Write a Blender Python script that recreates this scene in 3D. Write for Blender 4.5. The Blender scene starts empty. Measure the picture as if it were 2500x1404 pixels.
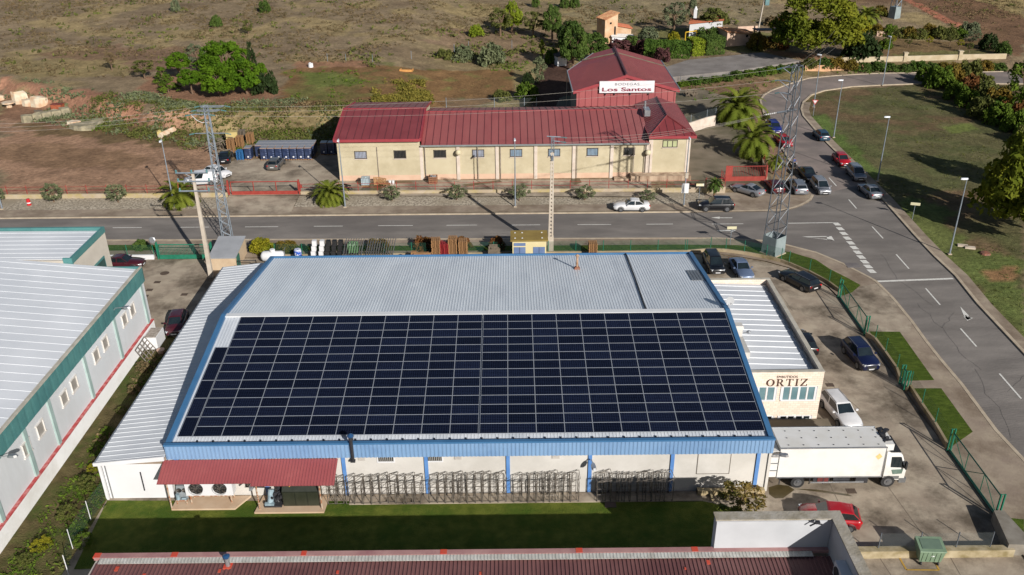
import bpy, math, random
import numpy as np
from mathutils import Vector, Matrix
SC = bpy.context.scene
COL = SC.collection
PI = math.pi
rnd = random.Random(7)
rad = math.radians
# ---------------------------------------------------------------- camera model (metres, Y away from the viewer)
F = 2180.0; TH = rad(26.9); RO = rad(-0.6); H = 43.0
FW = np.array([0, math.cos(TH), -math.sin(TH)]); r0 = np.array([1., 0, 0]); u0 = np.cross(r0, FW)
RT = math.cos(RO)*r0+math.sin(RO)*u0; UP = -math.sin(RO)*r0+math.cos(RO)*u0
def ray(x, y): return RT*((x-1250)/F)-UP*((y-702)/F)+FW
def G(x, y, z=0.0):
    d = ray(x, y); t = (z-H)/d[2]
    return Vector((d[0]*t, d[1]*t, z))
def GY(x, y, Y):
    d = ray(x, y); t = Y/d[1]
    return Vector((d[0]*t, Y, H+d[2]*t))
cam = bpy.data.cameras.new('camera'); co = bpy.data.objects.new('camera', cam); COL.objects.link(co)
m = Matrix.Identity(4)
for i in range(3):
    m[i][0] = RT[i]; m[i][1] = UP[i]; m[i][2] = -FW[i]
m[2][3] = H
co.matrix_world = m
cam.sensor_width = 36; cam.lens = F/2500*36; cam.clip_end = 4000; cam.clip_start = 1
SC.camera = co
# ---------------------------------------------------------------- light
w = bpy.data.worlds.new("World"); SC.world = w; w.use_nodes = True
nt = w.node_tree; bg = nt.nodes['Background']; sky = nt.nodes.new('ShaderNodeTexSky'); sky.sky_type = 'NISHITA'
EL = rad(25.8); AZ = rad(30.3)
sky.sun_disc = False; sky.sun_elevation = EL; sky.sun_rotation = PI-AZ
nt.links.new(sky.outputs[0], bg.inputs[0]); bg.inputs[1].default_value = 0.041
sl = bpy.data.lights.new('sun', 'SUN'); sl.energy = 4.1; sl.angle = rad(.5); sl.color = (1, .955, .89)
so = bpy.data.objects.new('sun', sl); COL.objects.link(so)
SUN = Vector((math.sin(AZ)*math.cos(EL), -math.cos(AZ)*math.cos(EL), math.sin(EL)))
so.rotation_euler = (-SUN).to_track_quat('-Z', 'Y').to_euler(); so.location = (60, -40, 90)
SC.view_settings.view_transform = 'Standard'; SC.view_settings.look = 'None'; SC.view_settings.exposure = .72; SC.view_settings.gamma = 1
# ---------------------------------------------------------------- materials
MC = {}
GROUND = {'asphalt', 'worn_asphalt', 'yard_concrete', 'pavement_concrete', 'kerb_stone', 'old_concrete', 'gravel', 'mown_grass', 'tired_lawn', 'weedy_soil', 'road_paint', 'court_tarmac', 'pale_sheet_roof', 'rear_sheet_roof', 'plinth_white'}
def s2l(c):
    return tuple(((v/255)/12.92 if v/255 <= .04045 else ((v/255+.055)/1.055)**2.4) for v in c)
def NN(n, t, **k):
    q = n.nodes.new(t)
    for a, b in k.items(): setattr(q, a, b)
    return q
def M(name, c, c2=None, rough=.75, metal=0, sc=1.0, det=4, lo=.35, hi=.65, bump=0, bsc=None, st=(1, 1, 1), spots=None, coat=0, alpha=None, spec=.5, c3=None, sc3=.15, trans=0):
    """procedural surface: colour c blended with c2 by noise, optional large-scale tone c3"""
    if name in MC: return MC[name]
    if name not in GROUND: c, c2, c3 = [None if q is None else tuple(v*.81 for v in q) for q in (c, c2, c3)]
    m = bpy.data.materials.new(name); m.use_nodes = True; n = m.node_tree; b = n.nodes['Principled BSDF']; L = n.links.new
    b.inputs['Roughness'].default_value = rough; b.inputs['Metallic'].default_value = metal
    b.inputs['Specular IOR Level'].default_value = spec
    if coat: b.inputs['Coat Weight'].default_value = coat; b.inputs['Coat Roughness'].default_value = .06
    c = tuple(c)+(1,)
    b.inputs['Base Color'].default_value = c
    tc = NN(n, 'ShaderNodeTexCoord'); mp = NN(n, 'ShaderNodeMapping'); mp.inputs['Scale'].default_value = st
    L(tc.outputs['Object'], mp.inputs[0])
    if c2 is not None:
        nz = NN(n, 'ShaderNodeTexNoise'); nz.inputs['Scale'].default_value = sc; nz.inputs['Detail'].default_value = det
        L(mp.outputs[0], nz.inputs['Vector'])
        r = NN(n, 'ShaderNodeValToRGB'); r.color_ramp.elements[0].position = lo; r.color_ramp.elements[1].position = hi
        r.color_ramp.elements[0].color = c; r.color_ramp.elements[1].color = tuple(c2)+(1,)
        L(nz.outputs['Fac'], r.inputs[0]); out = r.outputs[0]
        if c3 is not None:
            n3 = NN(n, 'ShaderNodeTexNoise'); n3.inputs['Scale'].default_value = sc3; n3.inputs['Detail'].default_value = 11; n3.inputs['Roughness'].default_value = .68
            L(mp.outputs[0], n3.inputs['Vector'])
            r3 = NN(n, 'ShaderNodeValToRGB'); r3.color_ramp.elements[0].position = .46; r3.color_ramp.elements[1].position = .64
            L(n3.outputs['Fac'], r3.inputs[0])
            mx = NN(n, 'ShaderNodeMix', data_type='RGBA'); L(r3.outputs[0], mx.inputs[0]); L(out, mx.inputs[6]); mx.inputs[7].default_value = tuple(c3)+(1,)
            out = mx.outputs[2]
        L(out, b.inputs['Base Color'])
        if trans:
            d = NN(n, 'ShaderNodeBsdfTranslucent'); L(out, d.inputs[0]); ms = NN(n, 'ShaderNodeMixShader'); ms.inputs[0].default_value = trans
            L(b.outputs[0], ms.inputs[1]); L(d.outputs[0], ms.inputs[2]); L(ms.outputs[0], n.nodes['Material Output'].inputs[0])
    if bump:
        n2 = NN(n, 'ShaderNodeTexNoise'); n2.inputs['Scale'].default_value = bsc or sc*4; n2.inputs['Detail'].default_value = 6
        L(mp.outputs[0], n2.inputs['Vector'])
        bp = NN(n, 'ShaderNodeBump'); bp.inputs['Strength'].default_value = bump; bp.inputs['Distance'].default_value = .1
        L(n2.outputs['Fac'], bp.inputs['Height']); L(bp.outputs[0], b.inputs['Normal'])
    if alpha is not None:
        t = NN(n, 'ShaderNodeBsdfTransparent'); ms = NN(n, 'ShaderNodeMixShader'); ms.inputs[0].default_value = alpha
        L(t.outputs[0], ms.inputs[1]); L(b.outputs[0], ms.inputs[2]); L(ms.outputs[0], n.nodes['Material Output'].inputs[0])
    MC[name] = m
    return m
def paint(name, c, metal=0):
    return M('paint_'+name, c, tuple(v*.82 for v in c), rough=.32, coat=.5, sc=.8, metal=metal)
# ---------------------------------------------------------------- mesh builder
class MB:
    def __init__(s): s.v = []; s.f = []; s.m = []
    def add(s, vs, fs, mi=0):
        o = len(s.v); s.v += [tuple(p) for p in vs]
        for f in fs: s.f.append(tuple(i+o for i in f)); s.m.append(mi)
        return s
    def quad(s, a, b, c, d, mi=0): return s.add([a, b, c, d], [(0, 1, 2, 3)], mi)
    def poly(s, pts, mi=0): return s.add(pts, [tuple(range(len(pts)))], mi)
    def box(s, c, d, rz=0, mi=0, top=1.0, rx=0, ry=0):
        """box centred at c, size d, optional taper of the top"""
        x, y, z = d[0]/2, d[1]/2, d[2]/2
        vs = [(-x, -y, -z), (x, -y, -z), (x, y, -z), (-x, y, -z), (-x*top, -y*top, z), (x*top, -y*top, z), (x*top, y*top, z), (-x*top, y*top, z)]
        if rz or rx or ry:
            R = Matrix.Rotation(rz, 3, 'Z') @ Matrix.Rotation(ry, 3, 'Y') @ Matrix.Rotation(rx, 3, 'X')
            vs = [tuple(R @ Vector(p)) for p in vs]
        return s.add([(p[0]+c[0], p[1]+c[1], p[2]+c[2]) for p in vs], [(3, 2, 1, 0), (4, 5, 6, 7), (0, 1, 5, 4), (1, 2, 6, 5), (2, 3, 7, 6), (3, 0, 4, 7)], mi)
    def bx(s, x0, x1, y0, y1, z0, z1, mi=0): return s.box(((x0+x1)/2, (y0+y1)/2, (z0+z1)/2), (abs(x1-x0), abs(y1-y0), abs(z1-z0)), mi=mi)
    def prism(s, pts, z0, z1, mi=0, cap=True):
        n = len(pts)
        a = sum(pts[i][0]*pts[(i+1) % n][1]-pts[(i+1) % n][0]*pts[i][1] for i in range(n))
        if a < 0: pts = pts[::-1]
        vs = [(p[0], p[1], z0) for p in pts]+[(p[0], p[1], z1) for p in pts]
        fs = [(i, (i+1) % n, (i+1) % n+n, i+n) for i in range(n)]+[tuple(range(n, 2*n)), tuple(range(n-1, -1, -1))]
        return s.add(vs, fs, mi)
    def hull(s, low, high, mi=0):
        """closed solid between two loops with equal counts"""
        n = len(low)
        return s.add(list(low)+list(high), [(i, (i+1) % n, (i+1) % n+n, i+n) for i in range(n)]+[tuple(range(n, 2*n)), tuple(range(n-1, -1, -1))], mi)
    def tube(s, pts, r, n=6, mi=0, r1=None, caps=True):
        pts = [Vector(p) for p in pts]; rings = []; k = len(pts)
        o = len(s.v); ref = None
        for i, p in enumerate(pts):
            d = (pts[min(i+1, k-1)]-pts[max(i-1, 0)])
            if d.length < 1e-9: d = Vector((0, 0, 1))
            d.normalize()
            a = ref if ref is not None and abs(ref.dot(d)) < .95 else (Vector((0, 0, 1)) if abs(d.z) < .9 else Vector((1, 0, 0)))
            x = (a-d*a.dot(d)).normalized(); y = d.cross(x); ref = x
            rr = r if r1 is None else r+(r1-r)*i/max(1, k-1)
            for j in range(n):
                t = 2*PI*j/n; s.v.append(tuple(p+x*(rr*math.cos(t))+y*(rr*math.sin(t))))
        for i in range(k-1):
            for j in range(n):
                s.f.append((o+i*n+j, o+i*n+(j+1) % n, o+(i+1)*n+(j+1) % n, o+(i+1)*n+j)); s.m.append(mi)
        if caps:
            s.f.append(tuple(o+j for j in range(n-1, -1, -1))); s.m.append(mi)
            s.f.append(tuple(o+(k-1)*n+j for j in range(n))); s.m.append(mi)
        return s
    def bar(s, a, b, t, mi=0): return s.tube([a, b], t*.7071, 4, mi)
    def lathe(s, prof, n=12, mi=0, c=(0, 0, 0)):
        o = len(s.v); k = len(prof)
        for r, z in prof:
            for j in range(n):
                t = 2*PI*j/n; s.v.append((c[0]+r*math.cos(t), c[1]+r*math.sin(t), c[2]+z))
        for i in range(k-1):
            for j in range(n):
                s.f.append((o+i*n+j, o+i*n+(j+1) % n, o+(i+1)*n+(j+1) % n, o+(i+1)*n+j)); s.m.append(mi)
        s.f.append(tuple(o+j for j in range(n-1, -1, -1))); s.m.append(mi); s.f.append(tuple(o+(k-1)*n+j for j in range(n))); s.m.append(mi)
        return s
    def corr(s, A, B, C, D, n, h, mi=0, duty=.5, thick=.04):
        """ribbed sheet: ribs run A->D, n ribs from A to B"""
        A, B, C, D = map(Vector, (A, B, C, D)); N = (B-A).cross(D-A).normalized()
        if N.z < 0: N = -N
        ts = []
        for i in range(n):
            for q, hh in ((0, 0), ((1-duty)*.5, 0), ((1-duty)*.5+duty*.2, h), ((1+duty)*.5-duty*.2, h), ((1+duty)*.5, 0)):
                ts.append(((i+q)/n, hh))
        ts.append((1, 0)); o = len(s.v)
        for t, hh in ts:
            s.v.append(tuple(A.lerp(B, t)+N*hh)); s.v.append(tuple(D.lerp(C, t)+N*hh))
        flip = ((B-A).cross(D-A)).z < 0
        for i in range(len(ts)-1):
            a = o+2*i; f = (a, a+2, a+3, a+1); s.f.append(f[::-1] if flip else f); s.m.append(mi)
        for a, b in ((A, B), (B, C), (C, D), (D, A)): s.quad(a, b, b-N*thick, a-N*thick, mi)
        s.quad(A-N*thick, B-N*thick, C-N*thick, D-N*thick, mi)
        return s
    def build(s, name, mats, parent=None, off=None, smooth=False, **props):
        """ONE mesh object; with a parent, world coordinates are made local to the parent's empty when off=True"""
        if not isinstance(mats, (list, tuple)): mats = [mats]
        me = bpy.data.meshes.new(name)
        v = s.v
        if off is not None: v = [(a-off[0], b-off[1], c-off[2]) for a, b, c in v]
        me.from_pydata(v, [], s.f); 
        for q in mats: me.materials.append(q)
        if len(mats) > 1: me.polygons.foreach_set('material_index', s.m)
        if smooth: me.polygons.foreach_set('use_smooth', [True]*len(s.f))
        me.update()
        o = bpy.data.objects.new(name, me); COL.objects.link(o)
        if parent is not None: o.parent = parent
        for k, q in props.items(): o[k] = q
        return o
def thing(name, label, cat, loc=(0, 0, 0), rz=0, group=None):
    o = bpy.data.objects.new(name, None); COL.objects.link(o); o.location = loc; o.rotation_euler = (0, 0, rz); o.empty_display_size = .5
    return tag(o, label, cat, group)
def tag(o, label, cat, group=None):
    o['label'] = label; o['category'] = cat
    if group: o['group'] = group
    return o
class W:
    """a thing built in world coordinates: parts get local coordinates of its empty"""
    def __init__(s, name, label, cat, loc, group=None): s.o = thing(name, label, cat, loc, 0, group); s.loc = Vector(loc)
    def part(s, name, mb, mats, sub=None, **k): return mb.build(name, mats, sub or s.o, off=s.loc, **k)
KIDS = {}
def dup(root, loc, rz=None, label=None, scale=None, group=None, rot=None):
    if root.name not in KIDS: KIDS[root.name] = [(c, list(c.children)) for c in root.children]
    r = root.copy(); COL.objects.link(r); r.location = loc
    if rz is not None: r.rotation_euler = (0, 0, rz)
    if rot is not None: r.rotation_euler = rot
    if label: r['label'] = label
    if group: r['group'] = group
    if scale is not None: r.scale = scale if hasattr(scale, '__len__') else (scale,)*3
    for ch, gs in KIDS[root.name]:
        c = ch.copy(); COL.objects.link(c); c.parent = r
        for g in gs:
            d = g.copy(); COL.objects.link(d); d.parent = c
    return r
def struct(name, mb, mats, **k):
    o = mb.build(name, mats, **k); o['kind'] = 'structure'; return o
ORD = 'first second third fourth fifth sixth seventh eighth ninth tenth eleventh twelfth thirteenth fourteenth fifteenth sixteenth seventeenth eighteenth nineteenth twentieth'.split()
def ordn(i): return ORD[i]
# ---------------------------------------------------------------- 2-D value noise and masks
def vnoise(x, y, sc, seed):
    r = np.random.RandomState(seed); T = r.rand(256, 256)
    x = np.asarray(x, float)/sc+1000; y = np.asarray(y, float)/sc+1000
    xi = np.floor(x).astype(int); yi = np.floor(y).astype(int); fx = x-xi; fy = y-yi
    fx = fx*fx*(3-2*fx); fy = fy*fy*(3-2*fy); g = lambda a, b: T[a % 256, b % 256]
    return (g(xi, yi)*(1-fx)+g(xi+1, yi)*fx)*(1-fy)+(g(xi, yi+1)*(1-fx)+g(xi+1, yi+1)*fx)*fy
def fbm(x, y, sc, seed): return (vnoise(x, y, sc, seed)+.5*vnoise(x, y, sc/2.1, seed+1)+.25*vnoise(x, y, sc/4.3, seed+2))/1.75
def inpoly(x, y, P):
    ins = np.zeros(np.shape(x), bool); n = len(P)
    for i in range(n):
        x0, y0 = P[i][:2]; x1, y1 = P[(i+1) % n][:2]
        if y0 == y1: continue
        c = ((y0 > y) != (y1 > y)) & (x < (x1-x0)*(y-y0)/(y1-y0)+x0); ins ^= c
    return ins
def sm(v, a, b):
    t = np.clip((np.asarray(v, float)-a)/(b-a), 0, 1); return t*t*(3-2*t)
def side(x, y, L):
    """signed distance to an open polyline, positive on its left"""
    x = np.asarray(x, float); y = np.asarray(y, float); best = np.full(np.shape(x), 1e9); sg = np.ones(np.shape(x))
    for (x0, y0), (x1, y1) in zip(L[:-1], L[1:]):
        dx, dy = x1-x0, y1-y0; l2 = dx*dx+dy*dy
        t = np.clip(((x-x0)*dx+(y-y0)*dy)/l2, 0, 1); d = np.hypot(x-x0-t*dx, y-y0-t*dy)
        c = dx*(y-y0)-dy*(x-x0); k = d < best-1e-6
        best = np.where(k, d, best); sg = np.where(k, np.sign(c), sg)
    return best*sg
ROADOUT = [(39.5, 90), (39.9, 110.4), (40.7, 121.7), (42.8, 145.3), (45.1, 158), (53.1, 168.9), (64.1, 175.2), (85.8, 176.9), (140, 178)]
BANK = [(-160, 196), (-120, 176), (-95, 164.6), (-88, 160), (-77.5, 153), (-68.4, 147), (-56, 142), (-42, 140.5), (-28, 143), (20, 152)]
def th(x, y):
    x = np.asarray(x, float); y = np.asarray(y, float)
    d = side(x, y, ROADOUT)
    h = .5*sm(y, 111.9, 112.7)*sm(d, 1.5, 4)+1.1*sm(y, 166, 178)*sm(d, 2, 8)*sm(x, 20, 32)
    b = side(x, y, BANK)
    wob = (fbm(x, y, 9, 11)-.5)*3
    h = h+2.7*sm(b+wob, -.3, 3.2)*(1-sm(x, -26, -6))*(y > 125)
    h = h+5*sm(y, 175, 320)*(d > 0)
    h = h+(fbm(x, y, 14, 21)-.5)*.5*sm(y, 150, 175)*sm(d, 4, 12)
    return h
def T(px, py):
    z = .5
    for _ in range(12):
        p = G(px, py, z); z2 = float(th(p.x, p.y)); z = z+(z2-z)*.7
    return Vector((p.x, p.y, z))
def hz(x, y): return float(th(x, y))
# ================================================================ SETTING: ground, roads, yards
def hc(*c): return s2l(c)
def pxl(L, z=0.0): return [tuple(G(x, y, z)[:2]) for x, y in L]
# --- terrain sheet with painted earth/grass zones (true surface colours)
def axis(a, b, step, far, k):
    lo = [a-far*((i/k)**2) for i in range(k, 0, -1)]; hi = [b+far*((i/k)**2) for i in range(1, k+1)]
    return np.array(lo+list(np.arange(a, b, step))+[b]+hi)
gx = axis(-150, 150, .9, 900, 12); gy = axis(36, 268, .9, 900, 12)
gy = gy[gy > -60]; X, Y = np.meshgrid(gx, gy); Z = th(X, Y)
n1 = fbm(X, Y, 5, 3)-.5; n2 = fbm(X, Y, 5, 5)-.5; big = fbm(X, Y, 30, 8); fine = fbm(X, Y, 3.0, 31); mid = fbm(X, Y, 9, 41)
Q = lambda L: [tuple(T(x, y)[:2]) for x, y in L]
C3 = lambda c: np.array(s2l(c))
col = np.zeros(X.shape+(3,)); col[:] = C3((118, 103, 82))
def lay(mask, c): 
    global col
    m = np.clip(np.asarray(mask, float), 0, 1)[..., None]; col = col*(1-m)+C3(c)*m
def zone(L, c, wob=5, a=1.0): lay(inpoly(X+n1*wob*2, Y+n2*wob*2, Q(L))*a, c)
far = Y > 140
lay(sm(X, -30, -5)*(1-sm(X, 18, 40))*far*.85, (124, 111, 78))
lay(sm(big, .45, .62)*far*.7, (112, 98, 78)); lay(sm(mid, .55, .7)*far*.55, (138, 122, 84)); lay(sm(1-mid, .58, .72)*far*.5, (98, 82, 66))
lay(sm(Y, 225, 245)*sm(X, 75, 95)*.9, (96, 72, 55))
zone([(2190, 0), (2500, 0), (2500, 150), (2400, 110), (2345, 70)], (98, 74, 56), 4, .9)
zone([(2380, 0), (2500, 0), (2500, 40), (2440, 20)], (136, 122, 84), 3, .8)
zone([(1380, 0), (1900, 0), (1900, 60), (1500, 60), (1380, 40)], (116, 106, 84), 5, .6)
zone([(100, 120), (520, 110), (520, 160), (300, 180), (120, 160)], (108, 84, 68), 7, .7)
zone([(0, 140), (300, 150), (330, 185), (0, 185)], (126, 112, 78), 5, .8)
zone([(0, 480), (572, 470), (560, 380), (500, 330), (430, 318), (250, 300), (160, 278), (60, 252), (0, 240)], (138, 110, 89), 2)
zone([(0, 235), (60, 250), (160, 275), (250, 300), (430, 318), (500, 330), (480, 345), (240, 330), (100, 310), (0, 290)], (108, 80, 62), 2, .7)
zone([(60, 300), (330, 310), (520, 345), (520, 370), (380, 350), (90, 325)], (88, 76, 50), 5, .75)
zone([(0, 345), (200, 360), (350, 400), (300, 420), (0, 380)], (98, 78, 56), 5, .5)
zone([(0, 195), (100, 203), (230, 223), (345, 250), (330, 280), (250, 272), (120, 240), (0, 225)], (142, 104, 84), 3, .9)
zone([(380, 262), (480, 268), (545, 290), (545, 320), (430, 318), (330, 290)], (152, 116, 94), 4, .8)
zone([(350, 190), (420, 180), (650, 190), (690, 220), (690, 262), (560, 270), (430, 262), (340, 225)], (126, 95, 75), 3, .95)
zone([(720, 150), (900, 152), (920, 166), (730, 168)], (134, 98, 76), 3, .8)
zone([(690, 170), (1000, 165), (1260, 168), (1245, 235), (1100, 270), (850, 262), (700, 255)], (110, 84, 56), 3, .95)
zone([(700, 175), (900, 190), (900, 245), (720, 240)], (96, 92, 54), 5, .6)
zone([(730, 180), (880, 180), (900, 200), (760, 215)], (82, 104, 44), 3, .55)
lay(sm(fine, .6, .7)*inpoly(X, Y, Q([(690, 165), (1260, 165), (1245, 240), (1100, 270), (700, 255)]))*.6, (92, 98, 52))
zone([(560, 285), (830, 275), (830, 330), (600, 330)], (104, 92, 64), 4, .85)
zone([(1080, 70), (1400, 60), (1400, 150), (1240, 150), (1060, 110)], (112, 92, 76), 6, .75)
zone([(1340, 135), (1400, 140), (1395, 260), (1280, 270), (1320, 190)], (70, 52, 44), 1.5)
# right field, orchard, dirt road, banks
RF = [(1960, 250), (2010, 224), (2230, 207), (2500, 208), (2500, 880), (2400, 745), (2290, 628), (2180, 505), (2040, 373), (1975, 300)]
zone(RF, (92, 88, 60), .5)
rf = inpoly(X, Y, Q(RF))
lay(rf*sm(mid, .47, .6)*.8, (104, 84, 64)); lay(rf*sm(fine, .5, .68)*.6, (80, 86, 52)); col = np.where(rf[..., None], col*.86, col)
zone([(2180, 500), (2290, 620), (2400, 745), (2500, 870), (2500, 640), (2400, 600), (2250, 480)], (86, 100, 50), 3, .7)
zone([(1975, 290), (2120, 440), (2150, 440), (2020, 280)], (82, 102, 48), 1.5, .7)
zone([(2300, 310), (2370, 300), (2390, 315), (2320, 330)], (96, 106, 54), 1.5, .8)
zone([(2400, 665), (2480, 650), (2500, 690), (2430, 690)], (134, 98, 72), 2, .8)
zone([(2130, 95), (2460, 100), (2450, 140), (2330, 143), (2040, 150), (2100, 130)], (100, 82, 56), 2, .9)
zone([(2190, 130), (2420, 120), (2440, 138), (2200, 145)], (86, 96, 52), 4, .5)
zone([(1870, 215), (1960, 175), (2140, 172), (2440, 172), (2440, 150), (2200, 152), (1960, 152), (1660, 205), (1740, 240)], (96, 86, 58), 2, .9)
zone([(1640, 215), (1900, 190), (1880, 225), (1700, 250)], (118, 92, 74), 3, .7)
zone([(1760, 240), (1860, 235), (1872, 295), (1940, 410), (1900, 440), (1800, 330)], (120, 96, 78), 1.5, .9)
zone([(1560, 70), (1900, 80), (1920, 125), (1700, 130), (1560, 110)], (92, 92, 52), 2, .8)
zone([(1850, 118), (2040, 140), (2030, 155), (1890, 135)], (128, 96, 72), 1.5, .9)
zone([(2185, -8), (2205, -8), (2352, 60), (2330, 66)], (146, 96, 76), .6)
zone([(0, 484), (570, 480), (570, 474), (0, 476)], (110, 100, 70), .5, .7)
col *= 1.16
col *= (1+(fbm(X, Y, 2.2, 61)-.5)*.5)[..., None]
ny, nx = X.shape; vs = np.stack([X, Y, Z], -1).reshape(-1, 3)
me = bpy.data.meshes.new('ground'); idx = np.arange(nx*ny).reshape(ny, nx)
fs = np.stack([idx[:-1, :-1], idx[:-1, 1:], idx[1:, 1:], idx[1:, :-1]], -1).reshape(-1, 4)
me.vertices.add(len(vs)); me.vertices.foreach_set('co', vs.ravel()); me.loops.add(fs.size); me.loops.foreach_set('vertex_index', fs.ravel())
me.polygons.add(len(fs)); me.polygons.foreach_set('loop_start', np.arange(0, fs.size, 4)); me.polygons.foreach_set('loop_total', np.full(len(fs), 4))
me.update(calc_edges=True)
ca = me.color_attributes.new('soil', 'FLOAT_COLOR', 'POINT'); ca.data.foreach_set('color', np.concatenate([np.clip(col, 0, 1).reshape(-1, 3), np.ones((len(vs), 1))], 1).ravel())
me.polygons.foreach_set('use_smooth', [True]*len(fs))
gm = bpy.data.materials.new('soil_and_dry_grass'); gm.use_nodes = True; n = gm.node_tree; L = n.links.new; b = n.nodes['Principled BSDF']; b.inputs['Roughness'].default_value = .95; b.inputs['Specular IOR Level'].default_value = .1
at = NN(n, 'ShaderNodeAttribute', attribute_name='soil'); tc = NN(n, 'ShaderNodeTexCoord')
z1 = NN(n, 'ShaderNodeTexNoise'); z1.inputs['Scale'].default_value = 1.6; z1.inputs['Detail'].default_value = 8; z1.inputs['Roughness'].default_value = .75
z2 = NN(n, 'ShaderNodeTexNoise'); z2.inputs['Scale'].default_value = .35; z2.inputs['Detail'].default_value = 6
L(tc.outputs['Object'], z1.inputs[0]); L(tc.outputs['Object'], z2.inputs[0])
r1 = NN(n, 'ShaderNodeMapRange'); r1.inputs[1].default_value = .3; r1.inputs[2].default_value = .7; r1.inputs[3].default_value = .55; r1.inputs[4].default_value = 1.4; L(z1.outputs['Fac'], r1.inputs[0])
r2 = NN(n, 'ShaderNodeMapRange'); r2.inputs[1].default_value = .35; r2.inputs[2].default_value = .65; r2.inputs[3].default_value = .82; r2.inputs[4].default_value = 1.16; L(z2.outputs['Fac'], r2.inputs[0])
mm = NN(n, 'ShaderNodeMath', operation='MULTIPLY'); L(r1.outputs[0], mm.inputs[0]); L(r2.outputs[0], mm.inputs[1])
vm = NN(n, 'ShaderNodeVectorMath', operation='SCALE'); L(at.outputs['Color'], vm.inputs[0]); L(mm.outputs[0], vm.inputs['Scale']); L(vm.outputs[0], b.inputs['Base Color'])
bp = NN(n, 'ShaderNodeBump'); bp.inputs['Strength'].default_value = .7; bp.inputs['Distance'].default_value = .35; L(z1.outputs['Fac'], bp.inputs['Height']); L(bp.outputs[0], b.inputs['Normal'])
me.materials.append(gm); go = bpy.data.objects.new('ground', me); COL.objects.link(go); go['kind'] = 'structure'

m_asph = M('asphalt', hc(104, 99, 95), hc(124, 118, 113), rough=.9, sc=.5, det=9, bump=.25, bsc=6, c3=hc(98, 93, 90), sc3=.09, st=(.35, 1, 1), spec=.2)
m_asph2 = M('worn_asphalt', hc(112, 104, 99), hc(134, 122, 116), rough=.9, sc=.3, det=9, bump=.25, bsc=6, c3=hc(106, 98, 95), sc3=.08, spec=.2)
m_conc = M('yard_concrete', hc(140, 127, 112), hc(160, 148, 131), rough=.85, sc=.55, det=11, lo=.38, hi=.62, bump=.15, bsc=5, c3=hc(90, 80, 68), sc3=.2, spec=.3)
m_conc2 = M('pavement_concrete', hc(130, 116, 103), hc(150, 137, 120), rough=.88, sc=.6, det=8, c3=hc(112, 98, 84), sc3=.2, bump=.15, bsc=6, spec=.25)
m_kerb = M('kerb_stone', hc(152, 138, 120), hc(170, 157, 138), rough=.85, sc=1.2, det=6, spec=.25)
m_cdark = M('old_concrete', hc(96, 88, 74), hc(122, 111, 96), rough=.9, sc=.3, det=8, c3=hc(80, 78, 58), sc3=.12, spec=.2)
m_grav = M('gravel', hc(118, 109, 96), hc(168, 158, 142), rough=.95, sc=4, det=8, lo=.4, hi=.6, bump=.6, bsc=9, c3=hc(132, 122, 106), sc3=.2, spec=.2)
m_lawn = M('mown_grass', hc(52, 66, 16), hc(82, 98, 34), rough=.95, sc=1.5, det=9, lo=.3, hi=.7, bump=.8, bsc=14, c3=hc(60, 78, 20), sc3=.4, st=(1, 2.2, 1), spec=.15)
m_lawn2 = M('tired_lawn', hc(66, 78, 22), hc(100, 106, 42), rough=.95, sc=1.2, det=9, lo=.3, hi=.7, bump=.8, bsc=14, c3=hc(60, 80, 22), sc3=.35, spec=.15)
m_weed = M('weedy_soil', hc(70, 62, 40), hc(96, 86, 58), rough=.95, sc=.9, det=9, bump=.9, bsc=7, c3=hc(62, 74, 32), sc3=.3, spec=.1)
m_white = M('road_paint', hc(200, 198, 192), hc(160, 157, 152), rough=.7, sc=4, det=6, lo=.5, hi=.75)
m_yel = M('yellow_paint', hc(190, 150, 60), hc(160, 128, 60), rough=.8, sc=3, det=6)
def sheet(name, L, m, z, px=True):
    P = pxl(L, z) if px else L
    a = sum(P[i][0]*P[(i+1) % len(P)][1]-P[(i+1) % len(P)][0]*P[i][1] for i in range(len(P)))
    if a < 0: P = P[::-1]
    return struct(name, MB().poly([(p[0], p[1], z) for p in P]), m)
NEARK = [(0, 588), (850, 585), (1752, 582), (1862, 588), (1913, 597), (1992, 617), (2060, 645), (2125, 679), (2142, 689), (2183, 730), (2228, 785), (2265, 836), (2300, 880), (2351, 940), (2436, 1054), (2500, 1122)]
FARK = [(1650, 519.5), (1862, 516.5), (1900, 515.8), (1920, 514), (1940, 509), (1958, 502), (1972, 495), (1981, 488), (1986, 478)]
OUT = [(1986, 478), (1962, 445), (1940, 410), (1905, 350), (1872, 295), (1858, 245), (1868, 232), (1885, 222), (1925, 207), (1975, 192), (2040, 186), (2150, 180), (2300, 178), (2450, 176)]
INN = [(2500, 205), (2231, 205), (2156, 208), (2077, 212), (2009, 222), (1978, 232.5), (1959, 250), (1954, 267), (1959, 284), (1988, 318), (2019, 352), (2040, 373), (2115, 448), (2156, 491), (2231, 576), (2279, 627), (2330, 675), (2385, 744), (2500, 867)]
nk = [(-140, 98.6)]+pxl(NEARK)+[(39.4, 30)]; fk = [(-140, 105.7)]+pxl(FARK); ou = pxl(OUT)+[(150, 178)]; inn = [(150, 168)]+pxl(INN)+[(46.9, 30)]
mb = MB(); P = nk+inn[::-1]+ou[::-1]+fk[::-1]
struct('road', MB().poly([(x, y, .02) for x, y in P][::1]), m_asph)
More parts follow.
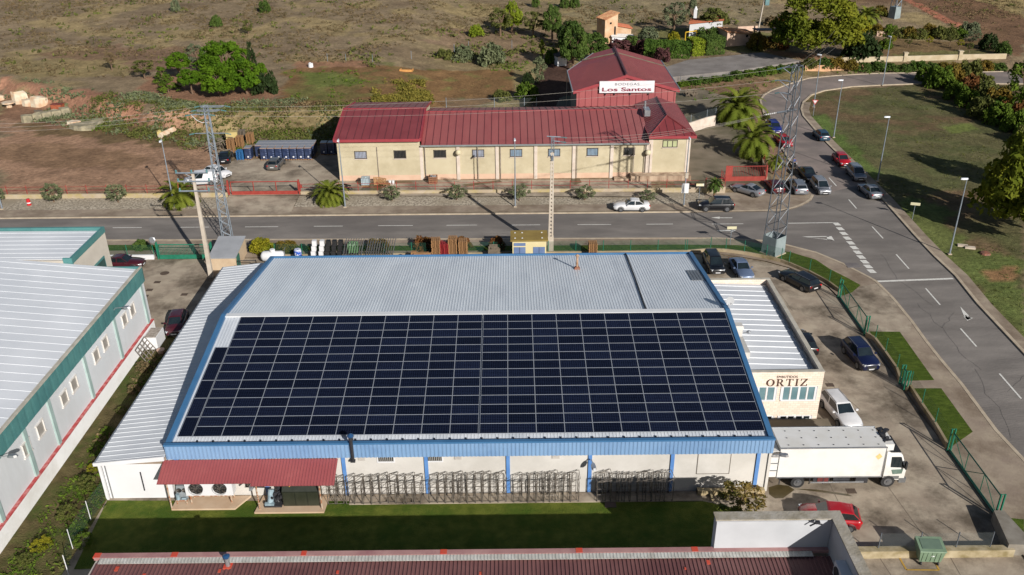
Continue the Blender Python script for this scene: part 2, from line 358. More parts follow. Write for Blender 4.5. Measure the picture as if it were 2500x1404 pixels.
# the lighter upper stretch of the side road
up = pxl([(1985, 480), (1962, 445), (1940, 410), (1905, 350), (1872, 295), (1858, 245), (1868, 232), (1885, 222), (1925, 207), (1975, 192), (2040, 186), (2150, 180), (2300, 178), (2450, 176)])+[(150, 177.8), (150, 168.2)]+pxl([(2500, 205), (2231, 205), (2156, 208), (2077, 212), (2009, 222), (1978, 232.5), (1959, 250), (1954, 267), (1959, 284), (1988, 318), (2019, 352), (2040, 373), (2115, 448)])
struct('side_road', MB().poly([(x, y, .026) for x, y in up]), m_asph2)
# pavements with kerbs
def band(name, L, wd, z, m, z0=-.1, sgn=1):
    """strip of width wd along polyline L (to its right for sgn=1)"""
    P = []
    for i, p in enumerate(L):
        a = Vector(L[max(0, i-1)]); c = Vector(L[min(len(L)-1, i+1)]); d = (c-a).normalized(); P.append((p[0]+d.y*wd*sgn, p[1]-d.x*wd*sgn))
    mb = MB()
    for i in range(len(L)-1):
        a, b2, c, d = L[i], L[i+1], P[i+1], P[i]
        mb.quad((*a, z), (*d, z), (*c, z), (*b2, z)) if sgn > 0 else mb.quad((*a, z), (*b2, z), (*c, z), (*d, z))
        mb.quad((*a, z0), (*b2, z0), (*b2, z), (*a, z)); mb.quad((*d, z0), (*d, z), (*c, z), (*c, z0))
    struct(name, mb, m); return P
FENCE = pxl([(262, 612), (390, 612)], .1)
p1 = band('kerb', nk, .3, .14, m_kerb); p2 = band('kerb', fk, .3, .14, m_kerb, sgn=-1)
innk = pxl(INN); innk.reverse(); innk = [(46.9, 40)]+innk
p3 = band('kerb', innk, .32, .15, m_kerb); band('pavement', p3[:14], 1.1, .13, m_conc2)
band('kerb', pxl(OUT)[2:], .3, .14, m_kerb, sgn=-1)
# near pavement, drive and lawn strips between the fence and the kerb
fl = [(-140, 92.8), (-33, 92.8), (20.0, 92.8), (24, 92.3), (26.2, 91.5), (28.5, 90.4), (30.5, 88.8), (32.1, 86.8), (33.4, 84), (33.7, 81.7), (33.7, 30)]
struct('pavement', MB().poly([(x, y, .118) for x, y in fl+[(p[0], p[1]) for p in p1[::-1]]]), m_conc2)
sheet('drive', [(2060, 722), (2101, 700), (2140, 692), (2183, 732), (2226, 787), (2222, 815), (2123, 810), (2105, 800)], m_conc, .124)
lawnz = .125
sheet('lawn_strip', [(262, 598), (388, 598), (388, 611), (262, 612)], m_lawn, lawnz)
sheet('lawn_verge', [(606, 600), (1245, 600), (1650, 597), (1800, 598.5), (1855, 605), (1930, 615.6), (1992, 634), (2026, 656.6), (2070, 679), (2101, 696), (2080, 714), (2056, 722), (2050, 708), (2023, 690), (1975, 664), (1925, 642), (1870, 628), (1816, 619), (1733, 612), (1245, 612), (606, 612)], m_lawn, lawnz)
sheet('lawn_patch', [(2123, 809), (2197, 810), (2281, 928), (2204, 930)], m_lawn, lawnz)
sheet('lawn_patch', [(2219, 948), (2298, 948), (2375, 1054), (2318, 1094)], m_lawn, lawnz)
sheet('lawn_patch', [(2440, 1262), (2500, 1268), (2500, 1345), (2476, 1312)], m_lawn, lawnz)
# factory yards
struct('yard', MB().poly([(x, y, .012) for x, y in [(-34.8, 30), (33.7, 30), (33.7, 81.7), (33.4, 84), (32.1, 86.8), (30.5, 88.8), (28.5, 90.4), (26.2, 91.5), (24, 92.3), (20, 92.8), (-60, 92.8), (-60, 76.2), (-34.8, 76.2)]]), m_conc)
struct('weed_strip', MB().poly([(x, y, .02) for x, y in [(-34.8, 30), (-29.7, 30), (-29.7, 70), (-31, 74), (-33, 75), (-34.8, 75.5)]]), m_weed)
sheet('lawn', [(262, 1222), (1000, 1224), (1440, 1222), (1660, 1222), (1720, 1224), (1790, 1240), (1866, 1262), (1862, 1290), (1740, 1340), (180, 1390)], m_lawn2, .03)
struct('wall_footpath', MB().bx(-11.9, 13.6, 50.35, 51.4, 0, .09), m_conc)
# far side: pavement, gravel, yards of the winery
gr = lambda x0, x1: (x0, x1)
struct('pavement', MB().poly([(-140, 106, .122), (28, 105.75, .122), (28, 108.2, .122), (-140, 108.5, .122)]), m_conc2)
for a, b2 in ((-140, -37.6), (-28.2, 25.5)):
    struct('gravel_strip', MB().add([(a, 108.3, .127), (b2, 108.1, .127), (b2, 111.75, .34), (a, 111.75, .34)], [(0, 1, 2, 3)]), m_grav)
struct('drive', MB().add([(-37.6, 106.2, .128), (-28.2, 106.2, .128), (-28.2, 111.9, .40), (-37.6, 111.9, .40), (-28.2, 113, .522), (-37.6, 113, .522)], [(0, 1, 2, 3), (3, 2, 4, 5)]), m_conc)
sheet('corner_pavement', [(1690, 519), (1862, 516), (1900, 515.3), (1920, 513.5), (1940, 508.5), (1958, 501.5), (1972, 494.5), (1981, 487.5), (1985, 478), (1962, 446), (1948, 424), (1900, 446), (1770, 448), (1700, 470)], m_conc2, .124)
yz = .515
sheet('winery_yard', [(480, 452), (545, 405), (578, 388), (770, 388), (830, 330), (850, 440), (1010, 440), (1590, 437), (1590, 480), (720, 477), (560, 477), (470, 470)], m_conc, yz)
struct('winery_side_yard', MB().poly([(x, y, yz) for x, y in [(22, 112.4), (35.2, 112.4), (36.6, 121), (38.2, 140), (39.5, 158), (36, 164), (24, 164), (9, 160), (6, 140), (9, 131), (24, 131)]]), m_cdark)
COURT = [(1612, 168), (1680, 146), (1860, 128), (1955, 148), (1800, 172), (1640, 188)]
cz = hz(40, 186)+.22
struct('court', MB().prism(pxl(COURT, cz), cz-2.2, cz), M('court_tarmac', hc(104, 98, 94), hc(122, 116, 112), rough=.9, sc=.4, det=7))
# ---- markings
mk = MB(); zm = .034
def pq(*L): mk.poly([(*G(x, y, zm)[:2], zm) for x, y in L])
def dash(x0, y0, x1, y1, wd=.14):
    a = G(x0, y0, zm); c = G(x1, y1, zm); d = (c-a).normalized(); nn = Vector((-d.y, d.x, 0))*wd/2
    mk.quad(a-nn, c-nn, c+nn, a+nn)
for a in [(-14, 14, 557), (106, 176, 556), (275, 346, 556), (438, 510, 555), (598, 679, 554), (766, 837, 552.5), (923, 1008, 551), (1090, 1165, 550), (1249, 1319, 549.5), (1410, 1492, 548.5), (1578, 1643, 547.5), (1738, 1815, 547)]: dash(a[0], a[2], a[1], a[2]-.6)
dash(1924, 545, 2041, 543.5, .18)
for i in range(11):
    t = i/10; x = 2043+(2128-2043)*t; y = 547+(662-547)*t
    d = .55
    a = G(x, y, zm); mk.quad(a+Vector((-.3, -.45, 0)), a+Vector((.42, -.45, 0)), a+Vector((.3, .45, 0)), a+Vector((-.42, .45, 0)))
pq((1958, 577.5), (2024, 576.5), (2024, 578), (1972, 579.2)); pq((1958, 577.5), (1972, 579.2), (2030, 585), (2036, 587.3)); pq((2018, 576.8), (2030, 576.5), (2037, 587.4), (2020, 585.5))
for l in [(1997, 326, 2008, 341), (2024, 434, 2042, 454), (2072, 487, 2091, 509), (2129, 553, 2156, 582), (2188, 621, 2219, 656), (2260, 704, 2295, 744), (2345, 802, 2384, 846), (2440, 912, 2493, 973)]: dash(*l, .16)
# arrows
pq((1736, 531.3), (1757, 529), (1757, 531), (1788, 531), (1788, 532.5), (1757, 532.5), (1757, 534))
pq((1752, 562.3), (1786, 561.5), (1781, 557), (1797, 563), (1781, 569), (1786, 564.3), (1752, 564.5))
pq((2344, 748), (2366, 771), (2360, 772), (2366, 781), (2360, 780), (2352, 768)); pq((2352, 772), (2376, 776), (2362, 783)); pq((2354, 768), (2372, 777), (2364, 780))
dash(2142, 687, 2327, 680, .35)
struct('road_markings', mk, m_white)
cl = MB()
for l in [((1666, 146), (1712, 167)), ((1730, 139), (1788, 163)), ((1804, 133), (1850, 153)), ((1690, 162), (1790, 155)), ((1620, 173), (1800, 158))]:
    a, c = G(*l[0], cz+.01), G(*l[1], cz+.01); d = (c-a).normalized(); nn = Vector((-d.y, d.x, 0))*.06; cl.quad(a-nn, c-nn, c+nn, a+nn)
struct('court_lines', cl, M('worn_line', hc(150, 146, 142), hc(122, 118, 114), sc=2))
yl = MB()
def ydash(x0, y0, x1, y1, z=.03, wd=.12, mb=yl):
    a = G(x0, y0, z); c = G(x1, y1, z); d = (c-a).normalized(); nn = Vector((-d.y, d.x, 0))*wd/2; mb.quad(a-nn, c-nn, c+nn, a+nn)
ydash(2193, 1356, 2213, 1391); ydash(2213, 1391, 2293, 1392); ydash(2293, 1392, 2286, 1378)
struct('parking_lines', yl, m_yel)
jn = MB()
for l in [(2168, 1188, 2262, 1318), (2020, 1170, 2052, 1236), (2145, 1358, 2175, 1404), (2320, 1360, 2345, 1404), (1893, 700, 1935, 760), (1960, 880, 2100, 1000)]: ydash(*l, z=.02, wd=.035, mb=jn)
struct('yard_joints', jn, M('joint_tar', hc(92, 82, 70), hc(112, 100, 86), sc=2))
# hairline cracks and tar repairs in the road
ck = MB(); rc = random.Random(17)
def crack(x, y, dx, dy, n_, wd=.04):
    p = G(x, y, .03)
    for _ in range(n_):
        q = p+Vector((dx+rc.uniform(-.35, .35), dy+rc.uniform(-.35, .35), 0)); d = (q-p).normalized(); nn = Vector((-d.y, d.x, 0))*wd*rc.uniform(.3, 1); ck.quad(p-nn, q-nn, q+nn, p+nn); p = q
for a in [(300, 540, 1, .05, 14), (700, 534, 1.2, 0, 10), (820, 572, 1, .1, 12), (1050, 533, 1.2, 0, 9), (1120, 568, 1, -.05, 14), (1420, 535, 1.1, 0, 8), (1500, 562, 1, .05, 12), (1620, 530, 1, 0, 8), (1760, 548, 1, .1, 10), (1900, 560, 1, -.1, 10), (2150, 620, .1, -1, 12), (2240, 740, .1, -1, 12), (2300, 800, .5, .8, 5), (2380, 900, -.1, -1, 10), (2440, 960, .6, .3, 6), (1975, 505, .9, .2, 8)]: crack(*a)
struct('road_cracks', ck, M('tar_line', hc(98, 93, 90), hc(108, 103, 99), rough=.9, sc=1.5))
# damp and oil stains
m_wet = M('damp_stain', hc(74, 64, 40), hc(90, 78, 52), rough=.35, sc=2)
sheet('damp_stain', [(1876, 1190), (1900, 1183), (1925, 1186), (1940, 1196), (1926, 1206), (1912, 1216), (1892, 1217), (1878, 1207)], m_wet, .018)
sheet('damp_stain', [(1935, 1193), (1990, 1195), (2070, 1206), (2082, 1212), (2070, 1211), (1990, 1200)], m_wet, .019)
for L in ([(895, 446), (965, 441), (1000, 440), (1010, 446), (950, 449), (925, 466), (880, 464)], [(1130, 450), (1220, 440), (1225, 444), (1180, 449), (1140, 456)], [(1395, 436), (1415, 435), (1420, 446), (1402, 451), (1392, 444)]):
    sheet('damp_stain', L, m_wet, .525)
# ================================================================ the meat factory: main hall, annex, office
m_wpan = M('white_wall_panel', hc(196, 192, 186), hc(206, 202, 196), rough=.6, sc=.5, det=5, c3=hc(186, 182, 175), sc3=.2)
m_wclean = M('clean_white_panel', hc(212, 212, 214), hc(220, 220, 222), rough=.5, sc=.4)
m_roof = M('pale_sheet_roof', hc(186, 191, 198), hc(198, 202, 208), rough=.42, metal=.1, sc=.35, det=7, st=(1, .25, 1), c3=hc(174, 180, 188), sc3=.5)
m_roofw = M('white_sheet_roof', hc(208, 211, 216), hc(216, 219, 223), rough=.45, sc=.3, det=6, c3=hc(198, 202, 208), sc3=.12)
m_blue = M('blue_cladding', hc(116, 148, 184), hc(126, 158, 192), rough=.5, sc=.6, det=5, c3=hc(106, 138, 176), sc3=.3)
m_blued = M('blue_trim', hc(58, 104, 146), hc(66, 112, 154), rough=.45, sc=.7)
m_bluep = M('blue_pillar_paint', hc(84, 128, 188), hc(96, 140, 196), rough=.45, sc=1.5)
m_rust = M('rusty_gutter', hc(150, 112, 84), hc(178, 150, 124), rough=.8, sc=2.2, det=7)
m_alu = M('aluminium', hc(190, 192, 195), hc(170, 173, 178), rough=.35, metal=.7, sc=2)
m_dark = M('dark_metal', hc(38, 38, 42), hc(52, 52, 56), rough=.5, sc=3)
m_black = M('black_rubber', hc(20, 20, 22), hc(30, 30, 32), rough=.7, sc=4)
m_glass = M('dark_glass', hc(24, 30, 34), hc(34, 42, 46), rough=.08, sc=.6, spec=.8)
m_brick = M('cream_block', hc(206, 190, 172), hc(216, 202, 186), rough=.8, sc=1.4, det=6)
MX0, MX1, MY0, MY1, MYR = -24.75, 18.5, 51.4, 83.3, 67.0
def zr(y): return 4.42+.14*(y-51.7) if y <= MYR else 4.42+.14*(MYR-51.7)-.131*(y-MYR)
A = W('factory_hall', 'long white factory hall with pale ribbed roof and blue fascia under the solar panels', 'factory', (-3, 67, 0))
def wall_gable(mb, x, t=.2, mi=0):
    pts = [(MY0, 0), (MY1, 0), (MY1, zr(MY1)-.1), (MYR, zr(MYR)-.12), (MY0, 4.2)]
    mb.hull([(x-t/2, y, z) for y, z in pts], [(x+t/2, y, z) for y, z in pts], mi)
mb = MB(); mb.bx(MX0+.25, MX1-.25, MY0+.12, MY0+.32, 0, 4.2); mb.bx(MX0+.25, MX1-.25, MY1-.3, MY1-.1, 0, zr(MY1)-.2); wall_gable(mb, MX0+.15); wall_gable(mb, MX1-.15)
A.part('wall', mb, m_wpan)
x0, x1 = MX0+.3, MX1-.3
mb = MB(); mb.corr((x0, 51.75, zr(51.75)), (x1, 51.75, zr(51.75)), (x1, MYR, zr(MYR)), (x0, MYR, zr(MYR)), 172, .025, duty=.36)
A.part('roof', mb, m_roof, label='front roof slope under the solar panels')
mb = MB(); mb.corr((x1, MY1-.1, zr(MY1)), (x0, MY1-.1, zr(MY1)), (x0, MYR+.01, zr(MYR)), (x1, MYR+.01, zr(MYR)), 172, .022, duty=.4)
A.part('roof', mb, M('rear_sheet_roof', hc(196, 202, 208), hc(206, 212, 218), rough=.4, metal=.1, sc=.35, det=7, st=(1, .25, 1), c3=hc(190, 196, 203), sc3=.5), label='ribbed bare rear roof slope')
mb = MB(); mb.bx(MX0+.1, MX1-.12, MYR-.3, MYR+.25, zr(MYR)+.02, zr(MYR)+.13)
A.part('ridge_cap', mb, M('ridge_white', hc(205, 207, 210), hc(214, 216, 218), rough=.5, sc=.5))
# blue fascia: front sheet, cap and gable trims
mb = MB(); mb.corr((MX0, MY0-.02, 3.46), (MX1, MY0-.02, 3.46), (MX1, MY0-.02, 4.62), (MX0, MY0-.02, 4.62), 150, .03, duty=.6, thick=.05)
A.part('fascia', mb, m_blue, label='blue ribbed fascia along the front eave')
mb = MB(); mb.bx(MX0-.03, MX1+.03, MY0-.08, MY0+.2, 4.62, 4.76)
A.part('fascia_cap', mb, m_blued)
mb = MB(); mb.bx(MX0+.3, MX1-.3, MY0+.2, MY0+.34, 4.28, 4.44); mb.bx(MX0+.4, MX1-.4, MY0+.34, MY0+.42, 4.4, 4.47)
A.part('gutter', mb, m_rust)
for x, nm in ((MX0, 1), (MX1, -1)):
    mb = MB(); a, b2 = (x-.04, x+.34) if nm > 0 else (x-.34, x+.04)
    for ya, yb in ((MY0+.2, MYR), (MYR, MY1)):
        za, zb = zr(max(ya, 51.7))+.2, zr(yb)+.2
        if yb == MYR: zb += .02
        mb.hull([(a, ya, za-.75), (b2, ya, za-.75), (b2, ya, za), (a, ya, za)], [(a, yb, zb-.75), (b2, yb, zb-.75), (b2, yb, zb), (a, yb, zb)])
    A.part('gable_trim', mb, m_blued)
mb = MB(); mb.bx(MX0-.02, MX1+.02, MY1, MY1+.14, zr(MY1)-.5, zr(MY1)+.16); A.part('eave_trim', mb, m_blued)
px_ = [G(x, y, 1.5).x for x, y in [(441, 1175), (643, 1190), (838, 1190), (1040, 1190), (1241, 1190), (1443, 1190), (1646, 1190), (1856, 1185)]]
for x in px_:
    mb = MB(); mb.bx(x-.13, x+.13, MY0+.01, MY0+.13, 0, 3.46); A.part('pillar', mb, m_bluep)
# little barred windows, vents and the hatch in the front wall
def vent_window(x0, x1, z0, z1, bars, y=MY0+.12):
    f = MB(); f.bx(x0-.08, x1+.08, y-.05, y-.002, z0-.1, z0); f.bx(x0-.08, x0, y-.05, y-.002, z0, z1); f.bx(x1, x1+.08, y-.05, y-.002, z0, z1); f.bx(x0-.08, x1+.08, y-.05, y-.002, z1, z1+.08)
    o = A.part('window', f, m_wclean)
    g = MB(); g.quad((x0, y-.006, z0), (x1, y-.006, z0), (x1, y-.006, z1), (x0, y-.006, z1)); A.part('pane', g, m_glass, sub=o)
    k = MB()
    for i in range(bars+1): xx = x0+(x1-x0)*i/bars; k.bx(xx-.03, xx+.03, y-.045, y-.02, z0, z1)
    A.part('bars', k, M('bar_grey', hc(150, 146, 140)), sub=o)
for a, b2 in ((923, 961), (1043, 1079)): vent_window(GY(a, 1120, 51.5).x, GY(b2, 1120, 51.5).x, 3.0, 3.62, 8)
for a, b2 in ((875, 891), (1110, 1127), (1348, 1366)):
    x0_, x1_ = GY(a, 1120, 51.5).x, GY(b2, 1120, 51.5).x; mb = MB(); mb.bx(x0_, x1_, MY0+.05, MY0+.118, 3.12, 3.5); A.part('vent', mb, M('vent_grey', hc(186, 180, 172), hc(170, 164, 158), sc=3))
hx0, hx1 = GY(1701, 1150, 51.5).x, GY(1780, 1150, 51.5).x
mb = MB(); mb.bx(hx0, hx1, MY0+.1, MY0+.118, 1.6, 3.5, 0)
for a, b2, c, d in ((hx0-.03, hx0+.02, 1.58, 3.5), (hx1-.02, hx1+.03, 1.58, 3.5), (hx0, hx1, 1.56, 1.61)): mb.bx(a, b2, MY0+.085, MY0+.117, c, d, 1)
A.part('hatch', mb, [m_wpan, M('joint_dark', hc(110, 104, 96))])
# black stove pipe over the fascia, rusty roof chimney, dark cable run, grey rooflight
p = GY(855, 1068, 51.2); mb = MB(); q = GY(862, 1118, 51.2)
mb.tube([(p.x, 51.27, 3.3), (p.x+.02, 51.2, 5.15)], .12, 8); mb.tube([(p.x+.02, 51.2, 5.15), (p.x+.02, 51.2, 5.42)], .17, 8); mb.bx(p.x-.17, p.x+.17, 51.12, 51.34, 3.2, 3.36)
W_ = W('flue_pipe', 'black flue pipe rising past the blue fascia beside the red canopy', 'flue', (p.x, 51.2, 3.2)); W_.part('pipe', mb, m_dark)
mb = MB(); mb.lathe([(.06, 0), (.24, .02), (.24, .1), (.04, .24)], 10, c=(p.x+.02, 51.2, 5.44)); W_.part('cowl', mb, paint('cowl_blue', hc(40, 78, 120)))
p = G(1409, 648, 5.4); zz = zr(p.y)
W_ = W('roof_chimney', 'slim rusty chimney pipe standing on the bare rear roof slope', 'chimney', (p.x, p.y, zz))
mb = MB(); mb.tube([(p.x, p.y, zz-.1), (p.x, p.y, zz+1.35)], .11, 8); W_.part('pipe', mb, m_rust)
mb = MB(); mb.box((p.x, p.y, zz+.12), (.62, .55, .22), top=.6); W_.part('flashing', mb, M('rust_red', hc(140, 78, 54), hc(120, 90, 74), sc=3))
mb = MB(); mb.lathe([(.2, 0), (.22, .05), (.05, .16)], 8, c=(p.x, p.y, zz+1.4)); W_.part('cap', mb, m_rust)
mb = MB(); a = G(1527, 617, 4.5); c = G(1577, 762, 6.4); a.z = zr(a.y)+.08; c.z = zr(c.y)+.08; c.y = max(c.y, MYR+.3); c.z = zr(c.y)+.1
mb.tube([a, a.lerp(c, .5)+Vector((.05, 0, 0)), c], .07, 6); A.part('roof_cable', mb, m_dark)
mb = MB(); a, b2 = G(1676, 660, 5.3), G(1718, 660, 5.3); xx0, xx1 = a.x, b2.x+.1; ya, yb = G(1690, 686, 5.5).y, G(1690, 660, 5.2).y
for i in range(6):
    u = xx0+(xx1-xx0)*i/6; mb.hull([(u, ya, zr(ya)+.05), (u+.24, ya, zr(ya)+.05), (u+.24, ya, zr(ya)+.075), (u, ya, zr(ya)+.075)], [(u, yb, zr(yb)+.05), (u+.24, yb, zr(yb)+.05), (u+.24, yb, zr(yb)+.075), (u, yb, zr(yb)+.075)])
A.part('rooflight', mb, M('grey_rooflight', hc(112, 116, 124), hc(98, 102, 110), rough=.3, sc=2))
# clips along the lower eave
for i in range(36):
    x = -22.6+i*1.13; mb = MB(); mb.box((x, 52.02, zr(52.02)+.07), (.1, .16, .1)); A.part('roof_clip', mb, m_dark)
# ---- solar panels: 14 rows of 20, and five upright ones on the left
m_cell = bpy.data.materials.new('solar_cells'); m_cell.use_nodes = True; n = m_cell.node_tree; L = n.links.new; b = n.nodes['Principled BSDF']
b.inputs['Roughness'].default_value = .16; b.inputs['Specular IOR Level'].default_value = .15
tc = NN(n, 'ShaderNodeTexCoord'); br = NN(n, 'ShaderNodeTexBrick'); br.offset = 0; br.inputs['Scale'].default_value = 1; br.inputs['Brick Width'].default_value = .171; br.inputs['Row Height'].default_value = .171; br.inputs['Mortar Size'].default_value = .006; br.inputs['Mortar Smooth'].default_value = .3
br.inputs['Color1'].default_value = hc(11, 14, 27)+(1,); br.inputs['Color2'].default_value = hc(12, 16, 31)+(1,); br.inputs['Mortar'].default_value = hc(44, 54, 78)+(1,)
oi = NN(n, 'ShaderNodeObjectInfo'); r = NN(n, 'ShaderNodeMapRange'); r.inputs[3].default_value = .75; r.inputs[4].default_value = 1.35; L(oi.outputs['Random'], r.inputs[0])
vm = NN(n, 'ShaderNodeVectorMath', operation='SCALE'); L(tc.outputs['Object'], br.inputs[0]); L(br.outputs['Color'], vm.inputs[0]); L(r.outputs[0], vm.inputs['Scale']); L(vm.outputs[0], b.inputs['Base Color'])
m_frame = M('panel_frame', hc(152, 158, 168), hc(140, 146, 156), rough=.5, sc=3)
PW, PH = 2.05, 1.042
def panel_mesh(w_, h_):
    g = MB(); g.bx(-w_/2+.02, w_/2-.02, -h_/2+.02, h_/2-.02, 0, .036)
    f = MB()
    for a, b2, c, d in ((-w_/2, w_/2, -h_/2, -h_/2+.022), (-w_/2, w_/2, h_/2-.022, h_/2), (-w_/2, -w_/2+.022, -h_/2+.022, h_/2-.022), (w_/2-.022, w_/2, -h_/2+.022, h_/2-.022)): f.bx(a, b2, c, d, -.005, .04)
    return g, f
sa = math.atan(.14); bl = G(472, 1069, 4.62); tl = G(590, 775, 6.5); brr = G(1866, 1058, 4.62)
xL, xR = G(472, 1068, 4.62).x, G(1868, 1058, 4.62).x; step = (xR-xL)/20; y0 = 52.42
rows = 14; dl = (66.62-y0)/math.cos(sa)/rows
root = thing('solar_panel', '', 'solar panel'); g, f = panel_mesh(step-.012, dl-.01); g.build('cell_sheet', m_cell, root); f.build('frame', m_frame, root)
first = True
def roofpt(x, s): return (x, y0+s*math.cos(sa), zr(y0)+s*math.sin(sa)+.13)
for r_ in range(rows):
    for c_ in range(20):
        xx = xL+(c_+.5)*step+(.0 if c_ < 10 else .0); s = (r_+.5)*dl
        xx += -.045 if c_ < 10 else .045
        lab = 'dark solar panel, %s from the array\'s %s end in the %s row below the ridge' % (ordn(c_) if c_ < 10 else ordn(19-c_), 'left' if c_ < 10 else 'right', ordn(13-r_))
        if first: o = root; o.location = roofpt(xx, s); o.rotation_euler = (sa, 0, 0); o['label'] = lab; o['group'] = 'solar panels on the factory roof'; first = False
        else: dup(root, roofpt(xx, s), rot=(sa, 0, 0), label=lab)
root2 = thing('solar_panel', '', 'solar panel'); ph = 2*dl; g, f = panel_mesh(step/2+.0, ph-.02); g.build('cell_sheet', m_cell, root2); f.build('frame', m_frame, root2)
for i in range(5):
    s = (i+.5)*ph; lab = 'dark upright solar panel in the left edge column, %s one up from the eave' % ordn(i)
    loc = roofpt(xL-step/4-.1, s)
    if i == 0: root2.location = loc; root2.rotation_euler = (sa, 0, 0); root2['label'] = lab; root2['group'] = 'upright solar panels at the left edge'
    else: dup(root2, loc, rot=(sa, 0, 0), label=lab)
# ---- annex on the left with its lean-to roof
A2 = W('annex', 'narrow white lean-to annex with ribbed white roof along the left side of the hall', 'annex', (-27.2, 67, 0))
mb = MB(); mb.hull([(-29.5, 51.38, 0), (MX0-.05, 51.38, 0), (MX0-.05, 51.38, 3.35), (-29.5, 51.38, 3.12)], [(-29.5, 83.4, 0), (MX0-.05, 83.4, 0), (MX0-.05, 83.4, 3.35), (-29.5, 83.4, 3.12)])
A2.part('wall', mb, m_wclean)
mb = MB(); mb.hull([(-29.3, 51.36, 3.1), (MX0-.06, 51.36, 3.1), (MX0-.06, 51.36, 3.66), ], [(-29.3, 51.37, 3.1), (MX0-.06, 51.37, 3.1), (MX0-.06, 51.37, 3.66)]); A2.part('gable_infill', mb, M('brown_infill', hc(150, 132, 112), hc(128, 112, 96), sc=1))
mb = MB(); mb.corr((-29.85, 83.6, 3.32), (-29.85, 51.15, 3.32), (MX0-.05, 51.15, 3.86), (MX0-.05, 83.6, 3.86), 58, .03, duty=.2)
A2.part('roof', mb, m_roofw)
mb = MB(); mb.hull([(-29.92, 51.02, 3.18), (-29.92, 51.14, 3.18), (-29.92, 51.14, 3.44), (-29.92, 51.02, 3.44)], [(MX0-.06, 51.02, 3.6), (MX0-.06, 51.14, 3.6), (MX0-.06, 51.14, 3.96), (MX0-.06, 51.02, 3.96)]); A2.part('verge_trim', mb, m_wclean)
mb = MB(); mb.bx(-29.98, -29.86, 51.1, 83.6, 3.2, 3.32); A2.part('gutter', mb, m_alu)
for k, x in enumerate((-29.62,)):
    mb = MB(); mb.bx(x-.1, x+.1, 51.2, 51.36, 0, 3.15); A2.part('corner_post', mb, m_wclean)
mb = MB(); mb.tube([(-29.25, 51.28, .1), (-29.25, 51.28, 3.1)], .05, 6); A2.part('downpipe', mb, m_alu)
a, c = GY(343, 1152, 51.36), GY(354, 1196, 51.36); mb = MB(); mb.tube([(a.x, 51.3, a.z), (a.x, 51.3, c.z)], .05, 6); A2.part('wall_rod', mb, m_dark)
# ---- office wing with the lettering
OX0, OX1, OY0, OY1, OZ = MX1+.05, 24.7, 59.95, 76.7, 4.8
A3 = W('office_wing', 'low cream block office wing with white ribbed roof and brown lettering', 'office', (21.6, 68, 0))
m_blk = bpy.data.materials.new('cream_block_wall'); m_blk.use_nodes = True; n = m_blk.node_tree; L = n.links.new; b = n.nodes['Principled BSDF']; b.inputs['Roughness'].default_value = .85
tc = NN(n, 'ShaderNodeTexCoord'); mp = NN(n, 'ShaderNodeMapping'); mp.inputs['Rotation'].default_value = (PI/2, 0, 0); L(tc.outputs['Object'], mp.inputs[0]); br = NN(n, 'ShaderNodeTexBrick'); br.inputs['Scale'].default_value = 1; br.inputs['Brick Width'].default_value = .4; br.inputs['Row Height'].default_value = .2; br.inputs['Mortar Size'].default_value = .012
br.inputs['Color1'].default_value = hc(212, 198, 184)+(1,); br.inputs['Color2'].default_value = hc(202, 184, 168)+(1,); br.inputs['Mortar'].default_value = hc(180, 162, 146)+(1,); L(mp.outputs[0], br.inputs[0]); L(br.outputs[0], b.inputs[0])
mb = MB(); mb.bx(OX0, OX1, OY0, OY0+.3, 0, OZ); mb.bx(OX1-.3, OX1, OY0+.3, OY1-.3, 0, OZ-.05); mb.bx(OX0, OX1, OY1-.3, OY1, 0, OZ)
A3.part('wall', mb, m_blk)
mb = MB(); mb.bx(OX0, OX1+.03, OY0-.03, OY0+.33, OZ, OZ+.05); mb.bx(OX0, OX1+.03, OY1-.33, OY1+.03, OZ, OZ+.05); mb.bx(OX1-.33, OX1+.03, OY0+.33, OY1-.33, OZ-.05, OZ+.03)
A3.part('coping', mb, M('coping', hc(190, 184, 172), hc(170, 164, 150), sc=1.5))
mb = MB(); mb.corr((OX1-.55, OY1-.4, 4.3), (OX1-.55, OY0+.4, 4.3), (OX0+.05, OY0+.4, 4.55), (OX0+.05, OY1-.4, 4.55), 17, .04, duty=.12); A3.part('roof', mb, m_roofw)
mb = MB(); mb.bx(OX1-.52, OX1-.34, OY0+.4, OY1-.4, 4.25, 4.32)
for i in range(9): mb.bx(OX1-.62, OX1-.5, OY0+1+i*1.75, OY0+2.1+i*1.75, 4.37, 4.43)
A3.part('gutter', mb, m_alu)
def office_window(x0, x1, z0, z1, nl, low=False):
    y = OY0; f = MB(); f.bx(x0-.06, x1+.06, y-.09, y+.02, z0-.12, z0); f.bx(x0, x1, y-.04, y-.003, z1-.06, z1)
    for i in range(nl+1): xx = x0+(x1-x0)*i/nl; wdt = .06 if i % 2 else .09; f.bx(xx-wdt, xx+wdt, y-.035, y-.002, z0, z1-.06)
    f.bx(x0-.14, x0-.1, y-.06, y-.002, z0, z1); f.bx(x1+.1, x1+.14, y-.06, y-.002, z0, z1)
    o = A3.part('window', f, m_wclean)
    for i in range(nl):
        a = x0+(x1-x0)*i/nl+.09; c = x0+(x1-x0)*(i+1)/nl-.09; g = MB(); g.quad((a, y-.012, z0), (c, y-.012, z0), (c, y-.012, z1-.06), (a, y-.012, z1-.06)); A3.part('pane', g, m_glass if low else M('blue_grey_glass', hc(96, 124, 130), hc(112, 140, 146), rough=.1, sc=.8), sub=o)
wz = lambda y: GY(1940, y, OY0).z
wx = lambda x, y: GY(x, y, OY0).x
office_window(wx(1909, 960), wx(1990, 960), wz(975), wz(943), 4); office_window(wx(1850, 960), wx(1892, 960), wz(975), wz(943), 2)
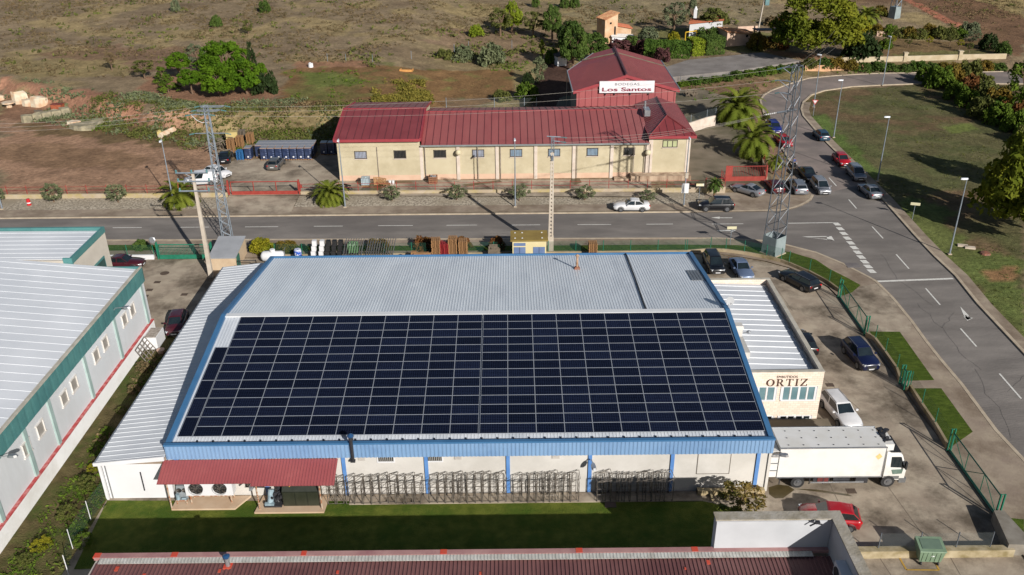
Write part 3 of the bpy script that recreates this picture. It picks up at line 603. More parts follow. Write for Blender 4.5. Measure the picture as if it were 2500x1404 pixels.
office_window(wx(1902, 1020), wx(1978, 1020), wz(1022), wz(1014), 4, True); office_window(wx(1850, 1020), wx(1886, 1020), wz(1022), wz(1014), 2, True)
# lettering: EMBUTIDOS above a serif ORTIZ
m_let = M('brown_letters', hc(64, 40, 28), hc(78, 50, 36), sc=2)
def text_mesh(body, size, mat, name, parent, loc, rot=(PI/2, 0, 0), extrude=.02, sx=1, off=0.0, shear=0, space=1.0):
    cu = bpy.data.curves.new('text', 'FONT'); cu.body = body; cu.size = size; cu.extrude = extrude; cu.align_x = 'CENTER'; cu.offset = off; cu.shear = shear; cu.space_character = space
    t = bpy.data.objects.new('text', cu); COL.objects.link(t); bpy.context.view_layer.update()
    me = bpy.data.meshes.new_from_object(t.evaluated_get(bpy.context.evaluated_depsgraph_get())); bpy.data.objects.remove(t)
    me.materials.clear(); me.materials.append(mat)
    o = bpy.data.objects.new(name, me); COL.objects.link(o); o.parent = parent; o.location = loc; o.rotation_euler = rot; o.scale = (sx, 1, 1); return o
def serif(word, h, mat):
    mb = MB(); x = 0; s = .16*h; t = .06*h; y = 0
    def P(*pts): mb.prism([(a+x, b2) for a, b2 in pts], 0, .03)
    def S(cx, yy, wd): P((cx-wd/2, yy), (cx+wd/2, yy), (cx+wd/2, yy+t), (cx-wd/2, yy+t))
    for ch in word:
        if ch == 'O':
            ro, ri = (.48*h, .5*h), (.28*h, .44*h); cx = .48*h
            for i in range(20):
                a, b2 = 2*PI*i/20, 2*PI*(i+1)/20
                P((cx+ro[0]*math.cos(a), .5*h+ro[1]*math.sin(a)), (cx+ro[0]*math.cos(b2), .5*h+ro[1]*math.sin(b2)), (cx+ri[0]*math.cos(b2), .5*h+ri[1]*math.sin(b2)), (cx+ri[0]*math.cos(a), .5*h+ri[1]*math.sin(a)))
            wd = .96*h
        elif ch == 'I': P((.15*h, t), (.15*h+s, t), (.15*h+s, h-t), (.15*h, h-t)); S(.15*h+s/2, 0, .36*h); S(.15*h+s/2, h-t, .36*h); wd = .46*h
        elif ch == 'T':
            P((.4*h-s/2, t), (.4*h+s/2, t), (.4*h+s/2, h-t), (.4*h-s/2, h-t)); S(.4*h, 0, .36*h); S(.4*h, h-t, .8*h)
            for q in (0, .8*h-t): P((q, h*.76), (q+t, h*.76), (q+t, h-t), (q, h-t))
            wd = .8*h
        elif ch == 'Z':
            S(.38*h, 0, .76*h); S(.38*h, h-t, .76*h); P((0, t), (s*1.2, t), (.76*h, h-t), (.76*h-s*1.2, h-t)); P((.76*h-t, t), (.76*h, t), (.76*h, .26*h), (.76*h-t, .26*h)); P((0, .74*h), (t, .74*h), (t, h-t), (0, h-t)); wd = .76*h
        elif ch == 'R':
            P((.1*h, t), (.1*h+s, t), (.1*h+s, h-t), (.1*h, h-t)); S(.1*h+s/2, 0, .36*h); S(.22*h, h-t, .44*h); P((.26*h, .46*h), (.44*h, .46*h), (.44*h, .46*h+t), (.26*h, .46*h+t))
            for i in range(10):
                a, b2 = -PI/2+PI*i/10, -PI/2+PI*(i+1)/10; cx, cy = .42*h, .73*h
                P((cx+.3*h*math.cos(a), cy+.27*h*math.sin(a)), (cx+.3*h*math.cos(b2), cy+.27*h*math.sin(b2)), (cx+.13*h*math.cos(b2), cy+.21*h*math.sin(b2)), (cx+.13*h*math.cos(a), cy+.21*h*math.sin(a)))
            P((.36*h, .46*h), (.55*h, .46*h), (.88*h, 0), (.66*h, 0)); S(.8*h, 0, .22*h); wd = .9*h
        x += wd+.2*h
    w_ = x-.2*h; mb.v = [(a-w_/2, b2, c) for a, b2, c in mb.v]; return mb, w_
lx0, lx1 = wx(1871, 933), wx(1971, 933); lz0, lz1 = wz(942), wz(925); mb, wl = serif('ORTIZ', 1.0, m_let)
o = mb.build('lettering', m_let, A3.o, label='large serif letters reading ORTIZ'); o.rotation_euler = (PI/2, 0, 0); o.location = Vector(((lx0+lx1)/2, OY0-.01, lz0))-A3.loc; o.scale = ((lx1-lx0)/wl, (lz1-lz0), 1)
o = text_mesh('EMBUTIDOS', 0.26, m_let, 'lettering', A3.o, Vector((wx(1922, 920), OY0-.01, wz(922.5)))-A3.loc, sx=.98, off=.0, space=1.1); o['label'] = 'small letters reading EMBUTIDOS'
sc_ = (wx(1947, 920)-wx(1899, 920))/max(.1, o.dimensions.x); o.scale = (sc_*1.05, sc_*1.15, 1)
mb = MB(); mb.bx(OX0+.6, 25.6, 58.6, 59.9, 0, .35); W('low_slab', 'dark low concrete slab at the foot of the cream office front', 'ramp', (22, 59, 0)).part('slab', mb, m_cdark)  # dark low slab filling the strip along the office foot
# roof kit on the right gable: white vent boxes, floodlight, dish
def at_gable(px, py, z): p = G(px, py, z); return p
p = G(1798, 800, 5.6); W_ = W('roof_vent', 'white boxy roof vent fixed to the right edge of the hall roof', 'vent', (18.9, p.y, 4.6))
mb = MB(); mb.box((19.05, p.y, 5.0), (.75, .7, 1.3)); mb.box((19.05, p.y, 5.78), (.95, .8, .28), top=.8); W_.part('box', mb, m_wpan); mb = MB(); mb.box((19.05, p.y-2.2, 4.95), (.55, 2.6, .6)); W_.part('duct', mb, m_wpan)
mb = MB(); mb.tube([(19.5, p.y-.2, 5.2), (19.9, p.y-.3, 5.35)], .04, 5); mb.lathe([(.16, 0), (.2, .1), (.1, .22)], 8, c=(19.95, p.y-.3, 5.25)); W_.part('camera_bracket', mb, m_alu)
p = G(1780, 742, 6.2); W_ = W('satellite_dish', 'small white satellite dish on the right gable beside the ridge', 'dish', (18.5, 67.6, 6))
mb = MB(); 
prof = [(0.02, 0), (.16, .03), (.3, .1), (.36, .15)]; mb.lathe(prof, 14); R = Matrix.Rotation(rad(62), 3, 'X') @ Matrix.Rotation(.3, 3, 'Z'); mb.v = [tuple(R @ Vector(v)+Vector((18.62, 67.5, 7.25))) for v in mb.v]; W_.part('reflector', mb, M('dish_grey', hc(176, 178, 180), hc(160, 162, 166), sc=2))
mb = MB(); mb.tube([(18.55, 67.6, 6.2), (18.55, 67.6, 7.2)], .035, 6); mb.tube([(18.6, 67.5, 7.2), (18.75, 67.0, 7.15)], .015, 5); W_.part('mast', mb, m_alu)
# ---- red canopy over the cooling plant
m_red = M('red_canopy_sheet', hc(150, 78, 80), hc(142, 70, 72), rough=.5, sc=.6, c3=hc(158, 86, 86), sc3=.3)
cx0, cx1 = -25.0, -12.55; Ac = W('canopy', 'red corrugated canopy on rusty posts over the cooling units', 'canopy', (-18.6, 51, 0))
for nm, (xa, xb, yb, zb) in (('roof_sheet', (cx0, -18.4, 49.55, 2.72)), ('roof_sheet', (-18.4, cx1, 49.32, 2.66))):
    mb = MB(); mb.corr((xa, yb, zb), (xb, yb, zb), (xb, 51.34, 3.42), (xa, 51.34, 3.42), int((xb-xa)/.21), .04, duty=.45); Ac.part(nm, mb, m_red)
m_rpost = M('rusty_post', hc(150, 100, 68), hc(178, 160, 140), rough=.8, sc=5, det=6, lo=.45, hi=.55)
for x, y in [(-24.55, 50.05), (-18.2, 49.85), (-13.75, 49.85)]: mb = MB(); mb.bar((x, y, 0), (x, y, 2.66), .09); Ac.part('post', mb, m_rpost)
mb = MB(); mb.bar((-24.8, 49.95, 2.62), (-12.8, 49.85, 2.56), .09); Ac.part('beam', mb, m_rpost)
m_slab = M('pad_concrete', hc(186, 158, 130), hc(200, 176, 150), rough=.85, sc=.8, det=6)
for L_, lb in (([(-24.55, 49.95), (-20.0, 49.95), (-19.2, 51.35), (-24.55, 51.35)], 'tan concrete pad under the white twin fan cooler'), ([(-18.5, 49.5), (-13.55, 49.5), (-13.45, 51.35), (-18.3, 51.35)], 'tan concrete pad under the black cabinet')):
    mb = MB(); mb.prism(L_, 0, .16); tag(mb.build('concrete_pad', m_slab), lb, 'slab')
def fan(mb2, c, r, dark, hub):
    """fan in the XZ plane facing -Y"""
    mb2.add([(c[0]+r*math.cos(2*PI*i/20), c[1], c[2]+r*math.sin(2*PI*i/20)) for i in range(20)], [tuple(range(20))], 0)
    for i in range(7):
        a = 2*PI*i/7; P = lambda rr, aa, dy: (c[0]+rr*math.cos(aa), c[1]-dy, c[2]+rr*math.sin(aa))
        mb2.add([P(.12*r, a, .03), P(.94*r, a-.12, .03), P(.94*r, a+.32, .07), P(.12*r, a+.5, .06)], [(0, 1, 2, 3)], 1)
    mb2.tube([(c[0], c[1]-.02, c[2]), (c[0], c[1]-.11, c[2])], .16*r, 10, 1)
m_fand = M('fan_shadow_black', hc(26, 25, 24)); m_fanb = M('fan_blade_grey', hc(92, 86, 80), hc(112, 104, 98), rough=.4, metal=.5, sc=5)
U = W('cooling_unit', 'white twin fan cooling unit on a rusty stand under the canopy', 'cooling unit', (-21.6, 50.9, .16))
mb = MB(); mb.bx(-23.55, -20.15, 50.55, 51.25, .85, 2.15); U.part('casing', mb, m_wclean)
for x in (-22.75, -21.05): 
    mb = MB(); fan(mb, (x, 50.54, 1.5), .5, 0, 0); f_ = U.part('fan', mb, [m_fand, m_fanb]); mb = MB()
    for rr in (.2, .35, .5): mb.tube([(x+rr*math.cos(2*PI*i/20), 50.41, 1.5+rr*math.sin(2*PI*i/20)) for i in range(21)], .012, 4, caps=False)
    U.part('guard', mb, m_dark, sub=f_)
for x in (-23.3, -20.4):
    for y in (50.6, 51.2): mb = MB(); mb.bar((x, y, .16), (x, y, .86), .1); U.part('leg', mb, m_rpost)
mb = MB(); mb.bar((-23.4, 50.58, .8), (-20.3, 50.58, .8), .1); U.part('rail', mb, m_rpost)
U = W('compressor', 'small grey two fan condenser on a rusty frame left of the cooler', 'compressor', (-24, 50.6, .16))
mb = MB(); mb.bx(-24.35, -23.55, 50.5, 51.1, .42, .52); mb.hull([(-24.35, 50.75, .52), (-23.5, 50.75, .52), (-23.5, 51.1, .52), (-24.35, 51.1, .52)], [(-24.3, 50.85, 1.5), (-23.5, 50.85, 1.5), (-23.5, 51.1, 1.5), (-24.3, 51.1, 1.5)]); U.part('casing', mb, M('grey_casing', hc(140, 146, 150), hc(120, 126, 130), sc=2, rough=.5))
for x in (-24.1, -23.7): mb = MB(); fan(mb, (x, 50.78, 1.15), .19, 0, 0); U.part('fan', mb, [m_fand, m_fanb])
mb = MB(); mb.tube([(-24.2, 50.6, .5), (-24.2, 50.6, .95)], .14, 10); mb.tube([(-23.9, 50.55, .6), (-23.6, 50.55, .6)], .08, 8); U.part('cylinder', mb, M('pale_blue_tank', hc(150, 170, 180), hc(120, 140, 150), sc=3, rough=.4))
mb = MB(); 
for x in (-24.3, -23.6): mb.bar((x, 50.5, .16), (x, 50.5, .44), .07)
mb.bar((-24.35, 50.5, .44), (-23.5, 50.5, .44), .07); U.part('stand', mb, m_rpost)
U = W('compressor', 'pale blue piston compressor on a black skid beside the black cabinet', 'compressor', (-17.4, 50.4, .16))
mb = MB(); mb.bx(-17.9, -16.65, 50.0, 50.75, .16, .3); U.part('skid', mb, m_dark)
mb = MB(); mb.tube([(-17.5, 50.25, .35), (-17.45, 50.7, 1.25)], .22, 12); mb.bx(-17.85, -17.2, 50.02, 50.2, .3, .5); U.part('cylinder', mb, M('pale_blue_tank', hc(150, 170, 180)))
mb = MB(); r2_ = random.Random(3)
for i in range(14): mb.box((-17.0+r2_.uniform(-.3, .3), 50.35+r2_.uniform(-.25, .25), .5+r2_.uniform(0, .5)), (r2_.uniform(.08, .25),)*3, rz=r2_.random())
for i in range(5): mb.tube([(-17.1+r2_.uniform(-.3, .3), 50.3, .4), (-17.0+r2_.uniform(-.3, .3), 50.5, .9), (-16.8, 50.6, 1.2)], .03, 5)
U.part('pump_block', mb, m_dark)
U = W('plant_cabinet', 'tall black louvred plant cabinet beside the blue pillar under the canopy', 'cabinet', (-15, 50.6, .16))
mb = MB(); mb.bx(-16.55, -13.95, 50.15, 51.2, .16, 1.45); mb.hull([(-16.55, 50.15, 1.45), (-13.95, 50.15, 1.45), (-13.95, 51.2, 1.45), (-16.55, 51.2, 1.45)], [(-16.5, 50.75, 2.15), (-13.95, 50.75, 2.15), (-13.95, 51.2, 2.15), (-16.5, 51.2, 2.15)]); U.part('casing', mb, M('blackish_green', hc(34, 38, 30), hc(44, 47, 38), sc=1.5, rough=.4))
for i in range(3): mb = MB(); x = -16.5+i*.86; mb.bx(x+.03, x+.82, 50.12, 50.149, .2, 1.38); U.part('door', mb, M('blackish_door', hc(44, 47, 36), hc(52, 55, 44), sc=1.5, rough=.35))
mb = MB(); mb.lathe([(.05, 0), (.05, .03)], 10, c=(0, 0, 0)); mb.v = [(x-16.0, 50.4-z, 1.75+y) for x, y, z in mb.v]; U.part('badge', mb, m_yel)
mb = MB(); mb.bx(-17.05, -16.6, 50.75, 51.2, .9, 2.6); tag(mb.build('service_duct', m_dark), 'dark upright service duct against the wall left of the black cabinet', 'duct')
mb = MB(); mb.tube([(-19.9, 51.3, 1.1), (-19.5, 51.28, 1.45), (-19.4, 51.28, 2.6)], .04, 6); mb.tube([(-19.4, 51.28, 1.0), (-18.0, 51.2, 1.0)], .04, 6); mb.tube([(-19.4, 51.28, 1.0), (-19.4, 51.28, 2.7)], .04, 6); tag(mb.build('refrigerant_pipe', m_dark), 'dark refrigerant pipes bent along the wall between the two pads', 'pipes')
def wall_lamp(p, d, label, group=None, L_=.9, mat=None):
    """arm lamp: p = foot on the wall, d = outward direction"""
    d = Vector(d).normalized(); U = W('wall_lamp', label, 'lamp', p, group); p = Vector(p)
    mb = MB(); mb.tube([p, p+Vector((0, 0, .18))+d*.15, p+d*L_*.55+Vector((0, 0, .22))], .035, 6); U.part('arm', mb, m_alu)
    mb = MB(); c = p+d*(L_*.55+.3)+Vector((0, 0, .2)); s = Vector((-d.y, d.x, 0))
    q = [(-.35, .06), (-.2, .15), (.15, .19), (.35, .1)]
    lo = [c+d*a+s*b2 for a, b2 in q]+[c+d*a-s*b2 for a, b2 in q[::-1]]
    mb.hull([v-Vector((0, 0, .07)) for v in lo], [c+(v-c)*.8+Vector((0, 0, .09)) for v in lo]); U.part('lamp_head', mb, mat or m_alu); return U
wall_lamp((GY(1443, 1120, 51.3).x, 51.28, 3.1), (.15, -1, -.2), 'arm lamp on the blue pillar between the last two rack bays')
wall_lamp((18.45, 51.36, 3.2), (1, -.15, 0), 'arm lamp at the right front corner of the hall, above the lorry')
wall_lamp((-18.6, 51.3, 1.75), (-.2, -1, -.4), 'arm lamp under the canopy between the two pads')
# ---- tube racks along the front wall
m_rack = M('rack_steel', hc(104, 96, 88), hc(134, 126, 116), rough=.45, metal=.4, sc=3)
def rack():
    t = thing('trolley_rack', '', 'rack'); w_, d_, h_ = .62, 1.0, 1.75
    mb = MB()
    for x in (-w_/2, w_/2):
        for y in (-d_/2, d_/2): mb.bar((x, y, .1), (x, y, h_), .036)
    mb.build('frame', m_rack, t)
    mb = MB()
    for z in (.12, .62, 1.12, h_):
        for x in (-w_/2, w_/2): mb.bar((x, -d_/2, z), (x, d_/2, z), .024)
        for y in (-d_/2, d_/2): mb.bar((-w_/2, y, z), (w_/2, y, z), .024)
    mb.build('shelf_rails', m_rack, t)
    mb = MB()
    for x in (-w_/2, w_/2): mb.bar((x, -d_/2, h_), (x, d_/2, h_-.45), .028)
    for y in (-d_/2, d_/2): mb.bar((-w_/2, y, h_), (w_/2+.06, y, h_+.26), .034)
    mb.bar((w_/2+.06, -d_/2, h_+.26), (w_/2+.06, d_/2, h_+.26), .03); mb.build('braces', m_rack, t)
    for i, (x, y) in enumerate(((-.28, -.45), (.28, -.45), (-.28, .45), (.28, .45))):
        mb = MB(); mb.tube([(x-.02, y, .06), (x+.02, y, .06)], .06, 8); mb.build('caster', m_black, t)
    return t
rk = rack(); k = 0; bay = ['first', 'second', 'third', 'fourth']; first = True
for bi, (a, c, nn) in enumerate(((846, 1030, 9), (1050, 1232, 10), (1254, 1412, 9), (1455, 1640, 11))):
    xa, xc = GY(a, 1190, 50.85).x+.3, GY(c, 1190, 50.85).x-.3
    for i in range(nn):
        lab = 'bare steel trolley rack, %s from the left in the %s bay between blue pillars' % (ordn(i), bay[bi])
        loc = (xa+(xc-xa)*i/(nn-1)+rnd.uniform(-.08, .08), 50.84+rnd.uniform(-.06, .06), .09); rz = rnd.uniform(-.16, .16)
        if first: rk.location = loc; rk.rotation_euler = (0, 0, rz); rk['label'] = lab; rk['group'] = 'trolley racks along the front wall'; first = False
        else: dup(rk, loc, rz, lab, scale=(1, 1, rnd.uniform(.96, 1.05)))
for i, x in enumerate((-13.1, -12.6)): dup(rk, (x, 50.85, .05), .05, 'bare steel trolley rack half hidden by the canopy edge, %s from the canopy' % ordn(i), scale=(1, 1, .95))
mb = MB(); a = G(1476, 1228); c = G(1505, 1240); mb.prism([(a.x, c.y), (c.x, c.y), (c.x, a.y), (a.x, a.y)], .03, .07); tag(mb.build('drain_cover', M('brown_cover', hc(96, 78, 70))), 'brown square drain cover in the shaded lawn', 'drain cover')
mb = MB(); mb.bx(13.3, 18.2, 51.0, 51.36, 0, .42); mb.hull([(13.3, 50.9, 0), (13.6, 50.9, 0), (13.6, 51.36, 0), (13.3, 51.36, 0)], [(13.3, 50.9, .5), (13.6, 50.9, .5), (13.6, 51.36, .5), (13.3, 51.36, .5)])
for i in range(4): mb.bx(14.2+i*1.1, 14.35+i*1.1, 50.4, 51.0, 0, .3)
tag(mb.build('planter_wall', M('stained_stone', hc(176, 156, 118), hc(150, 136, 106), sc=1.6, det=6)), 'stained low stone ledge against the white wall behind the small tree', 'ledge')
# ================================================================ left warehouse
m_teal = M('teal_cladding', hc(72, 124, 124), hc(82, 134, 132), rough=.5, sc=.5, c3=hc(66, 114, 116), sc3=.3)
m_teal2 = M('pale_teal_pilaster', hc(164, 184, 180), hc(148, 170, 166), rough=.6, sc=.9)
m_lwall = M('pale_grey_panel', hc(212, 216, 220), hc(220, 223, 226), rough=.6, sc=.25, det=6, c3=hc(204, 206, 208), sc3=.15, st=(1, 1, .3))
m_ledge = M('red_ledge', hc(178, 70, 70), hc(204, 140, 136), rough=.8, sc=2.2, det=7, lo=.45, hi=.7)
Bx = -34.95
B = W('warehouse', 'white roofed warehouse with a teal fascia and paired small windows', 'warehouse', (-45, 56, 0))
mb = MB(); mb.bx(-80, Bx, 20, 75.9, 0, 5.6); B.part('wall', mb, m_lwall)
mb = MB(); mb.bx(Bx+.002, Bx+.22, 20, 75.9, 0, 1.42); B.part('plinth', mb, M('plinth_white', hc(222, 222, 222), hc(230, 230, 230), rough=.7, sc=.3, c3=hc(208, 206, 202), sc3=.25))
mb = MB(); mb.bx(Bx+.002, Bx+.26, 20, 75.9, 1.42, 1.52); B.part('ledge', mb, m_ledge)
mb = MB(); mb.corr((Bx+.06, 20, 5.5), (Bx+.06, 76.15, 5.5), (Bx+.06, 76.15, 6.96), (Bx+.06, 20, 6.96), 56, .012, duty=.9); mb.bx(-80, Bx+.06, 75.98, 76.18, 5.5, 7.02)
B.part('fascia', mb, m_teal)
mb = MB(); mb.bx(Bx-.42, Bx-.16, 20, 75.9, 6.72, 6.86); mb.bx(Bx-.14, Bx+.075, 20, 76.1, 6.97, 7.03); B.part('gutter', mb, M('pale_gutter', hc(196, 190, 176), hc(170, 164, 150), sc=1.5))
m_roofl = M('left_white_roof', hc(214, 217, 222), hc(222, 225, 230), rough=.45, sc=.25, det=6, c3=hc(206, 210, 216), sc3=.1)
mb = MB(); mb.corr((Bx-.4, 75.95, 6.82), (Bx-.4, 20, 6.82), (-80, 20, 11.3), (-80, 75.95, 11.3), 50, .022, duty=.07)
B.part('roof', mb, m_roofl)
for i, (bx_, by_) in enumerate([(359, 789), (299.2, 875.1), (229.7, 971.3), (149, 1083.5), (89, 1140), (14, 1272)]):
    y = G(bx_, by_, 1.5).y if i != 4 else G(92, 1160, 1.5).y
    mb = MB(); mb.bx(Bx+.002, Bx+.13, y-.2, y+.2, 1.52, 5.5); B.part('pilaster', mb, m_teal2)
def lwin(px, py, wd=.95, hg=1.0):
    for _ in range(1): p = None
    # centre of the window on the wall plane X = Bx
    d = ray(px, py); t = Bx/d[0]; y = d[1]*t; z = H+d[2]*t
    f = MB()
    f.bx(Bx+.002, Bx+.1, y-wd/2-.02, y-wd/2, z-hg/2, z+hg/2); f.bx(Bx+.002, Bx+.1, y+wd/2, y+wd/2+.05, z-hg/2, z+hg/2); f.bx(Bx+.002, Bx+.1, y-wd/2-.1, y+wd/2+.1, z+hg/2, z+hg/2+.1); f.bx(Bx+.002, Bx+.12, y-wd/2-.12, y+wd/2+.12, z-hg/2-.1, z-hg/2)
    o = B.part('window', f, M('window_surround', hc(216, 212, 208), hc(204, 198, 190), sc=3))
    g = MB(); g.quad((Bx+.012, y-wd/2, z-hg/2), (Bx+.012, y+wd/2, z-hg/2), (Bx+.012, y+wd/2, z+hg/2), (Bx+.012, y-wd/2, z+hg/2)); B.part('pane', g, M('brown_grey_glass', hc(150, 145, 138), hc(164, 158, 150), rough=.25, sc=.9), sub=o)
for p in [(322, 757), (303, 780), (256, 838), (234, 868), (180, 938), (156, 972), (98, 1047), (64, 1094)]: lwin(*p)
wall_lamp((Bx+.08, G(287, 757, 6.2).y, 6.2), (1, .1, 0), 'arm lamp on the teal fascia above the farthest paired windows', 'wall lamps on the teal fascia', 1.5)
wall_lamp((Bx+.08, G(5, 1121, 5.7).y, 5.7), (1, .1, 0), 'arm lamp on the teal fascia nearest the camera', 'wall lamps on the teal fascia', 1.3)
Bp = W('loading_block', 'taller white roofed loading block with cream side wall and teal parapet trim', 'building', (-60, 80, 0))
mb = MB(); mb.bx(-95, -41.3, 76.25, 83.6, 0, 7.6); Bp.part('wall', mb, M('cream_wall', hc(206, 198, 186), hc(196, 188, 176), sc=.6, det=5))
mb = MB(); mb.corr((-41.6, 83.3, 7.66), (-41.6, 76.5, 7.66), (-95, 76.5, 7.9), (-95, 83.3, 7.9), 7, .022, duty=.07); Bp.part('roof', mb, m_roofl)
mb = MB(); mb.bx(-41.5, -41.24, 76.2, 83.65, 7.4, 7.98); mb.bx(-95, -41.5, 83.4, 83.65, 7.4, 7.98); mb.bx(-42.1, -41.24, 76.02, 76.2, 6.9, 7.98); Bp.part('parapet_trim', mb, m_teal)
mb = MB(); mb.bx(-41.28, -41.2, 79.2, 82.2, 0, 5.4); mb.bx(-41.2, -41.16, 79.4, 82.0, 0, 5.2, 1); Bp.part('door', mb, [m_teal, M('dark_green_door', hc(40, 70, 66), hc(50, 80, 76))])
# planter end, leaning lattice, pot at the corner of the plinth
mb = MB(); p = G(365, 825, .5); mb.bx(-34.6, -33.4, 72.6, 74.6, 0, 1.25); mb.bx(-34.5, -33.5, 72.7, 74.5, 1.25, 1.3, 1); tag(mb.build('planter_box', [m_wclean, M('potting_soil', hc(170, 160, 150), hc(130, 120, 110), sc=4)]), 'white block planter at the far end of the red topped plinth', 'planter')
mb = MB(); a = Vector((-34.4, 70.2, 1.35)); d1 = Vector((0, 2.3, .1)); d2 = Vector((.75, .1, -1.35))
for i in range(5): mb.bar(a+d1*i/4, a+d1*i/4+d2, .07)
for i in range(5): mb.bar(a+d2*i/4, a+d2*i/4+d1, .07)
tag(mb.build('lattice_grille', M('grille_grey', hc(104, 96, 90), hc(124, 116, 108))), 'old grey lattice grille leaning on the white plinth beside the weeds', 'grille')
mb = MB(); mb.lathe([(.22, 0), (.34, .3), (.38, .42), (.3, .42)], 12, c=(-32.9, 71.9, 0)); tag(mb.build('flower_pot', M('terracotta_pale', hc(200, 170, 152), hc(182, 148, 128))), 'pale clay pot beside the white planter', 'pot')
# ================================================================ nearest building along the lower edge
m_brn = M('brown_sheet_roof', hc(108, 72, 72), hc(120, 82, 80), rough=.6, sc=.6, det=5, c3=hc(100, 64, 64), sc3=.25)
m_pink = M('faded_pink_cap', hc(160, 118, 116), hc(176, 136, 132), rough=.7, sc=.7, det=5, c3=hc(150, 104, 106), sc3=.4)
m_redp = M('red_primer', hc(206, 66, 48), hc(186, 84, 62), rough=.7, sc=3)
D = W('workshop', 'nearest workshop with brown ribbed roof and tall white parapet at its right end', 'workshop', (-5, 36, 0))
mb = MB(); mb.bx(-24.8, 11.85, 40.25, 40.6, 0, 4.58); mb.bx(-25.05, -24.8, 20, 40.6, 0, 4.5); D.part('wall', mb, M('workshop_wall', hc(190, 184, 176), hc(176, 168, 160), sc=.5))
mb = MB(); mb.corr((11.65, 40.0, 4.58), (-24.9, 40.0, 4.58), (-24.9, 20, 3.9), (11.65, 20, 3.9), 150, .05, duty=.45); mb.corr((18.8, 40.0, 4.58), (11.67, 40.0, 4.58), (11.67, 20, 3.9), (18.8, 20, 3.9), 29, .05, duty=.45)
D.part('roof', mb, m_brn)
mb = MB(); mb.bx(-25.1, 18.8, 40.27, 40.66, 4.58, 4.8); D.part('ridge_cap', mb, m_pink)
mb = MB(); mb.corr((11.65, 39.86, 4.73), (-24.7, 39.86, 4.73), (-24.7, 40.25, 4.77), (11.65, 40.25, 4.77), 180, .02, duty=.5); mb.corr((17.7, 39.86, 4.73), (11.67, 39.86, 4.73), (11.67, 40.25, 4.77), (17.7, 40.25, 4.77), 30, .02, duty=.5)
D.part('flashing', mb, M('pale_flashing', hc(184, 184, 180), hc(160, 158, 152), sc=2))
mb = MB(); r4 = random.Random(11)
for x in [-24.9, -20.3, -12.6, -4.2, 3.9, 10.8]: mb.bx(x-.25+r4.uniform(-.1, .1), x+.15, 40.29, 40.67, 4.7, 4.815)
for i in range(26):
    x = r4.uniform(-25, 11.5); y = r4.uniform(36.5, 39.6); s = r4.uniform(.05, .11); z = 4.58+(y-40.0)*.034+.055; mb.bx(x-s, x+s, y-s*1.6, y+s*1.6, z-.03, z+.01)
D.part('primer_patch', mb, m_redp)
mb = MB(); P_ = lambda y0, y1, z0, z1, x0=11.9, x1=19.26: mb.bx(x0, x1, y0, y1, z0, z1)
mb.bx(11.9, 19.26, 40.6, 41.15, 0, 6.93); mb.bx(18.72, 19.26, 20, 40.6, 0, 6.93); D.part('parapet', mb, M('parapet_wall', hc(176, 178, 182), hc(186, 188, 192), sc=1))
mb = MB(); mb.corr((18.71, 40.59, 4.8), (11.92, 40.59, 4.8), (11.92, 40.59, 6.82), (18.71, 40.59, 6.82), 54, .05, duty=.5); D.part('cladding', mb, M('parapet_cladding', hc(180, 182, 186), hc(190, 192, 196), rough=.5, sc=.6))
mb = MB(); mb.bx(11.82, 19.34, 40.5, 41.2, 6.93, 7.03); mb.bx(18.65, 19.34, 20, 40.5, 6.93, 7.03); D.part('coping', mb, M('lichen_coping', hc(166, 160, 150), hc(140, 132, 116), rough=.9, sc=1.5, det=9, bump=.3, bsc=8))
p = G(1285+0, 1262, 4.77); v = G(557, 1382, 4.58)
V = W('vent_pipe', 'short steel vent pipe with blue cap through the brown roof', 'vent', (v.x, v.y, 4.5))
mb = MB(); mb.box((v.x, v.y, 4.58), (.5, .5, .1)); V.part('flashing', mb, m_redp); mb = MB(); mb.tube([(v.x, v.y, 4.5), (v.x, v.y, 5.2)], .14, 10); V.part('pipe', mb, m_alu); mb = MB(); mb.lathe([(.2, 0), (.22, .1), (.1, .16)], 10, c=(v.x, v.y, 5.28)); V.part('cap', mb, paint('cowl_blue', hc(40, 78, 120)))
V = W('air_conditioner', 'white air conditioning unit on the inside of the right parapet', 'air conditioner', (18.4, 37.4, 5.25))
mb = MB(); mb.bx(18.12, 18.7, 36.7, 38.0, 5.25, 6.2); V.part('casing', mb, m_wclean); mb = MB(); mb.tube([(18.1, 37.5, 5.73), (18.06, 37.5, 5.73)], .36, 14); V.part('fan', mb, m_dark)
mb = MB(); mb.tube([(18.0, 40.25, 6.82), (17.6, 40.2, 6.97), (17.3, 40.25, 6.72)], .05, 5); mb.box((17.7, 40.2, 7.03), (.25, .2, .14)); tag(mb.build('floodlight', m_dark), 'small dark floodlight in the inner corner of the white parapet', 'floodlight')
# ================================================================ winery: front range
m_stucco = M('yellow_block_wall', hc(184, 172, 144), hc(192, 181, 154), rough=.85, sc=.5, det=8, c3=hc(174, 162, 134), sc3=.3)
m_wred = M('wine_red_roof', hc(138, 74, 74), hc(150, 84, 82), rough=.45, sc=.35, det=6, c3=hc(146, 88, 86), sc3=.1, st=(1, .4, 1))
m_wred2 = M('deep_red_roof', hc(122, 54, 56), hc(132, 62, 64), rough=.4, sc=.35, det=5)
m_wseam = M('roof_seam', hc(96, 46, 50), hc(110, 54, 58), rough=.5, sc=2)
m_rtrim = M('red_trim', hc(142, 52, 60), hc(150, 60, 66), rough=.45, sc=1)
m_hall = M('red_hall_cladding', hc(146, 74, 76), hc(154, 82, 82), rough=.5, sc=.4, det=4)
m_pier = M('pale_pier', hc(206, 194, 182), hc(194, 178, 164), rough=.8, sc=1.2, det=5)
m_base = M('pinkish_base', hc(206, 176, 152), hc(198, 164, 140), rough=.85, sc=.8, det=6)
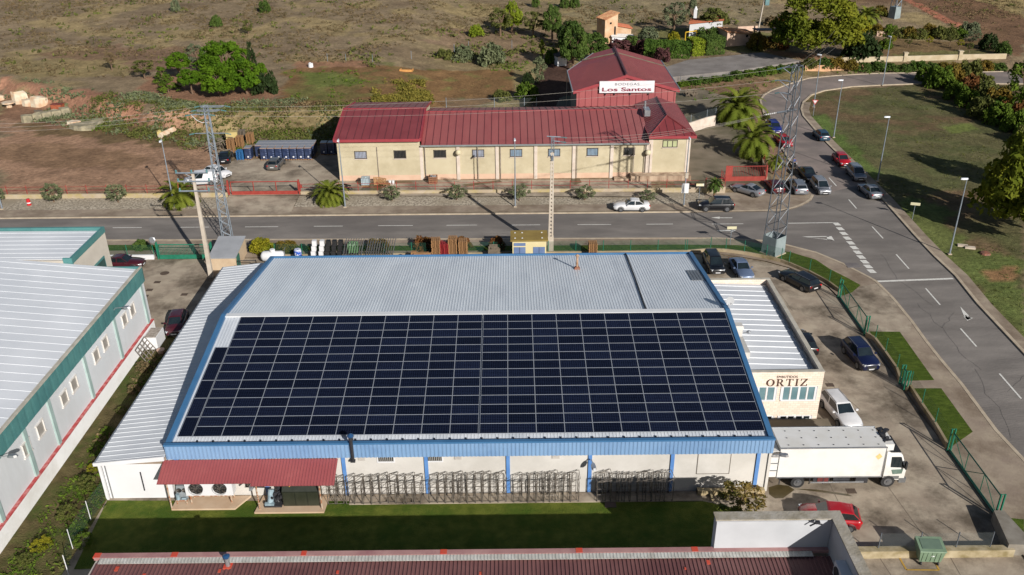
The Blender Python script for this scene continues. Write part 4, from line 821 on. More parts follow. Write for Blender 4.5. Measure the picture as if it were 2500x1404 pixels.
m_wirw = M('winery_window_frame', hc(60, 52, 46), hc(76, 68, 60), sc=3)
Bd = W('winery', 'long cream winery range with wine red metal roofs facing the road', 'winery', (0, 122, .5))
YF = 116.95
mb = MB()
mb.bx(-23.6, -12.35, YF, 135.2, 1.2, 6.2); mb.bx(-12.33, 18.85, YF+.15, 135.0, 1.2, 5.4); mb.bx(18.87, 24.5, YF, 132.4, 1.2, 6.25)
Bd.part('wall', mb, m_stucco)
mb = MB(); mb.bx(-23.62, -12.36, YF-.012, YF+.2, .45, 1.25); mb.bx(-12.36, 18.86, YF+.13, YF+.3, .45, 1.25); mb.bx(18.86, 24.52, YF-.012, YF+.2, .45, 1.25); mb.bx(24.3, 24.52, YF+.2, 132.3, .45, 1.25); mb.bx(-23.62, -23.4, YF+.2, 135.1, .45, 1.25); Bd.part('base_course', mb, m_base)
def seam_roof(name, e0, e1, r1, r0_, nseam, mt, lab=None, n0=0):
    """rectangular slope e0-e1 (eave) to r0-r1 (ridge) with standing seams"""
    e0, e1, r1, r0_ = map(Vector, (e0, e1, r1, r0_)); mb = MB(); dn = Vector((0, 0, -.12))
    mb.hull([e0+dn, e1+dn, r1+dn, r0_+dn], [e0, e1, r1, r0_])
    N = (e1-e0).cross(r0_-e0).normalized(); N = N if N.z > 0 else -N; u = (e1-e0).normalized()*.035
    for i in range(nseam):
        t = (i+.5)/nseam; a, b2 = e0.lerp(e1, t), r0_.lerp(r1, t); mb.hull([a-u-N*.01, a+u-N*.01, b2+u-N*.01, b2-u-N*.01], [a-u+N*.055, a+u+N*.055, b2+u+N*.055, b2-u+N*.055], 1)
    return Bd.part(name, mb, [mt, m_wseam], **({'label': lab} if lab else {}))
seam_roof('roof', (-23.75, 116.5, 6.5), (-12.3, 116.5, 6.5), (-12.3, 126, 8.12), (-23.75, 126, 8.12), 11, m_wred2, 'deep red roof of the higher left end')
seam_roof('roof', (-12.3, 135.4, 6.5), (-23.75, 135.4, 6.5), (-23.75, 126, 8.12), (-12.3, 126, 8.12), 11, m_wred2)
seam_roof('roof', (-12.1, 116.75, 5.55), (18.9, 116.75, 5.55), (18.9, 126, 7.6), (-12.1, 126, 7.6), 31, m_wred, 'long faded red middle roof')
seam_roof('roof', (18.9, 135.2, 5.55), (-12.1, 135.2, 5.55), (-12.1, 126, 7.6), (18.9, 126, 7.6), 31, m_wred)
mb = MB()
for x in (-23.95, -12.3):
    mb.hull([(x, 116.42, 6.2), (x+.22, 116.42, 6.2), (x+.22, 126, 7.9), (x, 126, 7.9)], [(x, 116.42, 6.62), (x+.22, 116.42, 6.62), (x+.22, 126, 8.24), (x, 126, 8.24)])
    mb.hull([(x, 126.0, 7.9), (x+.22, 126.0, 7.9), (x+.22, 135.5, 6.3), (x, 135.5, 6.3)], [(x, 126.0, 8.24), (x+.22, 126.0, 8.24), (x+.22, 135.5, 6.62), (x, 135.5, 6.62)])
mb.bx(-23.73, -12.3, 116.4, 116.52, 6.15, 6.54); mb.bx(-23.73, -12.3, 125.85, 126.15, 8.1, 8.2); mb.bx(-12.05, 18.9, 125.9, 126.1, 7.58, 7.66)
mb.hull([(-12.07, 117, 5.4), (-12.04, 117, 5.4), (-12.04, 126, 7.5), (-12.07, 126, 7.5)], [(-12.07, 117, 6.5), (-12.04, 117, 6.5), (-12.04, 126, 8.0), (-12.07, 126, 8.0)])
Bd.part('red_trim', mb, m_rtrim)
# hipped right block
ex0, ex1, ey0, ey1, ez, az = 18.75, 25.05, 116.45, 132.6, 6.55, 8.0
F0 = (21.75, 121.2, az); F1 = (21.75, 131.0, az+.05)
mb = MB()
def slope_poly(mb, pts, n, edge):
    """triangle/trapezium slope with seams perpendicular to its eave: pts = eave a, eave b, then upper points"""
    pts = [Vector(p) for p in pts]; mb.poly(pts); a, b2 = pts[0], pts[1]; N = (b2-a).cross(pts[2]-a).normalized(); N = N if N.z > 0 else -N
    u = (b2-a).normalized(); vdir = N.cross(u); vdir = vdir if vdir.z > 0 else -vdir
    for i in range(n):
        t = (i+.5)/n; s0 = a.lerp(b2, t); best = 0
        m_ = len(pts)
        for k in range(1, m_):
            p, q = pts[k], pts[(k+1) % m_]; pu, pv = (p-s0).dot(u), (p-s0).dot(vdir); qu, qv = (q-s0).dot(u), (q-s0).dot(vdir)
            if (pu <= 0 <= qu) or (qu <= 0 <= pu):
                if abs(pu-qu) > 1e-6: vv = pv+(qv-pv)*(-pu)/(qu-pu); best = max(best, vv)
        if best > .3:
            e = s0+vdir*(best-.05); w_ = u*.03; mb.hull([s0-w_-N*.01, s0+w_-N*.01, e+w_-N*.01, e-w_-N*.01], [s0-w_+N*.05, s0+w_+N*.05, e+w_+N*.05, e-w_+N*.05], 1)
slope_poly(mb, [(ex0, ey0, ez), (ex1, ey0, ez), F0], 6, 0)
slope_poly(mb, [(ex1, ey0, ez), (ex1, ey1, ez), F1, F0], 20, 0)
slope_poly(mb, [(ex0, ey1, ez), (ex0, ey0, ez), F0, F1], 20, 0)
slope_poly(mb, [(ex1, ey1, ez), (ex0, ey1, ez), F1], 6, 0)
mb.quad((ex0, ey0, ez-.02), (ex0, ey1, ez-.02), (ex1, ey1, ez-.02), (ex1, ey0, ez-.02))
for a, b2 in (((ex0, ey0, ez), F0), ((ex1, ey0, ez), F0), (F0, F1)): mb.tube([Vector(a)+Vector((0, 0, .03)), Vector(b2)+Vector((0, 0, .03))], .1, 5, 1 if a == F0 else 0)
Bd.part('hip_roof', mb, [m_wred2, m_wseam])
mb = MB(); mb.bx(ex0-.05, ex1+.08, ey0-.08, ey0+.02, 6.2, 6.56); mb.bx(ex1, ex1+.08, ey0+.02, ey1, 6.2, 6.56); mb.bx(ex0-.06, ex0+.02, ey0+.02, ey1, 6.2, 6.56); Bd.part('red_trim', mb, m_rtrim)
mb = MB(); mb.tube([(-12.2, 116.62, 5.45), (18.8, 116.62, 5.45)], .13, 6); Bd.part('gutter', mb, M('grey_gutter', hc(120, 126, 126), hc(134, 140, 140), rough=.4, sc=1))
for x in [-12.2]+[GY(q, 400, YF).x for q in (1119, 1214, 1308, 1401, 1493, 1580)]:
    mb = MB(); mb.bx(x-.22, x+.22, YF-.02, YF+.2, .5, 5.3); Bd.part('pier', mb, m_pier)
for x in (24.2, 19.1): mb = MB(); mb.bx(x-.28, x+.28, YF-.05, YF+.1, .5, 6.18); Bd.part('pier', mb, m_pier)
for x in [-18.2, -11.7]+[GY(q, 400, YF).x for q in (1167, 1222, 1408, 1546, 1573, 1585)]:
    mb = MB(); mb.tube([(x, YF-.08, .6), (x, YF-.08, 5.3)], .055, 6); Bd.part('downpipe', mb, M('downpipe_grey', hc(150, 140, 130), hc(120, 108, 98), sc=2))
def wwin(px0, px1, py0, py1, kind, y=YF):
    a, c = GY(px0, py1, y), GY(px1, py0, y); x0, x1, z0, z1 = a.x, c.x, a.z, c.z
    f = MB(); t = .1
    for q in ((x0, x0+t, z0, z1), (x1-t, x1, z0, z1), (x0, x1, z1-t, z1), (x0, x1, z0, z0+t)): f.bx(q[0], q[1], y-.035, y+.16, q[2], q[3])
    o = Bd.part('window', f, m_wirw)
    g = MB(); g.quad((x0+t, y+.0-.012, z0+t), (x1-t, y-.012, z0+t), (x1-t, y-.012, z1-t), (x0+t, y-.012, z1-t))
    gm_ = {'w': M('pale_blind', hc(170, 176, 190), hc(150, 158, 176), sc=.6, rough=.3), 'd': m_glass, 'b': M('blue_blind', hc(120, 146, 170), hc(146, 168, 188), sc=.6, rough=.25), 'g': M('greenish_pane', hc(176, 180, 140), hc(160, 166, 126), sc=.7, rough=.2)}[kind]  # plain pane colours by kind: pale, dark, blue, greenish
    Bd.part('pane', g, gm_, sub=o); k = MB(); nb = 2 if kind == 'g' else 9
    for i in range(1, nb+(1 if kind == 'g' else 0)):
        xx = x0+(x1-x0)*i/(nb+(1 if kind == 'g' else 0)); k.bx(xx-(.05 if kind == 'g' else .022), xx+(.05 if kind == 'g' else .022), y-.05, y-.02, z0+t, z1-t)
    Bd.part('bars', k, m_wirw, sub=o)
    s = MB(); s.bx(x0-.06, x1+.06, y-.1, y-.002, z0-.1, z0-.01); Bd.part('sill', s, m_pier, sub=o)
for a in [(866, 895, 369, 388, 'w'), (962, 991, 367, 387, 'd')]: wwin(*a)
for a in [(1059, 1089, 366, 385, 'd'), (1153, 1182, 365, 384, 'w'), (1245, 1275, 364, 383, 'b'), (1338, 1368, 363, 382, 'b'), (1432, 1461, 361, 381, 'b'), (1522, 1551, 360, 379, 'd')]: wwin(*a, y=YF+.13)
wwin(1617, 1655, 342, 360, 'g')
for q in (1119, 1581):
    x = GY(q, 370, YF).x; z = GY(q, 370, YF).z; mb = MB(); mb.lathe([(.04, -.4), (.24, -.33), (.38, -.1), (.38, .12), (.22, .34), (.05, .4)], 12, c=(x, YF-.45, z)); Bd.part('globe_lamp', mb, M('globe_cream', hc(206, 196, 168), hc(196, 184, 152), sc=1), label='round cream globe lamp on a pier')
mb = MB(); mb.bx(18.95, 19.75, 123.2, 125.2, 7.35, 8.2); mb.tube([(19.3, 125.6, 7.3), (19.3, 125.6, 8.9)], .16, 8); Bd.part('roof_unit', mb, m_alu)
mb = MB(); mb.bx(16.4, 24.6, 115.4, 116.9, .3, 1.25); mb.bx(14.2, 16.4, 115.8, 116.9, .3, .75); tag(mb.build('loading_plinth', M('stained_plinth', hc(196, 174, 150), hc(130, 104, 84), rough=.9, sc=1.2, det=6, st=(1, 1, .2))), 'stained concrete plinth at the foot of the hipped winery block', 'plinth')
# ================================================================ winery hall with the sign
Hh = W('winery_hall', 'tall red gabled winery hall with a white name sign on its front', 'hall', (18, 145, .5))
mb = MB(); mb.hull([(10.2, 135.2, .5), (25.4, 135.2, .5), (25.4, 135.2, 7.9), (17.72, 135.2, 10.2), (10.2, 135.2, 7.75)], [(10.2, 135.45, .5), (25.4, 135.45, .5), (25.4, 135.45, 7.9), (17.72, 135.45, 10.2), (10.2, 135.45, 7.75)])
for i in range(16):
    x = 10.6+i*.97; zt = 7.75+(x-10.2)*.325 if x < 17.72 else 10.2-(x-17.72)*.3; mb.bx(x-.03, x+.03, 135.14, 135.21, .5, zt-.1, 1)
Hh.part('gable_wall', mb, [m_hall, M('hall_seam', hc(122, 46, 52), hc(132, 54, 60))])
mb = MB(); mb.bx(25.2, 25.4, 135.45, 154.4, .5, 7.9); mb.hull([(10.2, 135.45, .5), (10.4, 135.45, .5), (10.4, 148, .5), (10.2, 148, .5)], [(10.2, 135.45, 7.8), (10.4, 135.45, 7.8), (10.4, 148, 7.8), (10.2, 148, 7.8)]); mb.hull([(10.2, 148, .5), (10.4, 148, .5), (14.4, 154.4, .5), (14.2, 154.4, .5)], [(10.2, 148, 7.8), (10.4, 148, 7.8), (14.4, 154.4, 9.2), (14.2, 154.4, 9.2)])
mb.hull([(14.3, 154.3, .5), (25.3, 154.3, .5), (25.3, 154.3, 7.9), (17.9, 154.3, 10.2), (14.3, 154.3, 9.2)], [(14.3, 154.5, .5), (25.3, 154.5, .5), (25.3, 154.5, 7.9), (17.9, 154.5, 10.2), (14.3, 154.5, 9.2)]); Hh.part('wall', mb, M('hall_side', hc(150, 140, 134), hc(132, 120, 116), sc=.6))
mb = MB(); Lf, Lc, Lb, Rf, Rb, rf, rb = Vector((9.65, 135.0, 7.95)), Vector((9.6, 148.2, 7.95)), Vector((14.4, 154.7, 9.4)), Vector((25.9, 135.0, 8.05)), Vector((26.0, 154.7, 8.05)), Vector((17.72, 135.0, 10.36)), Vector((17.95, 154.7, 10.36))
slope_poly(mb, [Lc, Lf, rf, rb, Lb], 24, 0); slope_poly(mb, [Rf, Rb, rb, rf], 34, 0)
dn = Vector((0, 0, -.1)); mb.poly([Lf+dn, Lc+dn, Lb+dn, rb+dn, rf+dn]); mb.poly([rf+dn, rb+dn, Rb+dn, Rf+dn])
mb.tube([rf+Vector((0, 0, .04)), rb+Vector((0, 0, .04))], .22, 6, 1)
for a, b2, c, d in ((Lf, rf, rb, Lb),): 
    t = .78; mb.tube([Lf.lerp(Lc, 1.0)+Vector((2.6, 3.4, 1.0)), rf.lerp(rb, t)+Vector((0, 0, .03)), Rf.lerp(Rb, t)+Vector((0, 0, .05))], .1, 5, 2)
Hh.part('roof', mb, [M('hall_roof_red', hc(140, 64, 66), hc(150, 74, 74), rough=.5, sc=.3, det=5, c3=hc(134, 58, 62), sc3=.12), m_wseam, M('roof_joint_green', hc(112, 108, 88), hc(98, 84, 76))])
mb = MB(); 
for a, b2 in ((Lf, rf), (rf, Rf)): mb.hull([a+Vector((0, -.06, -.42)), b2+Vector((0, -.06, -.42)), b2+Vector((0, -.06, .03)), a+Vector((0, -.06, .03))], [a+Vector((0, -.0, -.42)), b2+Vector((0, -.0, -.42)), b2+Vector((0, -.0, .03)), a+Vector((0, -.0, .03))])
Hh.part('gable_trim', mb, m_rtrim)
mb = MB(); mb.tube([Lf+Vector((-.08, 0, 0)), Lc+Vector((-.08, 0, 0)), Lb+Vector((-.05, .08, 0))], .1, 6); mb.tube([Lc+Vector((-.1, -.2, 0)), Lc+Vector((-.1, -.2, -7.3))], .07, 6); mb.tube([Rf+Vector((.08, 0, 0)), Rb+Vector((.08, 0, 0))], .1, 6, 0); Hh.part('gutter', mb, m_alu)
mb = MB(); mb.bx(13.62, 21.97, 134.78, 134.92, 7.72, 9.5); sg = Hh.part('sign_board', mb, M('sign_white', hc(212, 212, 216), hc(220, 220, 224), rough=.4, sc=1))
m_sg, m_sr = M('sign_grey_letters', hc(70, 64, 70), hc(80, 74, 80)), M('sign_wine_letters', hc(120, 20, 52), hc(130, 26, 58))
o = text_mesh('BODEGAS', .62, m_sg, 'lettering', sg, Vector((17.8, 134.77, 8.86))-Hh.loc, off=-.006, space=1.12); o['label'] = 'thin grey letters reading BODEGAS'; k = 3.7/max(.1, o.dimensions.x); o.scale = (k, .85, 1)
o = text_mesh('Los Santos', .95, m_sr, 'lettering', sg, Vector((17.75, 134.77, 7.98))-Hh.loc, off=.022); o['label'] = 'bold wine red letters reading Los Santos'; k = 7.5/max(.1, o.dimensions.x); o.scale = (k, .82, 1)
mb = MB()
for x in (14.6, 16.0, 18.4, 21.2): mb.bx(x-.05, x+.05, 134.85, 135.2, 7.35, 7.8)
Hh.part('sign_bracket', mb, m_dark)
# ================================================================ small shed and transformer hut
S = W('tool_shed', 'small beige shed with a grey mono pitch roof behind the concrete pole', 'shed', (-32, 92, 0))
mb = MB(); mb.hull([(-33.5, 89.8, 0), (-30.6, 89.8, 0), (-30.6, 94.1, 0), (-33.5, 94.1, 0)], [(-33.5, 89.8, 1.5), (-30.6, 89.8, 1.5), (-30.6, 94.1, 2.1), (-33.5, 94.1, 2.1)]); S.part('wall', mb, M('beige_render', hc(196, 174, 146), hc(184, 160, 132), sc=1, det=5))
mb = MB(); mb.hull([(-33.6, 89.6, 1.5), (-30.5, 89.6, 1.5), (-30.5, 94.2, 2.14), (-33.6, 94.2, 2.14)], [(-33.6, 89.6, 1.58), (-30.5, 89.6, 1.58), (-30.5, 94.2, 2.22), (-33.6, 94.2, 2.22)]); S.part('roof', mb, M('grey_shed_roof', hc(150, 152, 156), hc(162, 164, 168), rough=.5, sc=.6))
mb = MB(); mb.bx(-30.58, -30.52, 90.1, 91.1, 0, 1.5); S.part('door', mb, M('green_shed_door', hc(40, 96, 78), hc(52, 108, 90)))
Hu = W('transformer_hut', 'small cream transformer hut with an ochre flat roof and blue double doors', 'hut', (1.9, 91.5, 0))
mb = MB(); mb.bx(.1, 3.85, 90.3, 92.7, 0, 2.95); Hu.part('wall', mb, M('cream_render', hc(206, 192, 146), hc(214, 200, 156), sc=.8))
mb = MB(); mb.bx(-.12, 4.05, 90.1, 92.9, 2.95, 3.1)
Hu.part('roof', mb, M('ochre_roof', hc(146, 124, 62), hc(130, 108, 52), rough=.9, sc=.8, det=6))
for a, c in ((.25, 1.55), (2.4, 3.7)):
    mb = MB(); mb.bx(a, c, 90.25, 90.295, 0, 2.2); mb.bx((a+c)/2-.02, (a+c)/2+.02, 90.235, 90.249, 0, 2.2, 1); Hu.part('door', mb, [M('blue_grey_door', hc(92, 112, 150), hc(104, 124, 162), sc=1), m_dark])
mb = MB(); mb.bx(.25, 1.55, 90.26, 90.297, 2.35, 2.7); Hu.part('vent_grille', mb, M('blue_grey_door', hc(92, 112, 150)))
for x in (.4, 1.2, 3.4):
    for y in (90.7, 92.2): mb = MB(); mb.box((x, y, 3.12), (.16, .16, .06)); Hu.part('roof_stud', mb, m_wclean)
# ================================================================ vehicles
m_tyre = M('tyre', hc(30, 30, 32), hc(40, 40, 41), rough=.85, sc=6)
m_rim = M('wheel_rim', hc(150, 152, 156), hc(130, 132, 136), rough=.3, metal=.7, sc=4)
m_lamp = M('headlight', hc(214, 216, 220), hc(180, 184, 190), rough=.1, sc=6, spec=.8)
m_tail = M('tail_light', hc(190, 20, 26), hc(150, 12, 18), rough=.2, sc=5)
m_plate = M('plate_white', hc(206, 206, 206), hc(190, 190, 192), sc=3)
m_trim = M('bumper_black', hc(34, 34, 36), hc(44, 44, 46), rough=.6, sc=3)
m_cglass = M('car_glass', hc(18, 24, 28), hc(34, 44, 48), rough=.06, sc=.5, spec=.9)
STY = {  # L, W, H, belt, hood, windscreen base/top x, roof rear x, rear window base x, deck z, wheel r, axle front/rear
    'sedan': (4.6, 1.78, 1.44, .93, .84, .85, .15, -.95, -1.62, 1.0, .32, 1.38, -1.32),
    'coupe': (4.55, 1.78, 1.38, .92, .80, .80, .05, -.85, -1.75, .98, .33, 1.36, -1.34),
    'hatch': (4.05, 1.72, 1.45, .94, .86, .95, .25, -1.45, -1.9, 1.0, .31, 1.25, -1.25),
    'wagon': (4.75, 1.82, 1.48, .95, .86, 1.0, .25, -1.95, -2.26, 1.02, .33, 1.42, -1.36),
    'suv': (4.45, 1.86, 1.64, 1.06, 1.0, .98, .3, -1.75, -2.1, 1.12, .37, 1.36, -1.3),
    'mpv': (4.3, 1.78, 1.64, 1.0, .9, 1.35, .45, -1.8, -2.06, 1.06, .32, 1.3, -1.3),
    'van': (4.5, 1.84, 1.85, 1.05, .95, 1.45, .75, -2.1, -2.2, 1.12, .33, 1.4, -1.4)}
def car_proto(st):
    L_, W_, Ht, belt, hood, wb, wt, rr, rb, deck, wr, af, ar = STY[st]; w = W_/2; l = L_/2
    t = thing('parked_car', '', 'car')
    mb = MB(); sec = [(l, .72, .32, hood-.22), (l-.1, .86, .24, hood-.1), (l-.45, .97, .2, hood-.03), ((l+wb)/2, 1, .2, hood+.02), (wb, 1, .2, belt), (0, 1.0, .2, belt+.01), (rb+.5, 1, .2, belt+.03), (rb, .99, .2, deck), (-l+.3, .96, .22, deck-.02), (-l+.08, .88, .28, deck-.08), (-l, .8, .36, deck-.22)]
    sec.sort(key=lambda q: -q[0]); o = 0; n_ = 11
    for x, f, zb, zt in sec:
        q = w*f; mb.v += [(x, -q*.86, zb), (x, -q, zb+.14), (x, -q*1.0, zb+(zt-zb)*.6), (x, -q*.97, zt-.09), (x, -q*.86, zt), (x, 0, zt+.035), (x, q*.86, zt), (x, q*.97, zt-.09), (x, q, zb+(zt-zb)*.6), (x, q, zb+.14), (x, q*.86, zb)]
    for i in range(len(sec)-1):
        for j in range(n_): mb.f.append((i*n_+j, i*n_+(j+1) % n_, (i+1)*n_+(j+1) % n_, (i+1)*n_+j)); mb.m.append(0)
    k = (len(sec)-1)*n_; mb.f.append(tuple(range(n_-1, -1, -1))); mb.f.append(tuple(k+j for j in range(n_))); mb.m += [0, 0]
    # cabin: painted pillars and roof
    cb, ct = w*.90, w*.70; zb = belt-.02; zt = Ht-.05
    B_ = [(wb, cb*.9, zb), ((wb+rb)/2, cb, zb), (rb, cb*.88, deck-.03)]; T_ = [(wt, ct*.96, zt), ((wt+rr)/2, ct, zt+.02), (rr, ct*.94, zt-.03)]
    lo = [(x, -y, z) for x, y, z in B_]+[(x, y, z) for x, y, z in B_[::-1]]; hi = [(x, -y, z) for x, y, z in T_]+[(x, y, z) for x, y, z in T_[::-1]]
    mb.hull(lo, hi); crown = [(x+(-.12 if i in (0, 5) else .12 if i in (2, 3) else 0), y*.8, z+.045) for i, (x, y, z) in enumerate(hi)]; mb.hull(hi, crown)
    b = mb.build('body', paint('grey_base', hc(120, 120, 120)), t)
    b.data.polygons.foreach_set('use_smooth', [i < (len(sec)-1)*n_ for i in range(len(b.data.polygons))])
    def pane(nm, a, b2, c, d, off=.012, ins=.09):
        a, b2, c, d = map(Vector, (a, b2, c, d)); N = (b2-a).cross(d-a).normalized(); ce = (a+b2+c+d)/4
        if N.dot(ce-Vector((0, 0, .8))) < 0: N = -N
        P = [p.lerp(ce, ins)+N*off for p in (a, b2, c, d)]; m2 = MB(); m2.hull([p-N*.01 for p in P], P); m2.build(nm, m_cglass, t)
    pane('windscreen', lo[0], lo[5], hi[5], hi[0]); pane('rear_window', lo[2], lo[3], hi[3], hi[2])
    for s in (0, 1):
        q = (lambda L0: L0[:3]) if s == 0 else (lambda L0: L0[:2:-1])
        l3, h3 = q(lo), q(hi)
        pane('side_window', l3[0], l3[1], h3[1], h3[0])
        if st != 'van': pane('side_window', l3[1], l3[2], h3[2], h3[1])
    for x in (af, ar):
        for s in (-1, 1):
            m2 = MB(); y = s*(w-.06); m2.tube([(x, y-.1, wr), (x, y+.1, wr)], wr, 16); wh = m2.build('wheel', m_tyre, t)
            m2 = MB(); ys = y+s*.09; m2.tube([(x, ys, wr), (x, ys+s*.025, wr)], wr*.66, 14); m2.build('rim', m_rim, wh)
    m2 = MB()
    for x in (af, ar):
        for s in (-1, 1):
            y = s*w; pts = [(x+(wr+.07)*math.cos(a), y*1.003-s*.01, wr+(wr+.07)*math.sin(a)) for a in [PI*i/10 for i in range(11)]]; m2.tube(pts, .045, 4)
    m2.bx(-l+.3, l-.3, -w*.9, w*.9, .14, .26); m2.build('wheel_arch_trim', m_trim, t)
    for s in (-1, 1):
        m2 = MB(); m2.box((l-.16, s*w*.68, hood-.19), (.26, .3, .15), rz=-s*.45); m2.build('headlight', m_lamp, t)
        m2 = MB(); m2.box((-l+.11, s*w*.72, deck-.2), (.2, .26, .17), rz=s*.3); m2.build('tail_light', m_tail, t)
        m2 = MB(); m2.box((wb-.3, s*(w+.09), belt+.05), (.12, .2, .13)); m2.build('mirror', b.data.materials[0], t)
    m2 = MB(); m2.bx(l-.08, l+.015, -w*.45, w*.45, .48, hood-.25); m2.bx(l-.1, l+.01, -w*.6, w*.6, .3, .42); m2.build('grille', m_trim, t)
    m2 = MB(); m2.bx(-l-.012, -l+.02, -.26, .26, .55, .67); m2.build('number_plate', m_plate, t)
    m2 = MB(); m2.bx(l+.016, l+.03, -.26, .26, .38, .49); m2.build('number_plate', m_plate, t)
    if st in ('suv', 'wagon'):
        for s in (-1, 1): m2 = MB(); m2.tube([(wt-.1, s*ct*.88, Ht), (rr+.15, s*ct*.86, Ht)], .025, 5); m2.build('roof_rail', m_alu, t)
    return t
PROTO = {}
def car(st, color, p_rear, p_front, z, label, cat='car', roofc=None, name=None, group=None):
    r, f = G(*p_rear, z), G(*p_front, z); c = (r+f)/2; hd = math.atan2(f.y-r.y, f.x-r.x)
    if len(p_rear) > 2: pass
    key = st
    if key not in PROTO: PROTO[key] = o = car_proto(st); o.location = (c.x, c.y, z); o.rotation_euler = (0, 0, hd); o['label'] = label
    else: o = dup(PROTO[key], (c.x, c.y, z), hd, label)
    o['category'] = cat
    for ch in (o.children if PROTO[key] is o else [q for q in bpy.data.objects if q.parent is o]):
        if ch.name.split('.')[0] in ('body', 'mirror'):
            ch.material_slots[0].link = 'OBJECT'; ch.material_slots[0].material = color
    return o
pw, pbk, psi, pre, pnv, pma, pgr = paint('white', hc(222, 222, 224)), paint('black', hc(20, 21, 26)), paint('silver', hc(150, 154, 162), .5), paint('red', hc(168, 18, 32)), paint('navy', hc(16, 24, 60)), paint('maroon', hc(70, 22, 32)), paint('grey', hc(112, 110, 106), .4)
pbl, pte, pgb, pgd = paint('blue', hc(28, 40, 120)), paint('teal_blue', hc(34, 66, 88)), paint('grey_blue', hc(112, 128, 158), .3), paint('pale_silver', hc(168, 170, 176), .5)
zp = .125
car('sedan', pw, (1584, 512), (1498, 511.5), zp, 'white saloon parked side on along the far pavement')
car('suv', pbk, (1791, 511), (1702, 510.5), zp, 'black sport utility parked on the far pavement beside the road corner')
car('coupe', pgd, (1856, 481), (1793, 463), zp, 'silver coupe parked askew before the red side gate')
car('hatch', pma, (1902, 478), (1877, 450), zp, 'dark maroon hatchback seen through the legs of the tall lattice tower')
car('wagon', psi, (1956, 479), (1936, 449), zp, 'silver estate car with its red rear lights towards us at the corner')
car('mpv', pgd, (1988, 450), (2016, 482), .03, 'silver and black crossover facing us at the front of the corner row')
car('sedan', pbk, (1956, 419), (1987, 451), .03, 'black saloon with a silver sunshade in its windscreen')
car('hatch', pre, (1898, 341), (1927, 366), .03, 'red hatchback partly hidden behind the upper half of the lattice tower')
car('wagon', pbl, (1877, 305), (1902, 334), .03, 'deep blue car beside the two big palms')
car('hatch', pte, (2014, 348), (1993, 328), .03, 'teal blue hatchback, farthest of the cars along the field kerb')
car('hatch', pre, (2040, 386), (2067, 413), .03, 'bright red hatchback facing us along the field kerb')
car('mpv', psi, (2074, 417), (2104, 449), .03, 'silver people carrier facing us behind the bright red hatchback')
car('sedan', psi, (2141, 491), (2104, 460), .03, 'silver saloon seen from behind, nearest along the field kerb')
car('mpv', pbk, (1731, 634), (1752, 675), .012, 'black people carrier by the rear corner of the factory roof')
car('sedan', pgb, (1793, 646), (1824, 690), .012, 'blue grey saloon parked beside the black people carrier')
car('wagon', pbk, (1980, 711), (1920, 679), .012, 'black estate car with roof rails parked against the fence wall')
car('suv', pnv, (2076, 855), (2121, 906), .012, 'navy sport utility facing us inside the green fence')
car('wagon', pw, (2022, 982), (2078, 1051), .012, 'white estate car beside the cream office, behind the lorry')
car('hatch', pre, (2101, 1283), (1944, 1266), .012, 'glossy red hatchback half hidden by the workshop parapet')
car('hatch', pma, (444, 773), (424, 830), .012, 'dark maroon car parked tight in the shadow of the annex')
car('sedan', pma, (258, 652), (350, 652), .012, 'dark maroon saloon peeping out behind the left warehouse roof')
car('hatch', pbk, (1972, 868), (1944, 826), .012, 'black car almost hidden along the right wall of the office wing')
car('sedan', pbk, (546, 404), (556, 380), .52, 'black saloon by the pallet stacks in the winery yard')
car('hatch', pgr, (666, 418), (684, 398), .52, 'grey hatchback in front of the blue wrapped pallets')
car('van', pw, (532, 446), (452, 452), .52, 'white panel van behind the palm in the winery yard', 'van')
car('hatch', pw, (508, 424), (560, 436), .52, 'white hatchback beyond the white panel van')
for q in bpy.data.objects:
    if q.type == 'EMPTY' and q.name.startswith('parked_car') and 'van' in q.get('label', '') and 'panel van behind' in q['label']: q.name = 'panel_van'
# ---- lorry
Lr = W('lorry', 'white refrigerated box lorry backed up to the hall corner', 'lorry', (23.5, 53, 0))
m_lw = M('lorry_white', hc(218, 217, 214), hc(224, 223, 221), rough=.4, sc=.4, c3=hc(210, 207, 200), sc3=.3)
y0_, y1_ = 51.72, 54.28
mb = MB(); mb.bx(19.15, 26.75, y0_, y1_, .98, 3.6); Lr.part('box_body', mb, m_lw)
mb = MB()
for q in ((19.1, 26.8, y0_-.02, y0_+.05, 3.55, 3.63), (19.1, 26.8, y1_-.05, y1_+.02, 3.55, 3.63), (19.1, 26.8, y0_-.025, y0_-.001, .95, 1.05)): mb.bx(*q)
mb.bx(26.72, 26.78, y0_-.01, y0_+.04, .98, 3.6); Lr.part('box_edge', mb, m_alu)
mb = MB()
for i in range(7):
    for j in range(3): mb.box((19.8+i*1.08+j*.1, 52.1+j*.85, 3.61), (.09, .06, .05))
Lr.part('roof_rivets', mb, m_dark)
mb = MB(); mb.bx(18.35, 19.1, y0_+.06, y1_-.06, 1.0, 3.3, 0); Lr.part('tail_door', mb, m_lw)
mb = MB()
for z in (1.55, 2.2, 2.8): mb.bx(18.32, 19.12, y0_+.03, y0_+.058, z, z+.09)
mb.bx(18.3, 18.36, y0_+.03, y0_+.1, 1.0, 3.3); Lr.part('tail_lift', mb, m_alu)
mb = MB(); mb.bx(18.5, 26.9, 52.3, 53.7, .6, .92); mb.bx(21.9, 23.1, 51.85, 52.25, .45, .85); mb.bx(23.4, 24.6, 51.9, 52.3, .42, .88); mb.bx(25.0, 25.9, 51.8, 52.3, .35, .9)
for x in (19.4, 21.6, 22.6): mb.bx(x, x+.06, 51.78, 51.84, .3, .95)
Lr.part('chassis', mb, m_dark)
mb = MB(); mb.bx(21.7, 25.6, 51.74, 51.8, .42, .52); Lr.part('side_guard', mb, m_alu)
